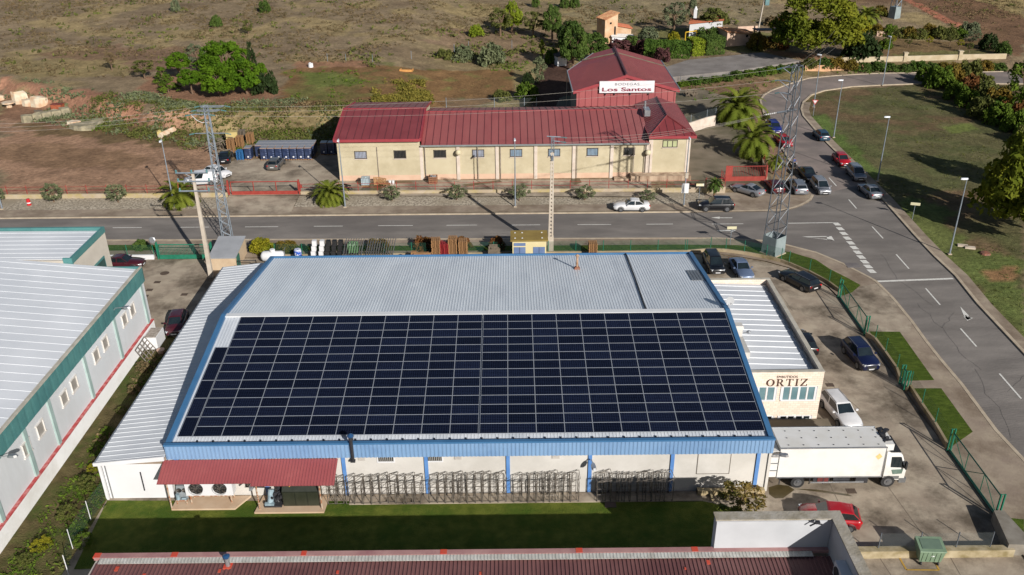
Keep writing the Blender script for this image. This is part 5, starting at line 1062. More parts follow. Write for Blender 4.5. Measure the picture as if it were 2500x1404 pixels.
mb = MB(); mb.bx(22.2, 23.0, 51.8, 51.9, .5, .9); Lr.part('fuel_tank', mb, M('oxide_red', hc(110, 40, 36), hc(90, 34, 30), sc=3))
cx0_, cx1_ = 26.95, 28.5
mb = MB(); yl, yh = 51.78, 54.22
mb.hull([(cx0_, yl, .75), (cx1_, yl, .55), (cx1_, yh, .55), (cx0_, yh, .75)], [(cx0_, yl, 1.75), (cx1_+.02, yl, 1.65), (cx1_+.02, yh, 1.65), (cx0_, yh, 1.75)])
mb.hull([(cx0_, yl, 1.75), (cx1_+.02, yl, 1.65), (cx1_+.02, yh, 1.65), (cx0_, yh, 1.75)], [(cx0_+.02, yl+.12, 2.75), (cx1_-.38, yl+.16, 2.75), (cx1_-.38, yh-.16, 2.75), (cx0_+.02, yh-.12, 2.75)])
mb.hull([(cx0_+.02, yl+.12, 2.75), (cx1_-.38, yl+.16, 2.75), (cx1_-.38, yh-.16, 2.75), (cx0_+.02, yh-.12, 2.75)], [(cx0_+.1, yl+.3, 2.9), (cx1_-.7, yl+.34, 2.9), (cx1_-.7, yh-.34, 2.9), (cx0_+.1, yh-.3, 2.9)])
Lr.part('cab', mb, m_lw)
mb = MB(); a = [Vector((27.35, yl+.012, 1.78)), Vector((28.35, yl+.012, 1.72)), Vector((28.05, yl+.12, 2.6)), Vector((27.35, yl+.1, 2.62))]; mb.hull([p+Vector((0, .02, 0)) for p in a], [p-Vector((0, .018, 0)) for p in a]); Lr.part('side_window', mb, m_cglass)
mb = MB(); a = [Vector((27.6, yl-.008, 1.15)), Vector((28.25, yl-.008, 1.2)), Vector((28.3, yl-.008, 1.6)), Vector((27.45, yl-.008, 1.55))]; mb.hull([p+Vector((0, .02, 0)) for p in a], [p-Vector((0, .01, 0)) for p in a]); Lr.part('quarter_window', mb, M('green_grey_glass', hc(120, 140, 130), hc(90, 110, 100), rough=.1))
mb = MB(); a = [Vector((cx1_+.03, yl+.12, 1.72)), Vector((cx1_+.03, yh-.12, 1.72)), Vector((cx1_-.35, yh-.26, 2.68)), Vector((cx1_-.35, yl+.26, 2.68))]; mb.hull([p-Vector((.03, 0, 0)) for p in a], [p+Vector((.015, 0, .01)) for p in a]); Lr.part('windscreen', mb, m_cglass)
mb = MB(); mb.bx(cx1_-.35, cx1_+.16, yl-.03, yh+.03, .38, .78); mb.bx(27.0, 28.1, yl-.035, yl, .72, .98); Lr.part('bumper', mb, M('lorry_grey', hc(96, 96, 96), hc(110, 110, 110), sc=2))
for y in (yl+.25, yh-.25): mb = MB(); mb.bx(cx1_+.1, cx1_+.18, y-.2, y+.2, .52, .72); Lr.part('headlight', mb, m_lamp)
for y in (yl-.16, yh+.16): mb = MB(); mb.bx(28.3, 28.42, y-.12, y+.12, 1.75, 2.35); Lr.part('mirror', mb, m_trim)
mb = MB(); mb.bx(26.79, 27.5, 52.2, 53.8, 2.95, 3.5); Lr.part('fridge_unit', mb, m_lw)
mb = MB(); r3_ = random.Random(5)
for i in range(16): mb.box((27.2+r3_.uniform(-.3, .3), 53.3+r3_.uniform(-.8, .7), 3.52+r3_.uniform(0, .16)), (r3_.uniform(.1, .45), r3_.uniform(.1, .3), .14), rz=r3_.random())
Lr.part('fridge_pipes', mb, m_dark)
mb = MB(); mb.bx(27.3, 28.0, 52.0, 54.0, 2.92, 2.98); Lr.part('cab_roof_hatch', mb, m_trim)
c = Vector((26.3, y0_-.004, 2.8)); mb = MB(); mb.poly([(c.x, c.y, c.z+.28), (c.x+.25, c.y, c.z), (c.x, c.y, c.z-.28), (c.x-.25, c.y, c.z)])
mb.v = [(x, y-.003, z) for x, y, z in mb.v]; Lr.part('hazard_sticker', mb, M('orange_sticker', hc(226, 180, 110), hc(232, 196, 140), sc=5))
for x in (20.75, 27.35):
    for y in (51.9, 54.1):
        mb = MB(); mb.tube([(x, y-.16, .5), (x, y+.16, .5)], .5, 18); o = Lr.part('wheel', mb, m_tyre)
        mb = MB(); s = -1 if y < 53 else 1; mb.tube([(x, y+s*.15, .5), (x, y+s*.19, .5)], .3, 14); mb.tube([(x, y+s*.19, .5), (x, y+s*.24, .5)], .12, 8); Lr.part('rim', mb, m_rim, sub=o)
# ---- motorbike by the palm and a figure at the corner
def motorbike(px, py, z, rz, label):
    p = G(px, py, z); t = thing('motorbike', label, 'motorbike', p, rz)
    for x in (-.65, .65):
        mb = MB(); mb.tube([(x+.26*math.cos(2*PI*i/14), 0, .32+.26*math.sin(2*PI*i/14)) for i in range(15)], .06, 6, caps=False); w_ = mb.build('wheel', m_tyre, t); mb = MB(); mb.tube([(x, -.04, .32), (x, .04, .32)], .1, 8); mb.build('rim', m_rim, w_)
    mb = MB(); mb.tube([(.65, 0, .32), (.42, 0, .95)], .04, 6); mb.tube([(-.65, 0, .32), (-.1, 0, .5), (.4, 0, .85)], .05, 6); mb.box((0, 0, .45), (.45, .25, .35), top=.8); mb.build('frame', m_dark, t)
    mb = MB(); mb.box((.15, 0, .82), (.5, .28, .22), top=.7); mb.build('tank', pbk, t); mb = MB(); mb.box((-.4, 0, .8), (.7, .24, .1)); mb.build('seat', m_black, t)
    mb = MB(); mb.tube([(.4, -.35, 1.02), (.45, 0, 1.0), (.4, .35, 1.02)], .025, 5); mb.build('handlebar', m_alu, t); mb = MB(); mb.lathe([(.09, 0), (.1, .08)], 8, c=(.5, 0, .85)); mb.build('headlight', m_lamp, t); return t
motorbike(847, 465, .52, 2.6, 'dark motorbike parked beside the second palm')
motorbike(1936, 411, .02, -1.0, 'dark scooter ridden by a person at the road corner')
def person(loc, rz, label):
    """seated figure: one continuous skin surface"""
    J = {'pelvis': (0, 0, .82), 'waist': (.04, 0, .98), 'chest': (.1, 0, 1.22), 'neck': (.13, 0, 1.4), 'head': (.16, 0, 1.52), 'top': (.17, 0, 1.66),
         'shL': (.1, .18, 1.34), 'elL': (.24, .27, 1.1), 'haL': (.48, .26, 1.04), 'shR': (.1, -.18, 1.34), 'elR': (.24, -.27, 1.1), 'haR': (.48, -.26, 1.04),
         'hiL': (.02, .1, .8), 'knL': (.4, .17, .72), 'anL': (.28, .17, .32), 'toL': (.46, .17, .27), 'hiR': (.02, -.1, .8), 'knR': (.4, -.17, .72), 'anR': (.28, -.17, .32), 'toR': (.46, -.17, .27)}
    E_ = [('pelvis', 'waist'), ('waist', 'chest'), ('chest', 'neck'), ('neck', 'head'), ('head', 'top'), ('chest', 'shL'), ('shL', 'elL'), ('elL', 'haL'), ('chest', 'shR'), ('shR', 'elR'), ('elR', 'haR'), ('pelvis', 'hiL'), ('hiL', 'knL'), ('knL', 'anL'), ('anL', 'toL'), ('pelvis', 'hiR'), ('hiR', 'knR'), ('knR', 'anR'), ('anR', 'toR')]
    Rr = dict(pelvis=.15, waist=.13, chest=.16, neck=.06, head=.1, top=.07, shL=.075, shR=.075, elL=.05, elR=.05, haL=.04, haR=.04, hiL=.1, hiR=.1, knL=.07, knR=.07, anL=.05, anR=.05, toL=.045, toR=.045)
    ks = list(J); me = bpy.data.meshes.new('body'); me.from_pydata([J[k] for k in ks], [(ks.index(a), ks.index(b2)) for a, b2 in E_], [])
    t = thing('person', label, 'person', loc, rz); o = bpy.data.objects.new('body', me); COL.objects.link(o)
    md = o.modifiers.new('s', 'SKIN'); bpy.context.view_layer.update()
    for i, k in enumerate(ks): me.skin_vertices[0].data[i].radius = (Rr[k], Rr[k])
    me.skin_vertices[0].data[0].use_root = True
    o.modifiers.new('u', 'SUBSURF').levels = 1; bpy.context.view_layer.update()
    m2 = bpy.data.meshes.new_from_object(o.evaluated_get(bpy.context.evaluated_depsgraph_get())); bpy.data.objects.remove(o)
    for c_ in (M('skin', hc(190, 140, 112), hc(180, 128, 100), sc=8), M('blue_shirt', hc(40, 62, 130), hc(52, 76, 146), sc=6), M('dark_trousers', hc(40, 42, 46), hc(52, 54, 58), sc=6)): m2.materials.append(c_)
    for p in m2.polygons:
        z = p.center.z; y = abs(p.center.y); p.use_smooth = True
        p.material_index = 0 if (z > 1.42 or (p.center.x > .33 and z > .95)) else (1 if z > .88 else 2)
    o = bpy.data.objects.new('body', m2); COL.objects.link(o); o.parent = t
    mb = MB(); mb.lathe([(.1, 1.56), (.112, 1.62), (.08, 1.7), (.02, 1.73)], 10, c=(.14, 0, 0)); mb.build('hair', M('dark_hair', hc(40, 30, 24), hc(54, 40, 32)), t); return t
p = G(1936, 411, .02); person((p.x-.1, p.y, .02), -1.0, 'person in a blue shirt sitting on a scooter beside the lattice tower')
# ================================================================ lamps, poles, towers, wires
m_galv = M('galvanised', hc(150, 160, 170), hc(132, 142, 152), rough=.45, metal=.35, sc=2)
m_galvd = M('weathered_steel', hc(118, 124, 132), hc(98, 104, 112), rough=.5, metal=.35, sc=1.2)
m_head = M('lamp_white', hc(216, 220, 226), hc(206, 210, 218), rough=.35, sc=4)
m_pole = M('concrete_pole', hc(190, 180, 166), hc(172, 160, 146), rough=.85, sc=1, det=7)
m_ins = M('glass_insulator', hc(96, 140, 142), hc(76, 118, 122), rough=.15, sc=6)
def lamp_proto():
    t = thing('street_lamp', '', 'street lamp'); mb = MB(); mb.tube([(0, 0, .02), (0, 0, 3.0)], .1, 8, r1=.085); mb.tube([(0, 0, 3.0), (0, 0, 9)], .085, 8, r1=.05); mb.build('pole', m_galv, t)
    mb = MB(); pr = [(-.12, .05), (.1, .13), (.45, .15), (.68, .09)]; lo = [(x, -y, 8.98) for x, y in pr]+[(x, y, 8.98) for x, y in pr[::-1]]; hi = [(x*.94+.01, y*.7, 9.15) for x, y, z in lo]; mb.hull(lo, hi); mb.build('lamp_head', m_head, t)
    mb = MB(); mb.box((0, 0, .06), (.4, .4, .12)); mb.build('base', m_kerb, t); return t
LP = lamp_proto()
for i, (b, z, rz, lab) in enumerate([((426, 507), .13, -PI/2, 'street lamp beside the palm left of the red sliding gate'), ((843, 506), .13, -PI/2, 'street lamp beside the palm at the left end of the winery'), ((1258, 505), .13, -PI/2, 'street lamp before the middle of the winery wall'), ((6, 511), .13, -PI/2, 'street lamp cut by the left edge of the photo'), ((1669, 502), .13, -PI/2, 'street lamp carrying a white notice board before the winery'), ((2318, 621), .05, PI, 'street lamp in the field near the flat stone slabs'), ((2142, 443), .05, PI, 'street lamp in the field just behind the silver saloon'), ((2035, 336), .05, PI, 'street lamp in the field beside the teal blue hatchback'), ((1986, 262), .05, 2.4, 'street lamp behind the yield sign at the bend'), ((2154, 209), .05, 2.0, 'farthest street lamp, at the inner edge of the upper road')]):
    p = G(*b, z)
    if i == 0: o = LP; o.location = p; o.rotation_euler = (0, 0, rz); o['label'] = lab; o['group'] = 'street lamps along the roads'
    else: o = dup(LP, p, rz, lab)
p = G(1669, 502, .13); N_ = W('notice_board', 'white notice board strapped to the lamp pole before the winery', 'notice board', (p.x, p.y, 2))
mb = MB(); mb.bx(p.x-.45, p.x+.45, p.y-.16, p.y-.11, 1.9, 3.2); N_.part('board', mb, m_wclean); mb = MB(); mb.bx(p.x-.2, p.x+.25, p.y-.2, p.y-.11, 3.9, 4.6); N_.part('box', mb, m_pole)
def lattice(mb, c, z0, z1, w0, w1, n, rz=0, t=.09, tb=.05):
    R = Matrix.Rotation(rz, 3, 'Z'); ca = [(-1, -1), (1, -1), (1, 1), (-1, 1)]
    def P(k, z): w_ = w0+(w1-w0)*(z-z0)/(z1-z0); v = R @ Vector((ca[k][0]*w_/2, ca[k][1]*w_/2, 0)); return Vector((c[0]+v.x, c[1]+v.y, z))
    for k in range(4): mb.bar(P(k, z0), P(k, z1), t)
    z = z0; hs = []; h = (z1-z0)/n
    zs = [z0+(z1-z0)*(1-(1-i/n)**1.0) for i in range(n+1)]
    for i in range(n):
        for k in range(4):
            a, b2 = k, (k+1) % 4
            if (i+k) % 2: a, b2 = b2, a
            mb.bar(P(a, zs[i]), P(b2, zs[i+1]), tb)
    for k in range(4): mb.bar(P(k, z1), P((k+1) % 4, z1), tb)
def insul(mb, a, b2, mi=0):
    a, b2 = Vector(a), Vector(b2); 
    for i in range(5): p = a.lerp(b2, .2+.16*i); q = a.lerp(b2, .2+.16*i+.06); mb.tube([p, q], .085, 6, mi)
    mb.tube([a, b2], .03, 4, mi)
# tall lattice tower on the right
tc_ = G(1886, 620, 0); TX, TY = tc_.x, tc_.y; t5 = W('lattice_tower', 'tall grey lattice tower with panelled foot at the road corner', 'lattice tower', (TX, TY, 0))
def RP(px, py): return GY(px, py, TY)
ztop = RP(1938, 160).z
lean = RP(1938, 160).x-TX
mb = MB(); lattice(mb, (TX, TY), .3, ztop, 1.75, .72, 20, rad(38)); 
t5.part('lattice_mast', mb, m_galvd)
mb = MB(); R = Matrix.Rotation(rad(38), 3, 'Z')
c0 = [R @ Vector((a*.92, b2*.92, 0)) for a, b2 in ((-1, -1), (1, -1), (1, 1), (-1, 1))]; c1 = [v*.94 for v in c0]
for k in range(4):
    a, b2, c, d = c0[k], c0[(k+1) % 4], c1[(k+1) % 4], c1[k]; n_ = ((a+b2)/2).normalized()*.04; f = lambda v, z: Vector((TX+v.x, TY+v.y, z))
    mb.hull([f(a, .15), f(b2, .15), f(c, 2.35), f(d, 2.35)], [f(a+n_, .15), f(b2+n_, .15), f(c+n_, 2.35), f(d+n_, 2.35)])
t5.part('foot_panel', mb, M('grey_green_panel', hc(138, 150, 152), hc(124, 136, 138), rough=.5, sc=1))
mb = MB(); mb.box((TX, TY, .12), (2.1, 2.1, .24), rz=rad(38)); t5.part('footing', mb, m_kerb)
tips = []
for (ax, ay), (bx2, by2), (ix, iy) in (((1911.5, 166), (1930, 164), (1896, 169.5)), ((1902, 196), (1926, 200), (1891, 197)), ((1904, 226), (1923, 231), (1891, 228))):
    a, b2, tip = RP(ax, ay), RP(bx2, by2), RP(ix, iy); mb = MB()
    for dy in (-.3, .3): mb.bar(b2+Vector((0, dy, .1)), a, .07); mb.bar(b2+Vector((0, dy, -.6)), a, .06)
    mb.bar(a+Vector((-.1, 0, 0)), b2+Vector((.5, 0, 0)), .07); t5.part('arm', mb, m_galvd); mb = MB(); insul(mb, a, tip); t5.part('insulator', mb, m_ins); tips.append(tip)
a, c = RP(1891, 269), RP(1948.5, 284.5); c.z = a.z-.25; a.y -= 1.0; c.y += 1.0; mb = MB(); mb.bar(a, c, .16); mb.bar(a+Vector((.4, .2, -.03)), RP(1915, 300), .06); t5.part('crossarm', mb, m_galvd)
low = [a, a.lerp(c, .45), c]
ltips = []
for v in low: q = v+Vector((-1.3, 0, -.2)); mb = MB(); insul(mb, v, q); t5.part('insulator', mb, M('white_insulator', hc(206, 206, 206), hc(190, 190, 190), rough=.2)); ltips.append(q)
# lattice tower on the left
lc = G(556, 584, .12); LX, LY = lc.x, lc.y; t6 = W('lattice_tower', 'slim galvanised lattice tower standing before the grey roofed shed', 'lattice tower', (LX, LY, .12))
LPt = lambda px, py: GY(px, py, LY)
zt = LPt(512, 258).z; mb = MB(); lattice(mb, (LX, LY), .12, zt, 1.1, .42, 24, rad(8), .08, .045); t6.part('lattice_mast', mb, m_galv)
lw_ = []
for (a, b2, th_) in (((489, 259), (547, 258), .07), ((480, 269), (537, 268), .07), ((466, 280), (509, 276), .09), ((476, 326), (549, 325), .08)):
    p, q = LPt(*a), LPt(*b2); q.z = p.z; mb = MB(); mb.bar(p, q, th_); 
    if th_ == .07 and a[1] < 300: mb.bar(p+Vector((.2, -.5, 0)), q+Vector((-.2, -.5, 0)), .08); mb.bar(p, p+Vector((.2, -.5, 0)), .06); mb.bar(q, q+Vector((-.2, -.5, 0)), .06)
    t6.part('crossarm', mb, m_galv); lw_.append((p, q))
    for v, s in ((p, -1), (q, 1)): mb = MB(); insul(mb, v, v+Vector((s*.7, 0, -.15))); t6.part('insulator', mb, m_ins)
p = LPt(466, 280); q = LPt(507, 299); mb = MB(); mb.tube([p, p.lerp(q, .3)+Vector((0, 0, -.35)), p.lerp(q, .65)+Vector((0, 0, -.35)), q], .025, 5); t6.part('jumper_cable', mb, m_head)
# concrete pole on the left with three crossarms
pc = G(516, 676, 0); t7 = W('utility_pole', 'tapered concrete pole with three steel crossarms beside the shed', 'utility pole', pc); CP = lambda px, py: GY(px, py, pc.y)
zt = CP(471, 423).z; mb = MB(); mb.hull([(pc.x-.24, pc.y-.2, 0), (pc.x+.24, pc.y-.2, 0), (pc.x+.24, pc.y+.2, 0), (pc.x-.24, pc.y+.2, 0)], [(pc.x-.13, pc.y-.1, zt), (pc.x+.13, pc.y-.1, zt), (pc.x+.13, pc.y+.1, zt), (pc.x-.13, pc.y+.1, zt)]); t7.part('pole', mb, m_pole)
for a, b2, nins in (((429, 422), (508, 419), 3), ((434, 442.5), (514, 441), 2), ((438, 466), (513, 463), 2)):
    p, q = CP(*a), CP(*b2); q.z = p.z; p.y -= .12; q.y -= .12; mb = MB(); mb.bar(p, q, .13)
    if nins == 3: mb.bar(p+Vector((.9, 0, -.02)), CP(474, 436), .05); mb.bar(q+Vector((-.9, 0, -.02)), CP(474, 436), .05)
    t7.part('crossarm', mb, m_galv)
    for i in range(nins):
        v = p.lerp(q, i/(nins-1)*.94+.03); mb = MB(); mb.lathe([(.04, 0), (.13, .12), (.07, .2), (.12, .27), (.06, .36)], 8, c=v); t7.part('insulator', mb, m_ins)
v0 = CP(438, 466); mb = MB(); mb.tube([CP(434, 443), CP(437, 456)+Vector((0, -.3, 0)), v0], .03, 5); t7.part('jumper_cable', mb, M('red_cable', hc(160, 70, 60)))
# concrete ladder-type pole at the centre
pc = G(1344, 616, 0); pc.y = 93.6; t8 = W('utility_pole', 'tall concrete ladder pole beside the cream transformer hut', 'utility pole', (pc.x, pc.y, 0)); CP = lambda px, py: GY(px, py, pc.y)
zt = CP(1350, 372).z; xt = pc.x+.1; mb = MB()
for s in (-1, 1): mb.hull([(pc.x+s*.2-.09, pc.y-.15, 2), (pc.x+s*.2+.09, pc.y-.15, 2), (pc.x+s*.2+.09, pc.y+.15, 2), (pc.x+s*.2-.09, pc.y+.15, 2)], [(xt+s*.1-.06, pc.y-.1, zt), (xt+s*.1+.06, pc.y-.1, zt), (xt+s*.1+.06, pc.y+.1, zt), (xt+s*.1-.06, pc.y+.1, zt)])
for i in range(22): z = 2.3+i*(zt-2.4)/21; mb.bx(pc.x-.14, pc.x+.16, pc.y-.1, pc.y+.1, z-.13, z+.13)
mb.bx(pc.x-.33, pc.x+.33, pc.y-.2, pc.y+.2, 0, 2.05); t8.part('pole', mb, m_pole)
mb = MB(); z2 = CP(1350, 335).z; lattice(mb, (xt, pc.y), zt, z2, .32, .26, 4, 0, .05, .03); t8.part('lattice_head', mb, m_galv)
cw = []
for a, b2 in (((1335, 333), (1369, 334)), ((1346, 344), (1367, 352))):
    p, q = CP(*a), CP(*b2); q.z = p.z-.1; mb = MB(); mb.bar(p, q, .09); t8.part('crossarm', mb, m_galv)
    mb = MB(); insul(mb, q, q+Vector((.7, 0, -.1))); t8.part('insulator', mb, m_ins); cw.append(q+Vector((.7, 0, -.1)))
cw.append(CP(1362, 360))
mb = MB(); mb.box((xt-.02, pc.y-.22, zt-.6), (.25, .2, .5)); t8.part('switch_box', mb, m_galvd)
def wire(a, b2, sag, label, grp, r=.01):
    a, b2 = Vector(a), Vector(b2); P = []
    for i in range(25): t = i/24; v = a.lerp(b2, t); v.z -= sag*4*t*(1-t); P.append(v)
    o = MB().tube(P, r, 5).build('power_line', M('wire_grey', hc(176, 170, 162), hc(160, 154, 146), rough=.5)); return tag(o, label, 'power line', grp)
nm_ = ['upper', 'middle', 'lower']
for i in range(3):
    q = (lw_[0][1], lw_[1][1], lw_[2][1])[i]; wire(q+Vector((.7, 0, -.15)), tips[i], (1.0, .9, .9)[i], '%s of the three long wires sagging from the left lattice tower to the tall one' % nm_[i], 'long wires above the winery')
    p = lw_[i][0]; e = GY(-260, (300, 308, 318)[i], LY-2); wire(p+Vector((-.7, 0, -.15)), e, .8, '%s of the three wires leaving the left lattice tower leftwards' % nm_[i], 'wires leaving to the left')
    wire(cw[i], ltips[i], .6, '%s of the three wires from the ladder pole to the tall tower' % nm_[i], 'wires from the ladder pole')
    wire(RP(1940+i*3, 162+i*6), GY(2040+i*14, 72+i*9, 175), .5, '%s of the three wires running from the tall tower to the big yellowing tree' % nm_[i], 'wires towards the big tree', r=.007)
# ================================================================ fences, walls, gates
m_green = M('fence_green', hc(24, 104, 80), hc(34, 116, 92), rough=.5, sc=3)
m_mesh = M('wire_mesh_green', hc(30, 84, 66), rough=.6, alpha=.22)
m_meshg = M('wire_mesh_grey', hc(110, 118, 118), rough=.6, alpha=.12)
m_redf = M('fence_red', hc(150, 38, 38), hc(164, 50, 48), rough=.55, sc=3)
m_redg = M('gate_red', hc(142, 52, 44), hc(152, 62, 52), rough=.5, sc=2)
m_lowall = M('weathered_wall', hc(150, 132, 104), hc(176, 160, 134), rough=.9, sc=.8, det=8, c3=hc(120, 108, 74), sc3=.4)
m_cream = M('cream_low_wall', hc(178, 164, 144), hc(166, 150, 128), rough=.9, sc=.7, det=8, c3=hc(164, 148, 96), sc3=.5)
def resample(P, d):
    P = [Vector((*p, 0)) if len(p) == 2 else Vector(p) for p in P]; out = [P[0]]; 
    for a, b2 in zip(P[:-1], P[1:]):
        k = max(1, round((b2-a).length/d)); out += [a.lerp(b2, (i+1)/k) for i in range(k)]
    return out
def fence(name, label, cat, P, z, h, pm, mm, pr=.04, rails=(), rm=None, group=None):
    o = thing(name, label, cat, (P[0][0], P[0][1], z), 0, group); L0 = Vector((P[0][0], P[0][1], z))
    for p in P: MB().tube([(p[0]-L0.x, p[1]-L0.y, 0), (p[0]-L0.x, p[1]-L0.y, h)], pr, 6).build('post', pm, o)
    if mm:
        mb = MB()
        for a, b2 in zip(P[:-1], P[1:]): mb.quad((a[0], a[1], z+.03), (b2[0], b2[1], z+.03), (b2[0], b2[1], z+h-.05), (a[0], a[1], z+h-.05))
        mb.build('wire_mesh', mm, o, off=L0)
    for r_ in rails:
        mb = MB()
        for a, b2 in zip(P[:-1], P[1:]): mb.bar((a[0], a[1], z+r_), (b2[0], b2[1], z+r_), .03)
        mb.build('rail', rm or pm, o, off=L0)
    return o
def wall(name, label, cat, P, z0, z1, t, m_, group=None):
    mb = MB(); n_ = len(P); S = []
    for i, p in enumerate(P):
        a, c = Vector(P[max(0, i-1)][:2]), Vector(P[min(n_-1, i+1)][:2]); d = (c-a).normalized(); S.append(Vector((-d.y, d.x))*t/2)
    for i in range(n_-1):
        a, b2 = Vector(P[i][:2]), Vector(P[i+1][:2]); mb.hull([(*(a-S[i]), z0), (*(b2-S[i+1]), z0), (*(b2+S[i+1]), z0), (*(a+S[i]), z0)], [(*(a-S[i]), z1), (*(b2-S[i+1]), z1), (*(b2+S[i+1]), z1), (*(a+S[i]), z1)])
    return tag(mb.build(name, m_), label, cat, group)
fp = lambda L, z=.1: [tuple(G(x, y, z)[:2]) for x, y in L]
w1 = [(-27, 92.8), (20, 92.8)]+fp([(1733.8, 613), (1771, 615), (1816, 621), (1870, 631), (1906, 640), (1925, 647), (1975, 668), (2023, 694), (2048, 713)])
wall('boundary_wall', 'weathered low concrete wall curving under the green fence behind the factory yard', 'wall', w1, 0, .48, .22, m_lowall)
fence('wire_fence', 'green wire fence curving round the rear factory yard to the first gate', 'fence', resample(w1[1:2], 1)+[Vector((*q, 0)) for q in w1[2:]], .46, 1.35, m_green, m_mesh)
fence('wire_fence', 'green wire fence hung with vines behind the stacked goods', 'fence', resample([(-27, 92.8), (19.8, 92.8)], 3.2), .46, 1.35, m_green, m_mesh)
w2 = [(33.7, 73.6)]+fp([(2135.5, 833), (2160, 866), (2188, 906)])+[(33.75, 65.6)]
w3 = [(33.75, 64.2)]+fp([(2221, 948), (2249, 993), (2281, 1040)])+[(33.75, 56.2)]
for w_, lb in ((w2, 'between the first gate and the small gate'), (w3, 'between the small gate and the long gate')):
    wall('boundary_wall', 'dark low wall along the lawn '+lb, 'wall', w_, 0, .5, .22, m_lowall); fence('wire_fence', 'green wire fence '+lb, 'fence', [Vector((*q, 0)) for q in w_], .48, 1.35, m_green, m_mesh)
def gate(label, a, b2, h, style, m_=m_green, z=.05, nb=6):
    a, b2 = Vector((*a, 0)), Vector((*b2, 0)); o = thing('gate', label, 'gate', (a.x, a.y, z)); d = (b2-a); L_ = d.length; u = d/L_; nn = Vector((-u.y, u.x, 0)); off = Vector((a.x, a.y, z))
    def B2(mb, s0, z0, s1, z1, t): mb.bar(a+u*s0+Vector((0, 0, z+z0)), a+u*s1+Vector((0, 0, z+z1)), t)
    for s in (0, L_):
        mb = MB()
        for k in (-.14, .14): mb.tube([a+u*s+nn*k+Vector((0, 0, z)), a+u*s+nn*k+Vector((0, 0, z+h+.3))], .075, 6)
        B2(mb, s, h+.28, s+.01, h+.28, .1); mb.build('gate_post', m_, o, off=off)
    mb = MB(); B2(mb, .1, .12, L_-.1, .12, .16); B2(mb, .1, h, L_-.1, h, .09); B2(mb, .15, .1, .15, h, .08); B2(mb, L_-.15, .1, L_-.15, h, .08)
    if style == 'truss':
        n_ = max(2, round(L_/2.4))
        for i in range(n_): s0, s1 = .15+(L_-.3)*i/n_, .15+(L_-.3)*(i+1)/n_; B2(mb, s0, .1, s1, h, .04) if i % 2 else B2(mb, s0, h, s1, .1, .04); B2(mb, s1, .1, s1, h, .05)
    else:
        n_ = int(L_/.16)
        for i in range(1, n_): s = .15+(L_-.3)*i/n_; B2(mb, s, .1, s, h, .03)
        if style == 'solid': pass
    mb.build('gate_leaf', m_, o, off=off)
    if style == 'truss':
        mb = MB(); p, q = a+u*.15, b2-u*.15; mb.quad((p.x, p.y, z+.1), (q.x, q.y, z+.1), (q.x, q.y, z+h), (p.x, p.y, z+h)); mb.build('wire_mesh', m_mesh, o, off=off)
    return o
gate('green sliding gate with mesh leaf by the driveway behind the navy car', (33.75, 81.6), (33.7, 73.9), 1.75, 'truss')
gate('small green pedestrian gate beside the concrete path', (33.75, 65.4), (33.75, 64.4), 1.6, 'bars')
gate('long green sliding gate at the lower right, facing the lorry', (33.75, 55.9), (33.75, 48.3), 1.75, 'truss')
g_ = gate('green barred gate at the upper left yard entrance', (-40.4, 92.9), (-34.2, 92.8), 1.75, 'bars')
mb = MB(); mb.bx(-40.2, -34.4, 92.66, 92.72, .1, .62); mb.build('kick_panel', m_green, g_, off=Vector((-40.4, 92.9, .05)))
wall('boundary_wall', 'white low wall left of the green barred gate', 'wall', [(-62, 92.9), (-40.9, 92.9)], 0, .55, .25, m_wclean)
fence('wire_fence', 'green wire fence left of the green barred gate', 'fence', resample([(-62, 92.95), (-40.9, 92.95)], 3), .53, 1.3, m_green, m_mesh)
mb = MB(); c = G(379, 590, 2.2); mb.lathe([(.02, 0), (.38, .06), (.3, .1)], 14); R = Matrix.Rotation(rad(80), 3, 'X'); mb.v = [tuple(R @ Vector(v)+Vector((-40.6, 92.6, 2.5))) for v in mb.v]; mb.tube([(-40.6, 92.7, 1.9), (-40.6, 92.65, 2.5)], .03, 5); tag(mb.build('traffic_mirror', m_alu), 'round convex mirror on top of the green gate post', 'mirror')
# road-side walls and red fences of the winery
for a, b2, lb in ((-75, -37.7, 'left of the red sliding gate'), (-28.0, 25.8, 'before the winery front')):
    wall('boundary_wall', 'cream low wall under the red posts '+lb, 'wall', [(a, 111.9), (b2, 111.7)], .1, .92, .25, m_cream)
    P = resample([(a, 111.95), (b2, 111.75)], 2.6); o = fence('red_fence', 'thin red post fence '+lb, 'fence', P, .9, 1.25, m_redf, None, .035, rails=(.5, 1.0), rm=m_redf)
o = thing('gate', 'red sliding gate with solid foot panel at the winery yard entrance', 'gate', (-37.4, 112, .45)); off = Vector((-37.4, 112, .45))
mb = MB(); mb.bx(-37.2, -28.4, 111.9, 111.98, .5, 1.0); mb.build('foot_panel', m_redg, o, off=off)
mb = MB(); mb.bar((-37.2, 111.94, 2.3), (-28.2, 111.94, 2.3), .1); 
for x in (-37.2, -34.2, -31.2, -28.3): mb.bar((x, 111.94, .9), (x, 111.94, 2.3), .09)
mb.build('frame', m_redg, o, off=off)
for x in (-37.55, -28.15): mb = MB(); mb.bx(x-.1, x+.1, 111.85, 112.05, .45, 2.55); mb.build('gate_post', m_redg, o, off=off)
mb = MB(); mb.bx(-28.0, -27.75, 111.8, 112.05, 1.4, 1.8); mb.build('motor_box', m_redg, o, off=off)
o = thing('gate', 'bright red barred gate of the winery side yard', 'gate', (29.2, 115.2, .45)); off = Vector((29.2, 115.2, .45))
mb = MB(); mb.bx(29.2, 30.15, 115.15, 115.25, .45, 2.7); mb.build('post_panel', m_redg, o, off=off); mb = MB(); mb.bx(30.15, 34.7, 115.16, 115.24, .5, 1.15); mb.build('foot_panel', m_redg, o, off=off)
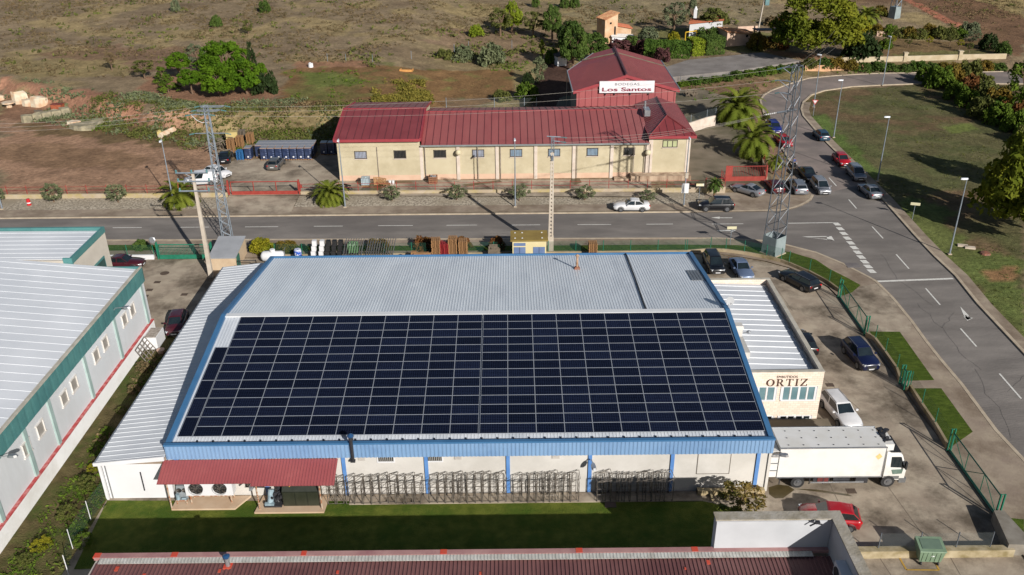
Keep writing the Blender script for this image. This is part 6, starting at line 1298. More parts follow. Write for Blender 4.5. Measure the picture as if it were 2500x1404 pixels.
mb = MB(); mb.bar((30.15, 115.2, 2.6), (34.7, 115.2, 2.6), .08)
for i in range(20): x = 30.3+i*.225; mb.bar((x, 115.2, 1.1), (x, 115.2, 2.6), .035)
mb.build('bars', m_redg, o, off=off); mb = MB(); mb.bx(34.7, 34.86, 115.1, 115.3, .4, 2.75); mb.build('gate_post', m_redg, o, off=off)
P = [Vector((*q, 0)) for q in [(34.95, 115.4), (35.6, 119), (36.4, 123), (37, 128), (37.6, 134), (38.2, 140), (38.9, 148), (39.4, 156)]]
wall('boundary_wall', 'low wall under the red fence beside the two big palms', 'wall', [p[:] for p in P], .2, .95, .25, m_cream)
fence('red_fence', 'red barred fence climbing past the two big palms', 'fence', resample(P, 2.0), .93, 1.3, m_redf, M('red_bars_mesh', hc(150, 36, 38), rough=.6, alpha=.3), .04, rails=(.2, 1.2))
wall('boundary_wall', 'short cream wall right of the winery front beside the small palm', 'wall', [(25.8, 111.7), (28.4, 111.7), (28.6, 114.8)], .1, 1.0, .25, m_cream)
fence('red_fence', 'short red fence on the cream wall beside the small palm', 'fence', resample([(25.9, 111.7), (28.4, 111.7), (28.6, 114.9)], 1.1), .98, 1.35, m_redf, None, .035, rails=(.3, 1.2))
wb_ = [(24.5, 134.6), (28.5, 137.4), (31.6, 140.2), (33.2, 141.2)]
wall('boundary_wall', 'pale whitewashed wall to the right of the red hall', 'wall', wb_, .4, 2.2, .25, m_pier)
fence('wire_fence', 'grey wire fence standing above the pale wall beside the red hall', 'fence', [Vector((*q, 0)) for q in wb_], 2.15, 1.3, m_galv, m_meshg)
# lower right corner: block wall, bin bay, grey fence
wall('boundary_wall', 'mossy cream block wall behind the green bin', 'wall', [(19.4, 44.75), (33.0, 44.75)], 0, .62, .5, M('mossy_block', hc(176, 162, 134), hc(128, 114, 78), rough=.9, sc=1.2, det=6))
P = [Vector((*tuple(G(x, y, .5)[:2]), 0)) for x, y in [(2143, 1340), (2242, 1340), (2331, 1336), (2414, 1335)]]; P[0].y = P[1].y = P[2].y = P[3].y = 44.85
fence('wire_fence', 'grey wire fence on the mossy wall behind the green bin', 'fence', P, .6, 1.3, m_galvd, m_meshg, .04)
mb = MB(); mb.hull([(32.6, 44.7, 0), (34.3, 44.6, 0), (33.9, 48.0, 0), (33.2, 48.0, 0)], [(32.6, 44.7, .95), (34.3, 44.6, .95), (33.9, 48.0, .95), (33.2, 48.0, .95)]); tag(mb.build('boundary_wall', M('grey_block_wall', hc(140, 134, 124), hc(112, 104, 92), sc=1, det=7)), 'thick grey concrete wall end at the lower right gate', 'wall')
p = G(2268, 1378, 0); t = thing('waste_bin', 'large green wheeled waste bin in the yellow marked bay', 'bin', (p.x, p.y+.35, 0), -.06)
m_bin = M('bin_green', hc(108, 130, 106), hc(118, 140, 116), rough=.5, sc=2)
mb = MB(); mb.hull([(-.68, -.42, .28), (.68, -.42, .28), (.68, .42, .28), (-.68, .42, .28)], [(-.82, -.55, 1.25), (.82, -.55, 1.25), (.82, .55, 1.25), (-.82, .55, 1.25)])
for i in range(5): mb.box((-.56+i*.28, -.49, .75), (.05, .05, .8), rx=.12)
mb.build('body', m_bin, t)
mb = MB(); mb.hull([(-.86, -.6, 1.25), (.86, -.6, 1.25), (.86, .62, 1.25), (-.86, .62, 1.25)], [(-.84, -.58, 1.3), (.84, -.58, 1.3), (.84, .62, 1.52), (-.84, .62, 1.52)]); mb.build('lid', m_bin, t); mb = MB(); mb.box((0, .02, 1.43), (1.3, .8, .02), rx=.18); mb.build('lid_recess', M('bin_green_dark', hc(92, 112, 96), hc(84, 104, 90), sc=2), t)
for x in (-.55, .55):
    for y in (-.38, .38): mb = MB(); mb.tube([(x-.04, y, .13), (x+.04, y, .13)], .13, 10); mb.box((x, y, .24), (.1, .1, .1)); mb.build('wheel', m_black, t)
mb = MB(); mb.box((.05, -.512, .85), (.2, .012, .08)); mb.build('label_plate', m_wclean, t)
for (a, b2), lb in (((2083, 1405-66), 'white lamp on the mossy wall left of the bin'), ((2455, 1348), 'white lamp at the right end of the mossy wall')): pass
# ================================================================ signs, covers
def street_sign(px, py, z, h, w_, rz, label, plate):
    p = G(px, py, z); t = thing('street_sign', label, 'sign', p, rz); MB().tube([(0, 0, 0), (0, 0, h)], .035, 6).build('post', m_galv, t); mb = MB(); mb.box((0, -.05, h-.12), (w_, .05, .34)); mb.build('plate', plate, t); return t
m_spl = M('sign_cream', hc(206, 200, 168), hc(196, 190, 156), rough=.5, sc=5); m_sye = M('sign_yellow', hc(220, 200, 120), hc(214, 212, 200), rough=.5, sc=1.2)
street_sign(1706, 486, .15, 2.1, 1.0, .0, 'yellow and white street name plate on a post beside the small palm', m_sye)
street_sign(2227, 536, .05, 2.2, 1.1, -.3, 'white street name plate in the field grass beside the road', m_spl)
street_sign(1782, 598, .12, 2.3, 1.1, 0, 'cream street name plate on the near verge left of the tall tower', m_spl)
p = G(1985, 283, .05); t = thing('yield_sign', 'triangular yield sign on the grass at the bend', 'sign', p, -.2); MB().tube([(0, 0, 0), (0, 0, 2.3)], .04, 6).build('post', m_galv, t)
mb = MB(); mb.hull([(-.5, -.06, 2.75), (.5, -.06, 2.75), (0, -.06, 1.9)], [(-.5, -.03, 2.75), (.5, -.03, 2.75), (0, -.03, 1.9)]); mb.build('border', M('sign_red', hc(190, 60, 60)), t); mb = MB(); mb.hull([(-.33, -.075, 2.66), (.33, -.075, 2.66), (0, -.075, 2.1)], [(-.33, -.062, 2.66), (.33, -.062, 2.66), (0, -.062, 2.1)]); mb.build('face', m_wclean, t)
for L_, lb, rd in (((402, 667), 'round iron manhole cover in the upper left yard', 1), ((384, 689), 'small square drain cover below the manhole cover', 0), ((365, 708), 'tiny square drain cover in the upper left yard', 0), ((354, 723), 'wide square drain cover beside the left warehouse corner', 0), ((450, 719), 'square drain cover near the annex shadow', 0), ((2078, 1199), 'rusty grating beside the lorry', 0), ((2026, 940), 'small grating at the office corner', 0), ((2106, 641), None, 0)):
    if not lb: continue
    p = G(*L_, .013); s = .42 if rd else .34; mb = MB()
    mb.lathe([(.5, 0), (.48, .012)], 18, c=p) if rd else mb.bx(p.x-s, p.x+s, p.y-s*.8, p.y+s*.8, .013, .028)
    tag(mb.build('drain_cover', M('iron_cover', hc(92, 76, 62), hc(76, 62, 52), rough=.8, sc=6)), lb, 'drain cover')
# ================================================================ vegetation
def leafmat(name, a, b2, c3=None, tr=.22): return M(name, hc(*a), hc(*b2), rough=.8, sc=1.1, det=5, lo=.32, hi=.68, c3=hc(*c3) if c3 else None, sc3=.45, trans=tr, spec=.15)
LG = dict(pine=leafmat('pine_needles', (58, 88, 14), (104, 134, 26), (70, 104, 18)), olive=leafmat('olive_leaves', (84, 94, 66), (128, 134, 98)), grey=leafmat('grey_green_leaves', (86, 96, 72), (120, 126, 94)),
          dark=leafmat('dark_evergreen', (34, 50, 24), (58, 74, 36)), green=leafmat('fresh_leaves', (62, 86, 24), (104, 124, 40)), lime=leafmat('lime_leaves', (104, 124, 28), (140, 152, 44)), yellow=leafmat('yellowing_leaves', (116, 118, 24), (166, 152, 42), (92, 108, 26)),
          autumn=leafmat('autumn_leaves', (92, 88, 34), (140, 108, 44), (72, 84, 30)), red=leafmat('red_leaves', (104, 70, 40), (136, 84, 48), (86, 84, 36)), plum=leafmat('plum_leaves', (74, 46, 50), (104, 68, 66)), dry=leafmat('dry_twigs', (104, 88, 64), (138, 118, 86), (96, 90, 60)), oliv2=leafmat('olive_green', (76, 84, 40), (112, 114, 58)),
          mid=leafmat('mid_green_leaves', (58, 80, 32), (92, 112, 50)), hedge=leafmat('hedge_leaves', (52, 78, 26), (86, 112, 42)), palm=leafmat('palm_frond', (82, 96, 26), (132, 136, 52), (96, 112, 34)), ygreen=leafmat('yellow_green_leaves', (84, 98, 22), (132, 132, 38), (74, 92, 24)), reed=leafmat('reed_leaves', (112, 104, 42), (142, 130, 60), (98, 98, 40)), bronze=leafmat('bronze_leaves', (92, 98, 44), (150, 112, 66), (84, 100, 40)))
m_bark = M('bark', hc(120, 96, 76), hc(92, 74, 58), rough=.9, sc=3, det=6)
def leaf_mesh(name, pts, nrm, size, rs, asp=1.5, drop=0.0):
    """many small leaf sprays: one quad each"""
    N = len(pts); a = rs.normal(size=(N, 3)); n_ = nrm+.75*rs.normal(size=(N, 3)); n_ /= np.linalg.norm(n_, axis=1)[:, None]+1e-9
    u = np.cross(n_, a); u /= np.linalg.norm(u, axis=1)[:, None]+1e-9; v = np.cross(n_, u); s = (size*rs.uniform(.6, 1.35, N))[:, None]
    u = u*s*asp; v = v*s; P = np.stack([pts-u, pts-v*.7, pts+u, pts+v*.7], 1).reshape(-1, 3)
    return P
def mesh_np(name, P, k=4):
    me = bpy.data.meshes.new(name); n_ = len(P)//k; me.vertices.add(len(P)); me.vertices.foreach_set('co', np.ascontiguousarray(P, float).ravel()); me.loops.add(len(P)); me.loops.foreach_set('vertex_index', np.arange(len(P)))
    me.polygons.add(n_); me.polygons.foreach_set('loop_start', np.arange(0, len(P), k)); me.polygons.foreach_set('loop_total', np.full(n_, k)); me.update(calc_edges=True); return me
def crown_pts(kind, seed, n):
    rs = np.random.RandomState(seed); K = {'dome': 64, 'bush': 34, 'loose': 30, 'cone': 40, 'column': 30, 'big': 110}[kind]
    gi = np.arange(K)+.5; ph_ = np.arccos(1-2*gi/K); tt_ = PI*(1+5**.5)*gi; d = np.stack([np.cos(tt_)*np.sin(ph_), np.sin(tt_)*np.sin(ph_), np.cos(ph_)], 1)+.22*rs.normal(size=(K, 3)); d /= np.linalg.norm(d, axis=1)[:, None]; r = rs.uniform(.55, .95, K)**(.6 if kind != 'dome' else .35); c = d*r[:, None]
    if kind in ('dome', 'big'): c[:, 2] = np.where(c[:, 2] < -.25, -.25*rs.rand(K), c[:, 2])
    if kind in ('bush',): c[:, 2] = np.abs(c[:, 2])*.95
    if kind == 'cone': h = rs.rand(K)**1.3; ang = rs.uniform(0, 2*PI, K); rr = (1-h)*rs.uniform(.5, 1, K)+.05; c = np.stack([rr*np.cos(ang), rr*np.sin(ang), h*2-.9], 1)
    if kind == 'column': h = rs.rand(K); ang = rs.uniform(0, 2*PI, K); rr = np.sqrt(np.clip(1-(2*h-1)**2, .05, 1))*rs.uniform(.3, .9, K); c = np.stack([rr*np.cos(ang), rr*np.sin(ang), h*2-1], 1)
    cr = {'dome': .26, 'bush': .3, 'loose': .24, 'cone': .2, 'column': .28, 'big': .2}[kind]*rs.uniform(.7, 1.3, K)
    k = rs.randint(0, K, n); q = rs.normal(size=(n, 3)); q /= np.linalg.norm(q, axis=1)[:, None]; q[:, 2] = np.where(q[:, 2] < -.5, -q[:, 2], q[:, 2])
    p = c[k]+q*(cr[k]*rs.uniform(.55, 1.0, n))[:, None]; return p, q, rs
CR = {}
def crown_mesh(kind, var):
    if (kind, var) in CR: return CR[kind, var]
    n = {'dome': 7000, 'bush': 1900, 'loose': 1500, 'cone': 1700, 'column': 1800, 'big': 14000}[kind]; sz = {'dome': .052, 'bush': .075, 'loose': .06, 'cone': .06, 'column': .065, 'big': .032}[kind]
    p, q, rs = crown_pts(kind, 100+var*7+len(kind), n); me = mesh_np('crown', leaf_mesh('crown', p, q, sz, rs)); me.materials.append(LG['green']); CR[kind, var] = me; return me
def trunk_mesh(var, limbs):
    if ('t', var, limbs) in CR: return CR['t', var, limbs]
    r = random.Random(var); mb = MB(); top = Vector((r.uniform(-.05, .05), r.uniform(-.05, .05), .62)); mb.tube([(0, 0, -.04), (r.uniform(-.03, .03), 0, .3), top], .045, 7, r1=.028)
    for i in range(limbs): a = 2*PI*i/limbs+r.random(); b2 = Vector((math.cos(a)*.3, math.sin(a)*.3, .62+r.uniform(.1, .28))); mb.tube([top*(.6+.1*i/limbs), (top+b2)/2+Vector((0, 0, .02)), b2], .022, 5, r1=.008)
    me = bpy.data.meshes.new('trunk'); me.from_pydata(mb.v, [], mb.f); me.materials.append(m_bark); CR['t', var, limbs] = me; return me
Cc = Vector((0, 0, H)); FWv = Vector(FW)
def mpp(p): return (p-Cc).dot(FWv)/F
tcount = [0]
def plant(kind, base, wpx, hpx, mt, label, name='tree', cat='tree', trunk=.25, group=None, onterr=True, ysc=1.0, z=None):
    """tree or bush standing at photo pixel base, crown wpx wide, whole plant hpx tall"""
    p = T(*base) if z is None else G(*base, z); s = mpp(p); w_, h = wpx*s, hpx*s*1.0; tcount[0] += 1; var = tcount[0] % 3
    t = thing(name, label, cat, p, rnd.uniform(0, 6.28), group); h0 = h*trunk
    o = bpy.data.objects.new('crown' if name == 'tree' else 'foliage', crown_mesh(kind, var)); COL.objects.link(o); o.parent = t
    o.material_slots[0].link = 'OBJECT'; o.material_slots[0].material = LG[mt]
    if kind == 'bush': o.location = (0, 0, h0); o.scale = (w_/2.2, w_/2.2*ysc, (h-h0)/1.2)
    else: o.location = (0, 0, h0+(h-h0)*(.42 if kind in ('dome', 'big') else .5)); o.scale = (w_/2.2, w_/2.2*ysc, (h-h0)/(1.7 if kind in ('dome', 'big') else 2.2))
    if trunk > 0.02:
        k = bpy.data.objects.new('trunk', trunk_mesh(var, 5)); COL.objects.link(k); k.parent = t; k.scale = (max(h*.85, w_*.7), max(h*.85, w_*.7), h*.95)
    return t
# pine clump on the left
for a in [('dome', (556, 194), 132, 84, 'pine', 'tallest bright green pine of the clump on the left slope', .04), ('dome', (441, 195), 60, 62, 'pine', 'umbrella pine with a bare trunk at the left of the pine clump', .38), ('dome', (470, 230), 62, 58, 'pine', 'small round pine with a visible trunk before the clump', .35), ('dome', (540, 238), 84, 72, 'pine', 'broad rounded pine at the front of the clump', .08), ('dome', (604, 230), 86, 80, 'pine', 'rounded pine at the front right of the clump', .06), ('loose', (484, 170), 58, 62, 'grey', 'loose grey green tree behind the left pines', .25), ('cone', (398, 204), 56, 42, 'green', 'small spreading young conifer left of the pines', .05), ('cone', (412, 226), 66, 46, 'green', 'low layered young conifer nearest on the left slope', .05), ('column', (622, 214), 30, 106, 'dark', 'dark slim cypress at the right of the pine clump', .04), ('bush', (646, 226), 70, 60, 'dark', 'dark dense evergreen at the right end of the pine clump', .03), ('dome', (641, 195), 30, 38, 'pine', 'small bright pine peeping out behind the dark evergreen', .1),
          ('bush', (430, 28), 24, 32, 'grey', 'lone small tree at the top edge left of centre', .12), ('bush', (530, 66), 30, 32, 'mid', 'lone round tree on the dry slope above the pines', .12), ('loose', (607, 84), 30, 36, 'oliv2', 'thin pale tree right above the pine clump', .15), ('bush', (647, 30), 30, 32, 'mid', 'lone round tree near the top edge above the pines', .12), ('loose', (274, 172), 30, 46, 'dry', 'bare looking thin tree on the left slope', .3), ('loose', (354, 192), 60, 46, 'oliv2', 'sparse brownish green tree beside the umbrella pine', .3),
          ('loose', (1222, 88), 62, 66, 'oliv2', 'dark olive tree in the scrub above the winery yard', .22), ('dome', (1250, 81), 52, 68, 'lime', 'bright lime green tree amid the scrub above the ploughed plot', .12), ('loose', (1302, 90), 60, 62, 'oliv2', 'loose olive tree right of the lime green one', .25), ('dome', (1348, 100), 48, 78, 'mid', 'tall dark green tree left of the brick tower', .12), ('bush', (1162, 90), 38, 34, 'lime', 'small yellow green tree at the left end of the scrub', .1), ('bush', (1200, 157), 74, 54, 'olive', 'big grey olive bush at the edge of the ploughed plot', .04), ('bush', (1128, 148), 58, 42, 'olive', 'grey olive bush left of the bigger one by the plot', .08), ('bush', (1085, 142), 44, 26, 'oliv2', 'low olive bush at the upper left edge of the plot', .02),
          ('dome', (1400, 172), 74, 108, 'mid', 'big leafy tree left of the red hall', .1), ('dome', (1446, 152), 80, 66, 'mid', 'broad leafy tree crown behind the red hall roof', .1), ('dome', (1388, 120), 58, 62, 'dark', 'shaded dark tree in the gap behind the red hall', .1), ('bush', (1308, 17), 24, 26, 'mid', 'small tree at the top edge above the lime green tree', .1), ('bush', (1378, 18), 28, 26, 'mid', 'left of two round bushes at the top edge near the brick tower', .05), ('bush', (1402, 18), 28, 26, 'mid', 'right of two round bushes at the top edge near the brick tower', .05),
          ('column', (1316, 206), 44, 64, 'olive', 'dense grey green conifer at the corner of the ploughed plot', .03), ('bush', (1286, 240), 64, 44, 'green', 'round green bush by the winery back yard', .03), ('bush', (1226, 244), 50, 28, 'oliv2', 'low olive bush left of the round green one', .02), ('column', (1323, 148), 17, 50, 'lime', 'slim yellow green sapling left of the leafy tree', .06), ('bush', (1348, 153), 42, 40, 'green', 'green bush beside the white garden post', .04), ('bush', (1288, 205), 30, 34, 'dark', 'dark bush left of the grey conifer', .04),
          ('bush', (1582, 104), 58, 40, 'grey', 'grey olive tree in the garden behind the plum bushes', .1), ('loose', (1645, 82), 66, 76, 'grey', 'tall silvery willow like tree behind the garden', .2), ('column', (1687, 76), 34, 76, 'grey', 'tall dark grey cypress beside the white house', .06), ('bush', (1645, 103), 36, 28, 'yellow', 'small yellow orange shrub behind the hedge', .05), ('dome', (1742, 92), 72, 66, 'oliv2', 'olive green garden tree before the orange house roof', .35), ('bush', (1728, 104), 60, 42, 'mid', 'dark green bush at the foot of the garden tree', .03),
          ('bush', (1512, 128), 84, 32, 'plum', 'wide purple leaved bush behind the hall ridge', .03), ('bush', (1572, 128), 54, 34, 'plum', 'purple leaved bush in the middle behind the hall', .03), ('bush', (1615, 149), 44, 38, 'plum', 'purple leaved bush at the right behind the hall', .05), ('bush', (1540, 112), 50, 26, 'mid', 'green bush between the tower house and the plum bushes', .04), ('bush', (1848, 120), 54, 46, 'autumn', 'orange tinted bush left of the dark pergola', .04), ('bush', (1900, 116), 60, 34, 'red', 'shaded reddish bush beneath the big tree', .04),
          ('big', (1985, 146), 236, 162, 'ygreen', 'huge broad tree with yellowing crown beside the court', .02), ('dome', (2082, 112), 74, 66, 'yellow', 'bright yellow tree behind the right side of the huge tree', .15), ('bush', (2098, 142), 92, 74, 'dark', 'big dark grey green bush right of the huge tree', .03), ('bush', (1910, 66), 44, 26, 'red', 'low red shrub behind the huge tree', .02), ('bush', (1880, 62), 36, 26, 'dry', 'pale pampas like shrub beside the utility pole', .02), ('bush', (2142, 84), 42, 28, 'autumn', 'bush behind the dark bush, tinged orange', .04), ('bush', (2148, 40), 42, 28, 'autumn', 'round autumn bush at the foot of the far lattice mast', .04), ('bush', (2160, 118), 38, 26, 'green', 'low green bush right of the dark grey green one', .03),
          ('bush', (2366, 82), 50, 32, 'grey', 'grey green bush at the end of the red dirt track', .03), ('loose', (2375, 102), 44, 26, 'grey', 'leafless greyish shrub below the dirt track end', .1), ('bush', (2414, 120), 48, 42, 'dark', 'dark round tree at the right end of the orchard', .06), ('bush', (2446, 134), 38, 38, 'mid', 'green tree beside the end of the stone wall', .06),
          ('dome', (2490, 572), 232, 240, 'ygreen', 'tall yellowing tree at the right edge casting the long shadow', .02), ('loose', (2492, 296), 110, 170, 'green', 'tall loose green tree at the right edge beyond the shrubs', .2), ('dome', (2520, 470), 120, 150, 'autumn', 'autumn coloured tree cut by the right edge', .2),
          ('bush', (1862, 388), 34, 44, 'olive', 'grey olive shrub beside the red fence and the second big palm', .1), ('bush', (1870, 292), 20, 20, 'oliv2', 'small shrub between the palms and the road', .02)]:
    bushy = a[0] == 'bush' and a[6] < .06
    plant(*a[:6], trunk=a[6], name='bush' if bushy else 'tree', cat='bush' if bushy else 'tree')
R2 = random.Random(21)
# orchard saplings, hedgerows and the shrub belt
nums = ['first', 'second', 'third', 'fourth', 'fifth', 'sixth', 'seventh', 'eighth']
for i, (x, y) in enumerate([(2177, 112), (2216, 117), (2266, 114), (2318, 112), (2341, 122), (2365, 130), (2296, 92), (2240, 96)]):
    plant('loose', (x, y), 20, 26, ('yellow', 'oliv2')[i % 2], 'thin orchard sapling behind the stone wall, %s of eight' % nums[i], trunk=.35, group='orchard saplings behind the stone wall')
for i, x in enumerate(range(2172, 2345, 24)):
    plant('bush', (x, 92+R2.uniform(-4, 3)), 40, 30+R2.uniform(-4, 6), R2.choice(['mid', 'autumn', 'green', 'oliv2']), 'rounded hedgerow bush behind the orchard, %s from the left' % nums[i], name='bush', cat='bush', trunk=.02, group='hedgerow behind the orchard')
for i in range(15):
    x = 1975+i*33; plant('bush', (x, 172-6*(i < 3)+R2.uniform(-2, 2)), 46, 22+R2.uniform(-4, 7), R2.choice(['mid', 'hedge', 'oliv2', 'autumn', 'mid']), 'roadside bush between upper road and stone wall, %s from the left' % ordn(i), name='bush', cat='bush', trunk=.02, group='bushes along the upper road')
for i in range(11):
    t = i/10; plant('bush', (1668+t*265, 209-t*38+R2.uniform(-1.5, 1.5)), 38, 15+R2.uniform(-2, 4), R2.choice(['hedge', 'mid', 'green']), 'low bush along the front edge of the court, %s from the left' % ordn(i), name='bush', cat='bush', trunk=.01, group='low bushes before the court')
k = 0; spots_ = [(2258, 196, 50, 36)]
for row, (n_, dx, dy) in enumerate(((7, 0, 0), (6, 34, -14), (5, 70, -24))):
    for i in range(n_):
        t = i/max(1, n_-1); x = 2292+dx+t*(215-dx*.9); y = 216+dy+t*(130-dy*.3); spots_.append((x+R2.uniform(-6, 6), y+R2.uniform(-5, 5), 66+R2.uniform(-8, 14), 52+R2.uniform(-8, 12)))
sides = ['front', 'middle', 'rear']
for i, (x, y, w_, h) in enumerate(sorted(spots_, key=lambda q: q[1])):
    mt = ('oliv2', 'green', 'autumn', 'green', 'oliv2', 'red', 'green')[i % 7]
    plant('bush', (x, y), w_, h, mt, '%s shrub of the thick belt at the right edge, %s from its far end' % ({'autumn': 'orange tinged', 'green': 'green', 'oliv2': 'olive', 'red': 'reddish', 'mid': 'dark green'}[mt], ordn(i)), name='bush', cat='bush', trunk=.0, group='shrub belt at the right edge')
# gravel strip olives
for i, (x, y, w_, h) in enumerate([(3, 497, 30, 40), (133, 498, 54, 54), (290, 498, 56, 52), (958, 494, 50, 42), (1115, 492, 50, 44), (1268, 494, 54, 46), (1427, 492, 54, 42), (1580, 494, 46, 32)]):
    plant('loose', (x, y), w_, h, 'olive', 'small olive tree on the gravel strip, %s from the left' % ordn(i), trunk=.18, group='olive trees on the gravel strip')
plant('loose', (1802, 1264), 132, 96, 'bronze', 'young bronze leaved tree before the white wall near the lorry', trunk=.25, z=.03)
# hedges of the garden
def hedge(px0, px1, hgt, dep, mt, label):
    a, b2 = T(*px0), T(*px1); d = b2-a; L_ = Vector((d.x, d.y)).length; rs = np.random.RandomState(int(px0[0])); n_ = int(L_*dep*hgt*34+900)
    q = rs.rand(n_, 3); f = rs.randint(0, 4, n_); P = q.copy(); P[:, 1] = np.where(f == 0, 0, np.where(f == 1, 1, q[:, 1])); P[:, 2] = np.where(f > 1, 1, q[:, 2]); nr = np.zeros((n_, 3)); nr[:, 2] = (f > 1); nr[:, 1] = np.where(f == 0, -1, np.where(f == 1, 1, 0))
    wob = .12*np.sin(P[:, 0]*L_*2.1)+.1*rs.normal(size=n_); P = np.stack([P[:, 0]*L_, (P[:, 1]-.5)*(dep+wob), P[:, 2]*(hgt+wob*.6)], 1)
    me = mesh_np('hedge', leaf_mesh('hedge', P, nr, .16, rs)); me.materials.append(LG[mt]); o = bpy.data.objects.new('hedge', me); COL.objects.link(o); o.location = a; o.rotation_euler = (0, 0, math.atan2(d.y, d.x)); tag(o, label, 'hedge')
hedge((1572, 138), (1684, 138), 3.0, 4.5, 'hedge', 'long clipped green hedge behind the court')
hedge((1682, 134), (1712, 132), 3.2, 3.5, 'lime', 'pale yellow green clipped hedge block behind the court')
hedge((1712, 132), (1756, 128), 3.4, 4, 'mid', 'dark green clipped hedge block at the right of the row')
# palms
def palm_mesh(seed, n=70, L_=1.0):
    r = random.Random(seed); P = []
    for i in range(n):
        az = i*2.39996; el = rad(84-128*(i/n)**.85); l = L_*r.uniform(.85, 1.08); pos = Vector((0, 0, 0)); pts = [pos.copy()]; e = el
        for k in range(9): pos = pos+Vector((math.cos(az)*math.cos(e), math.sin(az)*math.cos(e), math.sin(e)))*l/9; e -= rad(5+7.5*k/9*2); pts.append(pos.copy())
        sd = Vector((-math.sin(az), math.cos(az), 0))
        for k in range(1, 9):
            d = (pts[k+1]-pts[k]).normalized(); up_ = sd.cross(d); wl = .2*l*math.sin(PI*(.12+.86*k/9))**.7
            for s in (-1, 1):
                for hh in (0, .5):
                    b0 = pts[k].lerp(pts[k+1], hh); tip = b0+(sd*s*.75+d*.62-up_*(.22)).normalized()*wl+Vector((0, 0, -.04*l)); w_ = d*.028*l; P += [b0-w_*1.25, b0+w_*1.25, tip+w_*.3, tip-w_*.3]
        for k in range(9): a, b2 = pts[k], pts[k+1]; P += [a-sd*.01, a+sd*.01, b2+sd*.008, b2-sd*.008]
    return mesh_np('crown', np.array([tuple(v) for v in P]))
PMs = [palm_mesh(3), palm_mesh(8, 44)]
for me in PMs: me.materials.append(LG['palm'])
def palm(base, crown_y, wpx, label, z, v=0, mt='palm'):
    p = G(*base, z); s = mpp(p); hgt = max(.25, (base[1]-crown_y)*s*1.02); t = thing('palm_tree', label, 'palm', p, base[0] % 6)
    mb = MB(); rr = .06*wpx*s; mb.lathe([(rr*1.05, -.05), (rr*.8, .15*hgt), (rr*.75, .6*hgt), (rr*1.1, .9*hgt), (rr*.7, hgt+.1)], 10)
    mb.build('trunk', M('palm_trunk', hc(118, 86, 58), hc(90, 66, 46), rough=.9, sc=5, det=6, bump=.6), t)
    o = bpy.data.objects.new('crown', PMs[v]); COL.objects.link(o); o.parent = t; o.location = (0, 0, hgt); k = wpx*s/1.62; o.scale = (k, k, k*.9)
    o.material_slots[0].link = 'OBJECT'; o.material_slots[0].material = LG[mt]; return t
palm((1800, 300), 262, 124, 'larger of the two big palms beside the red fence', .5); palm((1836, 384), 338, 112, 'nearer and flatter of the two big palms beside the red fence', .5, 1)
palm((441, 498), 474, 100, 'bushy palm behind the concrete pole on the left', .2, 1, 'palm'); palm((808, 494), 472, 84, 'bushy palm at the left end of the winery range', .2, 0, 'palm')
palm((1743, 480), 448, 46, 'small dark palm at the corner by the bright red gate', .3, 1, 'mid'); palm((1888, 428), 392, 48, 'spiky yucca like palm behind the tall lattice tower', .3, 1); palm((2108, 84), 44, 72, 'palm half hidden behind the yellow tree', 1.6, 0, 'palm')
# vines on the rear fence
for i, (x, y, w_, h, mt, lb) in enumerate([(640, 612, 66, 36, 'yellow', 'yellow green vine on the fence behind the water tank'), (700, 612, 60, 30, 'autumn', 'browning vine on the fence right of the water tank'), (1035, 606, 60, 34, 'red', 'red vine on the fence left of the pallet stacks'), (1130, 604, 50, 30, 'red', 'red vine topping the fence behind the pallets'), (1212, 606, 44, 36, 'red', 'dark red vine beside the transformer hut'), (920, 604, 60, 26, 'autumn', 'browning vine above the wire trolleys'), (345, 606, 40, 24, 'mid', 'rose bush on the fence left of the green barred gate')]):
    plant('bush', (x, y), w_, h, mt, lb, name='vine', cat='vine', trunk=0, z=.2)
# ---- uncountable ground cover
def cover(name, label, regions, density, size, mt, seed, up=.6, per=7, spread=.5, excl=None):
    rs = np.random.RandomState(seed); A_ = []
    for poly, dn in regions:
        Pw = [T(*q) for q in poly] if not isinstance(poly[0], Vector) else poly
        xs = [q.x for q in Pw]; ys = [q.y for q in Pw]; n_ = int((max(xs)-min(xs))*(max(ys)-min(ys))*density*dn); x = rs.uniform(min(xs), max(xs), n_); y = rs.uniform(min(ys), max(ys), n_)
        k = inpoly(x, y, [(q.x, q.y) for q in Pw]) & (fbm(x, y, 7, seed) > .42+.16*rs.rand(n_)); A_.append(np.stack([x[k], y[k]], 1))
    A_ = np.concatenate(A_); s = rs.uniform(.5, 1.5, len(A_)); A_ = np.repeat(A_, per, 0); s = np.repeat(s, per); n_ = len(A_); off = rs.normal(size=(n_, 2))*spread*s[:, None]*size; z = th(A_[:, 0], A_[:, 1])+up*size*s*rs.rand(n_)
    P = np.stack([A_[:, 0]+off[:, 0], A_[:, 1]+off[:, 1], z], 1); nr = np.stack([off[:, 0], off[:, 1]-.2*size, .5*size*np.ones(n_)], 1); nr /= np.linalg.norm(nr, axis=1)[:, None]+1e-9
    me = mesh_np(name, leaf_mesh(name, P, nr, .26*size, rs, 1.6)); me.materials.append(LG[mt]); o = bpy.data.objects.new(name, me); COL.objects.link(o); o['kind'] = 'stuff'; o['label'] = label; o['category'] = 'ground cover'
HILL = [(0, -10), (2500, -10), (2500, 80), (2330, 70), (2180, 0), (2000, 0), (1850, 60), (1560, 60), (1400, 60), (1050, 90), (900, 150), (690, 160), (560, 120), (400, 150), (300, 190), (0, 190)]
cover('dry_scrub', 'tufts of dry brown scrub over the far slope', [(HILL, 1)], .9, .5, 'dry', 5)
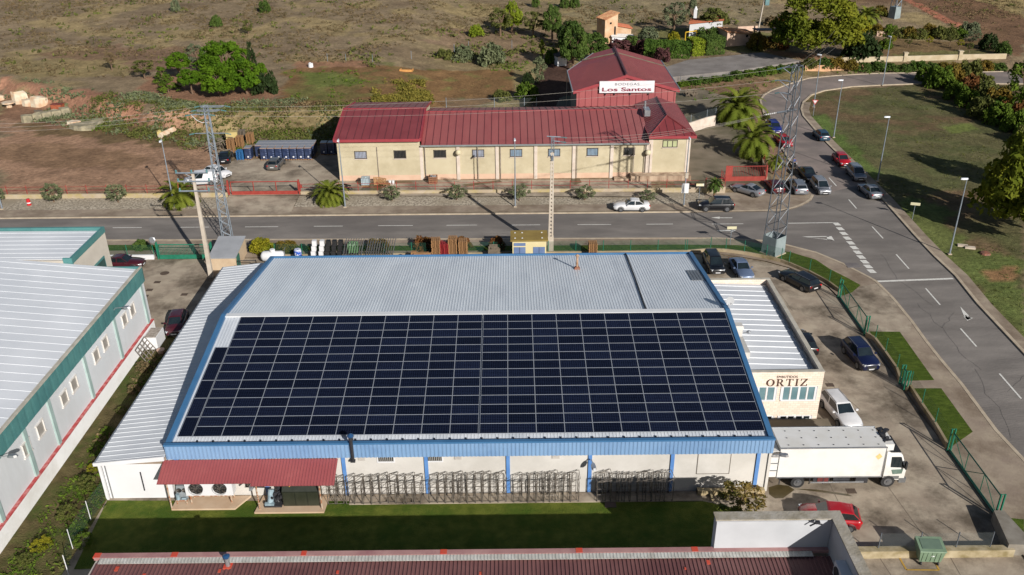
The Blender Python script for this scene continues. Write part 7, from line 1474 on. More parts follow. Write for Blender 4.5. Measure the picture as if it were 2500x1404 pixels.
cover('olive_scrub', 'olive green scrub tufts dotted over the far slope', [(HILL, .6), ([(1060, 60), (1400, 60), (1380, 140), (1230, 150), (1080, 130)], 3), ([(840, 140), (1300, 120), (1300, 160), (900, 165)], 3)], .1, .9, 'oliv2', 9)
cover('grey_scrub', 'grey green scrub along the red earth bank', [([(0, 190), (230, 205), (340, 230), (330, 250), (230, 222), (0, 196)], 4), ([(150, 285), (420, 250), (560, 280), (560, 330), (430, 322), (250, 300)], 8), ([Vector((-46, 133, 0)), Vector((-12, 135, 0)), Vector((-12, 151, 0)), Vector((-46, 149, 0))], 8), ([Vector((-82, 148, 0)), Vector((-46, 131, 0)), Vector((-45, 144, 0)), Vector((-80, 162, 0))], 6), ([(0, 240), (130, 230), (160, 265), (60, 250)], 5), ([(330, 225), (440, 235), (440, 290), (340, 290)], 6)], .4, .6, 'olive', 13)
cover('bank_weeds', 'fresh green weeds at the foot of the bank and round the plot', [([(200, 300), (430, 300), (420, 335), (240, 335)], 7), ([Vector((-44, 131, 0)), Vector((-12, 131, 0)), Vector((-12, 142, 0)), Vector((-44, 140, 0))], 5), ([(690, 165), (900, 175), (900, 240), (700, 250)], .8), ([(1100, 150), (1300, 150), (1280, 175), (1120, 170)], 2.5), ([(1640, 215), (1900, 195), (1880, 225), (1700, 248)], 1.5), ([(1960, 160), (2450, 158), (2440, 174), (1960, 174)], 1.5)], .3, .55, 'green', 17)
cover('tall_grass', 'block of tall yellow green grass in the ploughed plot', [([(908, 206), (1034, 202), (1058, 254), (912, 258)], 26)], .9, .5, 'reed', 23, up=1.4, per=7, spread=.45)
cover('bank_scrub', 'dense grey brown scrub covering the bank behind the winery yard', [([Vector((-47, 132, 0)), Vector((-12, 133, 0)), Vector((-12, 149, 0)), Vector((-47, 146, 0))], 1.6), ([Vector((-74, 146, 0)), Vector((-47, 130, 0)), Vector((-46, 146, 0)), Vector((-70, 156, 0))], 1.0)], 2.2, .55, 'oliv2', 51, per=9, spread=.6)
cover('bank_twigs', 'dry twiggy growth mixed into the bank scrub', [([Vector((-50, 131, 0)), Vector((-10, 133, 0)), Vector((-10, 150, 0)), Vector((-50, 147, 0))], 1)], 3.2, .5, 'dry', 57, per=8, spread=.6)
STRIP = [Vector((-33.9, 36, 0)), Vector((-29.9, 36, 0)), Vector((-29.9, 68, 0)), Vector((-31.5, 74, 0)), Vector((-33.2, 74, 0))]
cover('strip_weeds', 'tangled green weeds in the strip between the two factories', [(STRIP, 1)], 9, .34, 'oliv2', 29, per=8)
cover('strip_grass', 'bright grass tufts in the weedy strip', [(STRIP, 1)], 6, .3, 'green', 31, per=8)
cover('strip_stalks', 'dry brown stalks in the weedy strip', [([Vector((-33.7, 58, 0)), Vector((-30, 58, 0)), Vector((-30.5, 73, 0)), Vector((-33.8, 73, 0))], 1)], 7, .36, 'dry', 37, per=8)
cover('field_grass', 'short rough grass of the right hand field', [([(1975, 290), (2020, 226), (2230, 210), (2330, 240), (2500, 350), (2500, 870), (2400, 740), (2290, 628), (2180, 505)], 1)], 1.1, .22, 'oliv2', 41, per=6, up=.3)
FL = [Vector((-29.4, 43, 0)), Vector((17, 43, 0)), Vector((17, 50.3, 0)), Vector((-29.4, 51.2, 0))]
cover('lawn_blades', 'mown grass blades of the front lawn', [(FL, 1)], 26, .1, 'green', 43, per=5, up=.25)
for i, (x, y, w_, h, mt) in enumerate([(215, 1190, 62, 70, 'oliv2'), (165, 1260, 70, 60, 'oliv2'), (105, 1340, 70, 60, 'yellow'), (350, 905, 50, 50, 'dry'), (330, 960, 46, 50, 'dry'), (232, 1150, 44, 46, 'yellow'), (205, 1330, 70, 60, 'green'), (60, 1375, 60, 50, 'oliv2'), (262, 1060, 40, 40, 'green'), (298, 1010, 40, 40, 'oliv2')]):
    plant('loose', (x, y), w_*.8, h*.5, mt, {0: 'wide olive weed bush by the annex corner', 1: 'wide olive weed bush left of the white fence poles', 2: 'yellowish weed bush low in the strip beside the plinth', 3: 'dried brown weed bush nearest the lattice grille', 4: 'dried brown weed bush below the lattice one', 5: 'yellowish weed bush against the annex corner post', 6: 'green weed bush beside the shaded lawn edge', 7: 'olive weed bush cut by the lower left edge', 8: 'small green weed bush beside the lit plinth middle', 9: 'small olive weed bush in the middle of the strip'}[i], name='bush', cat='bush', trunk=0, z=.02, group='weed bushes in the strip')
P = [Vector((*tuple(G(x, y, 0)[:2]), 0)) for x, y in [(262, 1216), (222, 1270), (178, 1340), (168, 1404)]]
fence('wire_fence', 'thin white posted wire fence along the edge of the front lawn', 'fence', P, .02, 1.7, m_wclean, m_mesh, .03)
# ================================================================ goods, pallets, debris
m_wood = M('pallet_wood', hc(168, 126, 82), hc(136, 100, 66), rough=.85, sc=4, det=6); m_woodg = M('grey_wood', hc(120, 108, 92), hc(98, 88, 76), rough=.9, sc=4, det=6)
m_wrap = M('blue_crate_wrap', hc(36, 46, 72), hc(50, 62, 92), rough=.3, sc=2, det=5); m_top = M('wrapped_top', hc(150, 150, 152), hc(128, 130, 140), rough=.35, sc=3, det=5)
m_pblue = M('blue_pallet', hc(36, 96, 150), hc(46, 110, 166), rough=.7, sc=3); m_pred = M('red_crate', hc(140, 34, 38), hc(156, 46, 48), rough=.6, sc=3)
def load_proto():
    t = thing('wrapped_pallet', '', 'pallet load'); mb = MB()
    for i in range(6): z = .16+i*.27; mb.box((0, 0, z+.125), (.97, 1.16, .25)); mb.box((0, 0, z+.26), (.92, 1.12, .02))
    mb.build('crate_stack', m_wrap, t); mb = MB(); mb.box((0, 0, 1.82), (1.0, 1.2, .05)); mb.build('cardboard_sheet', M('cardboard', hc(178, 138, 98), hc(162, 124, 88)), t); mb = MB(); mb.box((0, 0, 1.87), (.96, 1.16, .05)); mb.build('film_top', m_top, t)
    mb = MB()
    for x in (-.4, 0, .4): mb.box((x, 0, .07), (.12, 1.15, .12))
    mb.box((0, 0, .145), (1, 1.2, .025)); mb.build('pallet', m_wood, t); mb = MB(); mb.box((0, -.59, .5), (.22, .01, .22)); mb.build('label_sheet', m_wclean, t)
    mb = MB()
    for i in range(6): mb.box((.35, -.585, .25+i*.27), (.22, .008, .1))  # pale boxes that paint glints onto the wrap film
    mb.build('film_glint', M('glint_paint', hc(110, 122, 150), hc(80, 92, 124), rough=.2, sc=5), t); return t
lp = load_proto(); fr = G(1905/5+380-10, 395, .52); fl_ = G(1250/5+380+9, 392, .52); n0 = 0
def put(x, y, lab, grp='blue wrapped pallets in the winery yard'):
    global n0
    if n0 == 0: lp.location = (x, y, .52); lp['label'] = lab; lp['group'] = grp
    else: dup(lp, (x, y, .52), 0, lab)
    n0 += 1
xs = [fl_.x+.4+(fr.x-.4-fl_.x-.0)*i/6 for i in range(7)]; y0_ = fl_.y+.6
for i, x in enumerate(xs): put(x, y0_, 'blue wrapped pallet load in the front row, %s from its left end' % ordn(i))
xl = G(1135/5+380, 391, .52); put(xl.x, xl.y+.6, 'blue wrapped pallet load standing alone at the left of the front row')
for r_, nm in ((1, 'second'), (2, 'third')):
    for i in range(9): put(xs[0]-1.05+(xs[6]-xs[0]+1.2)*i/8, y0_+1.3*r_, 'blue wrapped pallet load in the %s row back, %s from its left end' % (nm, ordn(i)))
for i in range(3): put(xs[6]+1.9+i*1.1, y0_+2.2, 'blue wrapped pallet load in the deep shade beside the winery wall, %s from left' % ordn(i))
def pallet_proto(m_):
    t = thing('pallet', '', 'pallet'); mb = MB()
    for i in range(5): mb.box((-.4+i*.2, 0, .13), (.14, 1.15, .022)); 
    for y in (-.5, 0, .5): mb.box((0, y, .105), (.95, .1, .022))
    mb.build('deck', m_, t); mb = MB()
    for x in (-.42, 0, .42):
        for y in (-.5, 0, .5): mb.box((x, y, .055), (.1, .12, .075))
    for x in (-.42, 0, .42): mb.box((x, 0, .01), (.1, 1.15, .018))
    mb.build('blocks', m_, t); return t
PP = {}
def stack(px, py, z, n_, m_, lab, face=0):
    p = G(px, py, z); r = random.Random(int(px)); first = m_.name not in PP
    if first: PP[m_.name] = pallet_proto(m_)
    for i in range(n_):
        l = '%s, %s from the ground' % (lab, ordn(i)); loc = (p.x+r.uniform(-.03, .03), p.y+.6+r.uniform(-.03, .03), z+i*.147); rz = face+r.uniform(-.04, .04)
        if first and i == 0: o = PP[m_.name]; o.location = loc; o.rotation_euler = (0, 0, rz); o['label'] = l; o['group'] = lab.replace('pallet', 'pallets')
        else: dup(PP[m_.name], loc, rz, l, group=lab.replace('pallet', 'pallets'))
stack(563, 372, .52, 13, m_wood, 'brown pallet of the left tall yard stack'); stack(585, 362, .52, 12, m_wood, 'brown pallet of the middle tall yard stack'); stack(610, 352, .52, 11, m_wood, 'brown pallet of the rear right yard stack'); stack(590, 345, .52, 11, m_woodg, 'grey pallet of the rear yard stack')
stack(586, 391, .52, 9, m_pblue, 'bright blue pallet of the small yard stack')
for (px, zb, n_, m_, lab) in ((1065, 0, 17, m_wood, 'brown pallet of the left stack behind the hall'), (1086, 0, 14, m_pred, 'red pallet of the short stack behind the hall'), (1106, 0, 18, m_wood, 'brown pallet of the tallest stack behind the hall'), (1131, 0, 16, m_wood, 'brown pallet of the right stack behind the hall')):
    g_ = GY(px, 612, 92.0); stack_px = g_; PPm = m_
    first = m_.name not in PP
    if first: PP[m_.name] = pallet_proto(m_)
    for i in range(n_):
        l = '%s, %s from the ground' % (lab, ordn(i)); loc = (g_.x+rnd.uniform(-.03, .03), 92.1, .03+i*.147)
        if first and i == 0: o = PP[m_.name]; o.location = loc; o['label'] = l; o['group'] = lab.replace('pallet', 'pallets')
        else: dup(PP[m_.name], loc, rnd.uniform(-.05, .05), l, group=lab.replace('pallet', 'pallets'))
p = GY(1447, 612, 92.0)
for i in range(13): dup(PP[m_wood.name], (p.x, 92.0, .03+i*.147), rnd.uniform(-.04, .04), 'brown pallet of the lone stack right of the hut, %s from the ground' % ordn(i), group='brown pallets of the lone stack right of the hut')
p = G(495, 1, 0); t = GY(662, 624, 91.7)
U = W('water_tank', 'white horizontal plastic water tank behind the hall corner', 'tank', (t.x, 91.7, 0)); x0_, x1_ = GY(638, 624, 91.7).x, GY(695, 624, 91.7).x
mb = MB(); zc_ = .78; prof = [(0.0, .25), (.04, .5), (.12, .6), (.88, .6), (.96, .5), (1, .25)]
rings = 16; o_ = len(mb.v)
for t_, r_ in prof:
    for j in range(rings): a = 2*PI*j/rings; mb.v.append((x0_+(x1_-x0_)*t_, 91.7+r_*math.cos(a), zc_+r_*math.sin(a)))
for i in range(len(prof)-1):
    for j in range(rings): mb.f.append((i*rings+j, i*rings+(j+1) % rings, (i+1)*rings+(j+1) % rings, (i+1)*rings+j)); mb.m.append(0)
mb.f += [tuple(range(rings)), tuple((len(prof)-1)*rings+j for j in range(rings))]; mb.m += [0, 0]; U.part('tank_shell', mb, m_wclean, smooth=True)
mb = MB(); mb.lathe([(.3, 0), (.3, .24), (.26, .28)], 14, c=((x0_+x1_)/2, 91.7, 1.35)); U.part('filler_neck', mb, m_wclean); mb = MB()
for x in (x0_+.5, x1_-.5): mb.box((x, 91.7, .12), (.14, .9, .24))
mb.tube([(x1_+.1, 91.4, .2), (x1_+.1, 91.4, 1.7), (x1_+.1, 92.0, 1.7)], .03, 5); U.part('stand', mb, m_alu)
def crate_stack(px0, px1, ytop, lean, m_, name, lab, grp, cells=(3, 4), h=2.55, Y=91.9, frame=False, n_=7):
    """row of nested frames or a tilted stack of crates leaning to the right"""
    a, b2 = GY(px0, 618, Y), GY(px1, 618, Y)
    for i in range(n_):
        x = a.x+(b2.x-a.x)*i/max(1, n_-1); t = thing(name, '%s, %s from its left' % (lab, ordn(i)), 'trolley' if frame else 'crate stack', (x, Y, .03), rnd.uniform(-.05, .05), grp); mb = MB()
        if frame:
            for y in (-.5, .5): mb.bar((0, y, .1), (lean, y, h), .05)
            for k in range(9): z = .15+k*(h-.15)/8; mb.bar((lean*z/h, -.5, z), (lean*z/h, .5, z), .035)
            mb.build('frame', m_, t); mb = MB(); mb.bar((-.25, -.5, .12), (.25, -.5, .12), .05); mb.bar((-.25, .5, .12), (.25, .5, .12), .05); mb.build('foot', m_, t)
        else:
            for k in range(cells[1]): z = k*h/cells[1]; mb.box((lean*(z+.1)/h, 0, z+h/cells[1]*.5), (.5, .55, h/cells[1]*.94), top=.92)
            mb.build('crate_pile', m_, t)
m_gfr = M('trolley_grey', hc(96, 96, 98), hc(128, 128, 130), rough=.45, metal=.4, sc=3)
crate_stack(762, 781, 590, .5, m_wclean, 'crate_pile', 'leaning pile of white plastic crates behind the hall', 'white crate piles behind the hall', n_=2)
crate_stack(796, 826, 586, .5, M('black_crate', hc(22, 22, 24), hc(34, 34, 36), rough=.6, sc=3), 'crate_pile', 'leaning pile of black crates right of the white ones', 'black crate piles behind the hall', n_=3)
crate_stack(835, 878, 588, .6, m_gfr, 'wire_trolley', 'leaning grey wire trolley in the left nested row', 'wire trolleys of the left nested row', frame=True, n_=8)
crate_stack(890, 955, 588, .6, m_gfr, 'wire_trolley', 'leaning grey wire trolley in the right nested row', 'wire trolleys of the right nested row', frame=True, n_=12)
p = GY(863, 606, 92); mb = MB(); rs = random.Random(4); n_ = 7
vs = [[(p.x-.6+1.2*i/(n_-1), 91.7+.8*j/(n_-1), 2.05+.35*rs.random()-.5*abs(j/(n_-1)-.5)) for i in range(n_)] for j in range(n_)]
for j in range(n_-1):
    for i in range(n_-1): mb.quad(vs[j][i], vs[j][i+1], vs[j+1][i+1], vs[j+1][i])
for i in range(n_-1): a, b2 = vs[0][i], vs[0][i+1]; mb.quad((a[0], a[1]-.05, a[2]-.7-.2*rs.random()), (b2[0], b2[1]-.05, b2[2]-.8), b2, a)
tag(mb.build('tarpaulin', M('green_tarp', hc(98, 140, 96), hc(80, 120, 80), rough=.5, sc=2)), 'crumpled green tarpaulin thrown over goods among the trolleys', 'tarpaulin')
p = GY(977, 622, 91); U = W('barrel', 'bright blue plastic barrel behind the hall roof edge', 'barrel', (p.x, 91, 0)); mb = MB(); mb.lathe([(.28, 0), (.36, .25), (.36, .8), (.28, 1.05)], 14, c=(p.x, 91, 0)); U.part('shell', mb, paint('barrel_blue', hc(22, 70, 170))); mb = MB(); mb.lathe([(.2, 1.05), (.2, 1.1)], 12, c=(p.x, 91, 0)); U.part('lid', mb, m_dark)
p = GY(727, 616, 91.5); U = W('drum', 'blue and white striped drum beside the white crates', 'drum', (p.x, 91.5, 0)); mb = MB(); mb.lathe([(.35, .8), (.42, 1.1), (.42, 1.5), (.35, 1.7)], 12, c=(p.x, 91.5, 0)); U.part('shell', mb, M('blue_white_drum', hc(200, 204, 214), hc(30, 80, 180), sc=2.5, lo=.48, hi=.52)); mb = MB(); mb.box((p.x, 91.5, .4), (.8, .7, .8)); U.part('stand', mb, m_dark)
p = GY(1030, 622, 91.5); mb = MB(); mb.box((p.x, 91.5, .5), (1.5, .9, 1.0)); mb.box((p.x-.9, 91.5, .8), (.6, .5, .9)); mb.box((p.x+.1, 91.2, 1.1), (2.0, .3, .14), rz=.05); tag(mb.build('timber_pile', m_wood), 'low pile of light timber left of the pallet stacks', 'timber')
p = GY(1208, 615, 91.6); mb = MB()
for i in range(6): mb.box((p.x+rnd.uniform(-.3, .3), 91.6+i*.1, .9+i*.08), (.9, .06, 1.0), rx=.15, rz=rnd.uniform(-.1, .1))
tag(mb.build('timber_pile', m_woodg), 'leaning broken boards left of the transformer hut', 'timber')
p = GY(600, 640, 87.5); U = W('equipment_frame', 'dark steel frame with planks beside the small shed', 'frame', (-29.6, 88.5, 0)); mb = MB()
for x in (-30.1, -28.2):
    for y in (87.8, 89.2): mb.bar((x, y, 0), (x, y, 1.5), .07)
for y in (87.8, 89.2): mb.bar((-30.1, y, 1.4), (-28.2, y, 1.4), .07)
U.part('frame', mb, m_dark); mb = MB(); mb.bx(-30.0, -28.4, 87.9, 89.1, .3, .9); U.part('load', mb, m_woodg)
# by the winery front
p = G(892, 455, .52); U = W('liquid_container', 'caged white liquid container before the winery left end', 'container', (p.x, p.y+.5, .52)); c = (p.x, p.y+.5)
mb = MB(); mb.bx(c[0]-.5, c[0]+.5, c[1]-.5, c[1]+.5, .68, 1.62); mb.lathe([(.14, 0), (.14, .08)], 10, c=(c[0], c[1], 1.62)); U.part('tank', mb, M('ibc_plastic', hc(176, 188, 192), hc(156, 172, 180), rough=.4, sc=2)); mb = MB()
for i in range(6):
    for s in (-1, 1): q = -.52+i*.208; mb.bar((c[0]+q, c[1]+s*.53, .62), (c[0]+q, c[1]+s*.53, 1.66), .025); mb.bar((c[0]+s*.53, c[1]+q, .62), (c[0]+s*.53, c[1]+q, 1.66), .025)
for z in (.7, 1.0, 1.3, 1.64):
    for s in (-1, 1): mb.bar((c[0]-.53, c[1]+s*.53, z), (c[0]+.53, c[1]+s*.53, z), .025); mb.bar((c[0]+s*.53, c[1]-.53, z), (c[0]+s*.53, c[1]+.53, z), .025)
U.part('cage', mb, m_galv); mb = MB(); mb.box((c[0], c[1], .58), (1.1, 1.1, .1)); U.part('pallet', mb, m_wood)
for i, (px, py, rz, tilt) in enumerate(((920, 452, .3, .9), (932, 453, -.2, .5), (944, 454, .1, .0), (926, 450, .6, .2))):
    p = G(px, py, .54); dup(PP[m_wood.name], (p.x, p.y+.4, .56+(.4 if tilt > .4 else .15*i*.3)), None, ['leaning loose pallet before the winery window', 'second loose pallet slumped on the heap', 'flat loose pallet at the right of the heap', 'buried loose pallet at the bottom of the heap'][i], rot=(tilt, .1, rz), group='loose pallets before the winery')
for px in (952, 960): p = G(px, 449, .52); mb = MB(); mb.lathe([(.16, 0), (.2, .5), (.21, .52)], 12, c=p); tag(mb.build('bucket', m_wclean), 'white bucket before the winery wall, %s of two' % ('left' if px < 955 else 'right'), 'bucket', 'white buckets before the winery')
p = G(1057, 449, .52); U = W('wooden_crate', 'open slatted wooden crate of scrap before the winery wall', 'crate', p); mb = MB(); c = (p.x, p.y+.5)
for s in (-1, 1):
    for k in range(4): z = .62+k*.26; mb.box((c[0], c[1]+s*.5, z), (1.15, .03, .18)); mb.box((c[0]+s*.57, c[1], z), (.03, 1.0, .18))
    for q in (-.5, 0, .5): mb.box((c[0]+q, c[1]+s*.53, 1.0), (.09, .03, 1.0))
U.part('slats', mb, M('brown_crate', hc(150, 104, 74), hc(124, 86, 62), sc=4)); mb = MB()
for i in range(10): mb.box((c[0]+rnd.uniform(-.4, .4), c[1]+rnd.uniform(-.3, .3), 1.3+rnd.uniform(0, .2)), (rnd.uniform(.1, .4), .15, .12), rz=rnd.random()*3)
U.part('scrap', mb, m_top)
U = W('waste_heap', 'heap of grey scrap wood beside the pallet stacks and lattice tower', 'scrap heap', G(535, 372, .52)); mb = MB(); c = G(535, 372, .52); r = random.Random(9)
for i in range(46): s = r.random(); mb.box((c.x+r.uniform(-1.6, 1.6), c.y+r.uniform(-1, 2.4), .6+r.uniform(0, 2.0)*(1-.4*s)), (r.uniform(.4, 1.6), r.uniform(.06, .3), r.uniform(.05, .2)), rz=r.random()*3, rx=r.uniform(-.6, .6), ry=r.uniform(-.6, .6))
U.part('boards', mb, m_woodg); mb = MB(); p = G(566, 330, 1.8); mb.box((p.x, p.y, 1.9), (1.7, 1.2, 1.0), rz=.2); U.part('yellow_bale', mb, M('yellow_bale', hc(190, 170, 104), hc(176, 158, 110), sc=2))
# debris on the left plot
def block(px, py, sz, rz, label, m_, name='rubble_block', cat='rubble', group=None, jag=.12):
    p = T(px, py); r = random.Random(int(px*7+py)); mb = MB(); n_ = 8; lo = []; hi = []
    for i in range(n_): a = 2*PI*(i+.5)/n_; q = 1/max(abs(math.cos(a)), abs(math.sin(a))); lo.append((math.cos(a)*q*sz[0]/2*(1+r.uniform(-jag, jag)), math.sin(a)*q*sz[1]/2*(1+r.uniform(-jag, jag)), -.1))
    for x, y, z in lo: hi.append((x*.9, y*.9, sz[2]*(1+r.uniform(-jag*2, jag))))
    mb.hull(lo, hi); o = mb.build(name, m_); o.location = p; o.rotation_euler = (0, 0, rz); return tag(o, label, cat, group)
m_reef = M('plaster_block', hc(212, 202, 180), hc(196, 160, 128), rough=.9, sc=.9, det=6); m_stone = M('mossy_stone', hc(158, 148, 122), hc(118, 112, 92), rough=.9, sc=1.4, det=7)
for a in [(52, 252, (3.0, 1.4, 2.2), .1, 'largest whitish plaster block on the left plot'), (74, 258, (2.6, 1.3, 1.2), 0, 'low whitish plaster block in the middle of the left row'), (100, 259, (3.0, 1.4, 1.6), -.05, 'whitish plaster block at the right of the left row'), (2, 244, (1.4, 1.2, .8), 0, 'small white block cut by the left edge')]: block(*a, m_reef)
for i in range(5): block(68+i*23, 297-i*4.5, (2.0, 1.5, 1.1), .2, 'grey stone block in the diagonal row on the left plot, %s from left' % ordn(i), m_stone, 'stone_block', 'stone', 'grey stone blocks on the left plot')
block(182, 302, (2.2, 1.6, .5), .2, 'pale flat slab beside the grey rubble mound', m_reef); block(212, 312, (4.4, 3.2, .9), .4, 'low mound of grey rubble on the left plot', m_stone, jag=.3); a, b2 = T(392, 338), T(427, 322); tag(MB().bar(a+Vector((0, 0, .35)), b2+Vector((0, 0, .35)), .75).build('concrete_beam', m_reef), 'long cream concrete beam lying at the foot of the bank', 'beam'); block(390, 332, (.8, .8, .9), 0, 'yellow stained block behind the left street lamp head', M('yellow_bale', hc(190, 170, 104)))
block(94, 272, (2.0, 1.0, .15), -.5, 'thin grey board lying on the left plot', m_woodg); block(759, 164, (.9, .9, .8), 0, 'small white meter box at the edge of the ploughed plot', m_wclean, 'meter_box', 'box')
U = W('round_table', 'round pale stone table on the left plot', 'table', T(23, 262)); p = T(23, 262); mb = MB(); mb.lathe([(1.1, .75), (1.1, .95)], 16, c=p); U.part('table_top', mb, m_reef); mb = MB(); mb.lathe([(.5, 0), (.4, .75)], 10, c=p); U.part('pedestal', mb, m_reef)
U = W('scrap_box', 'rusty orange metal box on the left plot', 'box', T(140, 258)); p = T(140, 258); mb = MB(); mb.box(p+Vector((0, 0, .5)), (1.9, 1.2, 1.0)); U.part('box', mb, M('orange_rust', hc(168, 90, 56), hc(140, 72, 46), sc=2)); mb = MB(); mb.box(p+Vector((0, 0, 1.03)), (2.0, 1.3, .06)); U.part('lid', mb, M('red_rust', hc(130, 64, 50), hc(110, 54, 44)))
p = T(139, 268); mb = MB(); mb.lathe([(.3, 0), (.34, .2), (.34, .7), (.3, .8)], 12, c=p); tag(mb.build('barrel', paint('barrel_blue', hc(22, 70, 170))), 'small blue barrel before the rusty orange box', 'barrel')
p = T(991, 174); mb = MB(); 
for a, b2 in (((-1.2, -.5), (1.2, -.7)), ((-1.2, -.5), (-1.0, .6)), ((1.2, -.7), (1.3, .5))): mb.hull([(p.x+a[0], p.y+a[1], p.z), (p.x+b2[0], p.y+b2[1], p.z), (p.x+b2[0]+.12, p.y+b2[1]+.12, p.z), (p.x+a[0]+.12, p.y+a[1]+.12, p.z)], [(p.x+a[0], p.y+a[1], p.z+.45), (p.x+b2[0], p.y+b2[1], p.z+.45), (p.x+b2[0]+.12, p.y+b2[1]+.12, p.z+.45), (p.x+a[0]+.12, p.y+a[1]+.12, p.z+.45)])
tag(mb.build('well_surround', M('orange_board', hc(206, 150, 84), hc(190, 132, 72), sc=2)), 'orange three sided box frame in the ploughed plot', 'frame')
p = G(72, 502, .13); U = W('road_barrel', 'red plastic road barrel with a white band on the gravel', 'barrel', p); mb = MB(); mb.lathe([(.3, 0), (.27, .35)], 12, c=p); mb.lathe([(.26, .5), (.22, .95)], 12, c=p); U.part('shell', mb, paint('barrel_red', hc(196, 34, 40))); mb = MB(); mb.lathe([(.275, .35), (.26, .5)], 12, c=p); U.part('band', mb, m_wclean)
for i, (x, y) in enumerate(((2350, 601), (2368, 606))): p = G(x, y, .02); mb = MB(); mb.box((p.x, p.y, .1), (1.1, .55, .18), rz=-.3); tag(mb.build('stone_slab', M('pale_slab', hc(206, 190, 172), hc(188, 172, 154))), 'flat pale stone slab in the field grass, %s of two' % ('upper' if i == 0 else 'lower'), 'slab', 'stone slabs in the field')
p = G(2405, 620, .02); mb = MB(); mb.lathe([(.6, .02), (.5, .18), (.3, .2)], 12, c=p); tag(mb.build('manhole_ring', M('rust_ring', hc(96, 70, 60), hc(160, 100, 76), sc=2)), 'rusty concrete ring sunk in the field grass', 'ring')
p = G(2084, 649, .13); mb = MB(); mb.bx(p.x-.8, p.x+.7, p.y-.5, p.y+.7, .13, .15); tag(mb.build('drain_cover', M('grey_cover', hc(120, 114, 112), hc(104, 98, 98))), 'grey cover slab in the tip of the verge lawn', 'drain cover')
p = G(1686, 236, .5); mb = MB()
for i in range(26): a = i*.7; mb.tube([(p.x+rnd.uniform(-1.3, 1.3), p.y+rnd.uniform(-.5, .5), .6+rnd.random()*1.2), (p.x+rnd.uniform(-1.3, 1.3), p.y+rnd.uniform(-.5, .5), .6+rnd.random()*1.2)], .09, 5)
tag(mb.build('firewood_pile', m_woodg), 'dark heap of vine stumps against the pale wall', 'wood pile')
# ================================================================ far houses, walls, masts
m_tile = M('clay_tile_roof', hc(176, 122, 84), hc(140, 92, 62), rough=.85, sc=3, det=6, c3=hc(190, 150, 108), sc3=.8); m_adobe = M('adobe_wall', hc(190, 148, 110), hc(206, 178, 148), rough=.9, sc=.6, det=6); m_otile = M('orange_tile', hc(186, 106, 70), hc(160, 88, 58), sc=3)
def far_house(name, label, base, w_, d_, h, slope, wm, rm, ridge=None, win=(), chim=None, rz=0, cat='house'):
    p = T(*base); o = thing(name, label, cat, p, rz); mb = MB(); x, y = w_/2, d_/2; hl, hr = slope
    mb.hull([(-x, -y, -.5), (x, -y, -.5), (x, y, -.5), (-x, y, -.5)], [(-x, -y, h+hl), (x, -y, h+hr), (x, y, h+hr), (-x, y, h+hl)]); mb.build('wall', wm, o); mb = MB(); e = .25
    mb.corr((-x-e, y+e, h+hl), (-x-e, -y-e, h+hl), (x+e, -y-e, h+hr+.03), (x+e, y+e, h+hr+.03), max(5, int(d_/.4)), .1, duty=.6, thick=.12); r_ = mb.build('roof', rm, o)
    for wx_, wz_, ww, wh in win: mb = MB(); mb.bx(wx_-ww/2, wx_+ww/2, -y-.03, -y-.005, wz_, wz_+wh); mb.build('window', m_glass, o)
    if chim: mb = MB(); mb.box((chim[0], chim[1], h+max(hl, hr)+chim[2]/2-.2), (.7, .7, chim[2])); mb.lathe([(.45, 0), (.2, .5), (.12, .7)], 8, c=(chim[0], chim[1], h+max(hl, hr)+chim[2]-.2)); mb.build('chimney', m_wclean, r_)
    return o
far_house('brick_tower', 'old adobe brick tower house with a sloping tiled cap', (1481, 104), 3.4, 3.2, 5.4, (0, 1.2), m_adobe, m_tile, win=((-.2, 4.3, .5, .4), (1.0, 1.8, .45, 1.9)), rz=.5, cat='tower')
far_house('farm_shed', 'low tiled farm shed right of the brick tower', (1513, 88), 4.4, 3.6, 2.0, (1.0, 0), m_adobe, m_otile, rz=.1)
far_house('canopy_shed', 'small white sheet roofed lean-to before the brick tower', (1518, 102), 5.0, 2.6, 1.2, (.4, 0), m_wclean, m_wpan, rz=.1, cat='shed')
far_house('farmhouse', 'white farmhouse with orange tiles and a white chimney among trees', (1722, 92), 7.0, 5, 3.4, (.0, 1.0), m_wclean, m_otile, win=((-1.5, 1.2, .8, 1), (1.2, 1.2, .8, 1)), chim=(-2.6, 0, 1.8), rz=-.25)
far_house('farm_annex', 'pinkish low house with brown tiles right of the farmhouse', (1795, 105), 6.4, 5, 2.2, (.9, 0), M('pink_render', hc(206, 178, 156), hc(190, 160, 140)), m_tile, win=((1.4, 1.7, .5, .5),), rz=.2)
far_house('garden_hut', 'tiny white garden building with dark roof behind the red hall', (1368, 158), 2.0, 2.2, 1.8, (.2, .5), m_wclean, M('slate_dark', hc(90, 84, 80), hc(74, 70, 68)), rz=.3, cat='hut')
p = T(1890, 106); U = W('pergola', 'dark roofed open pergola in the shade of the huge tree', 'pergola', p); mb = MB(); mb.box(p+Vector((0, 0, 3)), (9, 4.5, .2), rx=-.1); U.part('roof', mb, M('dark_slate_roof', hc(52, 56, 74), hc(66, 70, 88), sc=1))
for x in (-4, 0, 4):
    for y in (-2, 2): mb = MB(); mb.bar(p+Vector((x, y, -.3)), p+Vector((x, y, 3)), .2); U.part('post', mb, m_woodg)
p = T(1672, 104); mb = MB(); q = p+Vector((2.6, 1.0, 0)); mb.bar(p, p+Vector((0, 0, 2.2)), .16); mb.bar(p+Vector((0, 0, 2.2)), q+Vector((0, 0, 2.3)), .16); mb.bar(q, q+Vector((0, 0, 2.3)), .16); tag(mb.build('play_frame', M('yellow_frame', hc(214, 176, 40), hc(200, 160, 36))), 'bright yellow pipe frame behind the hedge', 'frame')
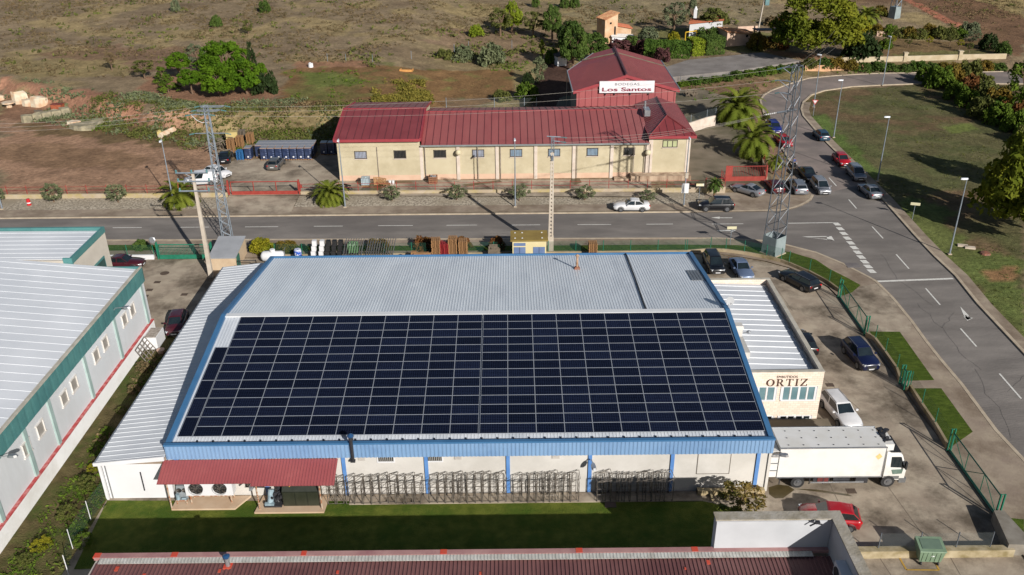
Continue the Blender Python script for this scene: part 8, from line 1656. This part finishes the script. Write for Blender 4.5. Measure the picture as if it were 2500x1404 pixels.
ws = [T(x, y) for x, y in [(2030, 153), (2120, 151), (2208, 149), (2275, 147), (2342, 145), (2455, 143)]]
U = W('stone_wall', 'long cream stone wall with two pillars before the orchard', 'wall', ws[0]); mb = MB()
for a, b2 in zip(ws[:-1], ws[1:]): mb.hull([a-Vector((0, .15, .5)), b2-Vector((0, .15, .5)), b2+Vector((0, .15, -.5)), a+Vector((0, .15, -.5))], [a+Vector((0, -.15, 1.0)), b2+Vector((0, -.15, 1.0)), b2+Vector((0, .15, 1.0)), a+Vector((0, .15, 1.0))])
U.part('wall', mb, M('cream_stone', hc(190, 176, 150), hc(172, 156, 126), rough=.9, sc=.8, det=7))
for q in (ws[2], ws[4]): mb = MB(); mb.box(q+Vector((0, 0, .6)), (.7, .7, 2.0)); mb.box(q+Vector((0, 0, 1.68)), (.9, .9, .2)); U.part('pillar', mb, M('cream_stone', hc(190, 176, 150)))
ws = [T(x, y) for x, y in [(1965, 172), (2030, 170), (2110, 170)]]; mb = MB()
for a, b2 in zip(ws[:-1], ws[1:]): mb.hull([a-Vector((0, .4, .4)), b2-Vector((0, .4, .4)), b2+Vector((0, .4, -.4)), a+Vector((0, .4, -.4))], [a+Vector((0, .1, .9)), b2+Vector((0, .1, .9)), b2+Vector((0, .4, .9)), a+Vector((0, .4, .9))])
tag(mb.build('earth_wall', M('earth_wall', hc(196, 152, 112), hc(168, 124, 88), sc=1, det=6)), 'crumbling tan earth wall above the upper road kerb', 'wall')
far_walls = [((1800, 77), (1850, 74), 'pinkish garden wall right of the low house'), ((2140, 88), (2200, 92), 'pale garden wall behind the orchard')]
for a, b2, lb in far_walls:
    a, b2 = T(*a), T(*b2); wall('garden_wall', lb, 'wall', [tuple(a[:2]), tuple(b2[:2])], a.z-.5, a.z+1.1, .3, M('pink_render', hc(206, 178, 156)))
p = T(1850, 78); U = W('utility_pole', 'slim utility pole with transformer box behind the gardens', 'utility pole', p); s = mpp(p); mb = MB(); mb.tube([p, p+Vector((.9, 0, 10))], .2, 6, r1=.14); U.part('pole', mb, m_pole); mb = MB(); mb.box(p+Vector((1.3, -.2, 6.6)), (.9, .7, 1.3)); U.part('transformer', mb, M('teal_box', hc(104, 138, 140), hc(90, 122, 126)))
p = T(2182, 44); U = W('lattice_tower', 'foot of a far lattice mast cut by the top edge', 'lattice tower', p); mb = MB(); lattice(mb, (p.x, p.y), p.z+2.6, p.z+12, 1.6, 1.2, 6, .5, .14, .08); U.part('lattice_mast', mb, m_galv); mb = MB(); mb.box((p.x, p.y, p.z+1.3), (2.0, 2.0, 2.8), rz=.5, top=.9); U.part('foot_panel', mb, M('grey_green_panel', hc(138, 150, 152)))
P = [T(x, y) for x, y in [(800, 150), (845, 152), (910, 153), (1005, 152), (1110, 152), (1145, 148), (1250, 146)]]
fence('wire_fence', 'thin posted wire fence along the top of the ploughed plot', 'fence', P, P[0].z, 1.6, m_galv, None, .05)
P = [Vector((*tuple(G(x, 269, .5)[:2]), 0)) for x in (1090, 1207, 1280, 1310)]
fence('wire_fence', 'line of grey posts behind the winery roof', 'fence', P, .5, 2.2, m_galv, m_meshg, .06)
P = [T(x, y) for x, y in [(1660, 206), (1715, 198), (1780, 190), (1795, 164), (1860, 160)]]
fence('wire_fence', 'grey wire fence along the near edge of the court', 'fence', P, P[0].z, 1.5, m_galvd, m_meshg, .05)
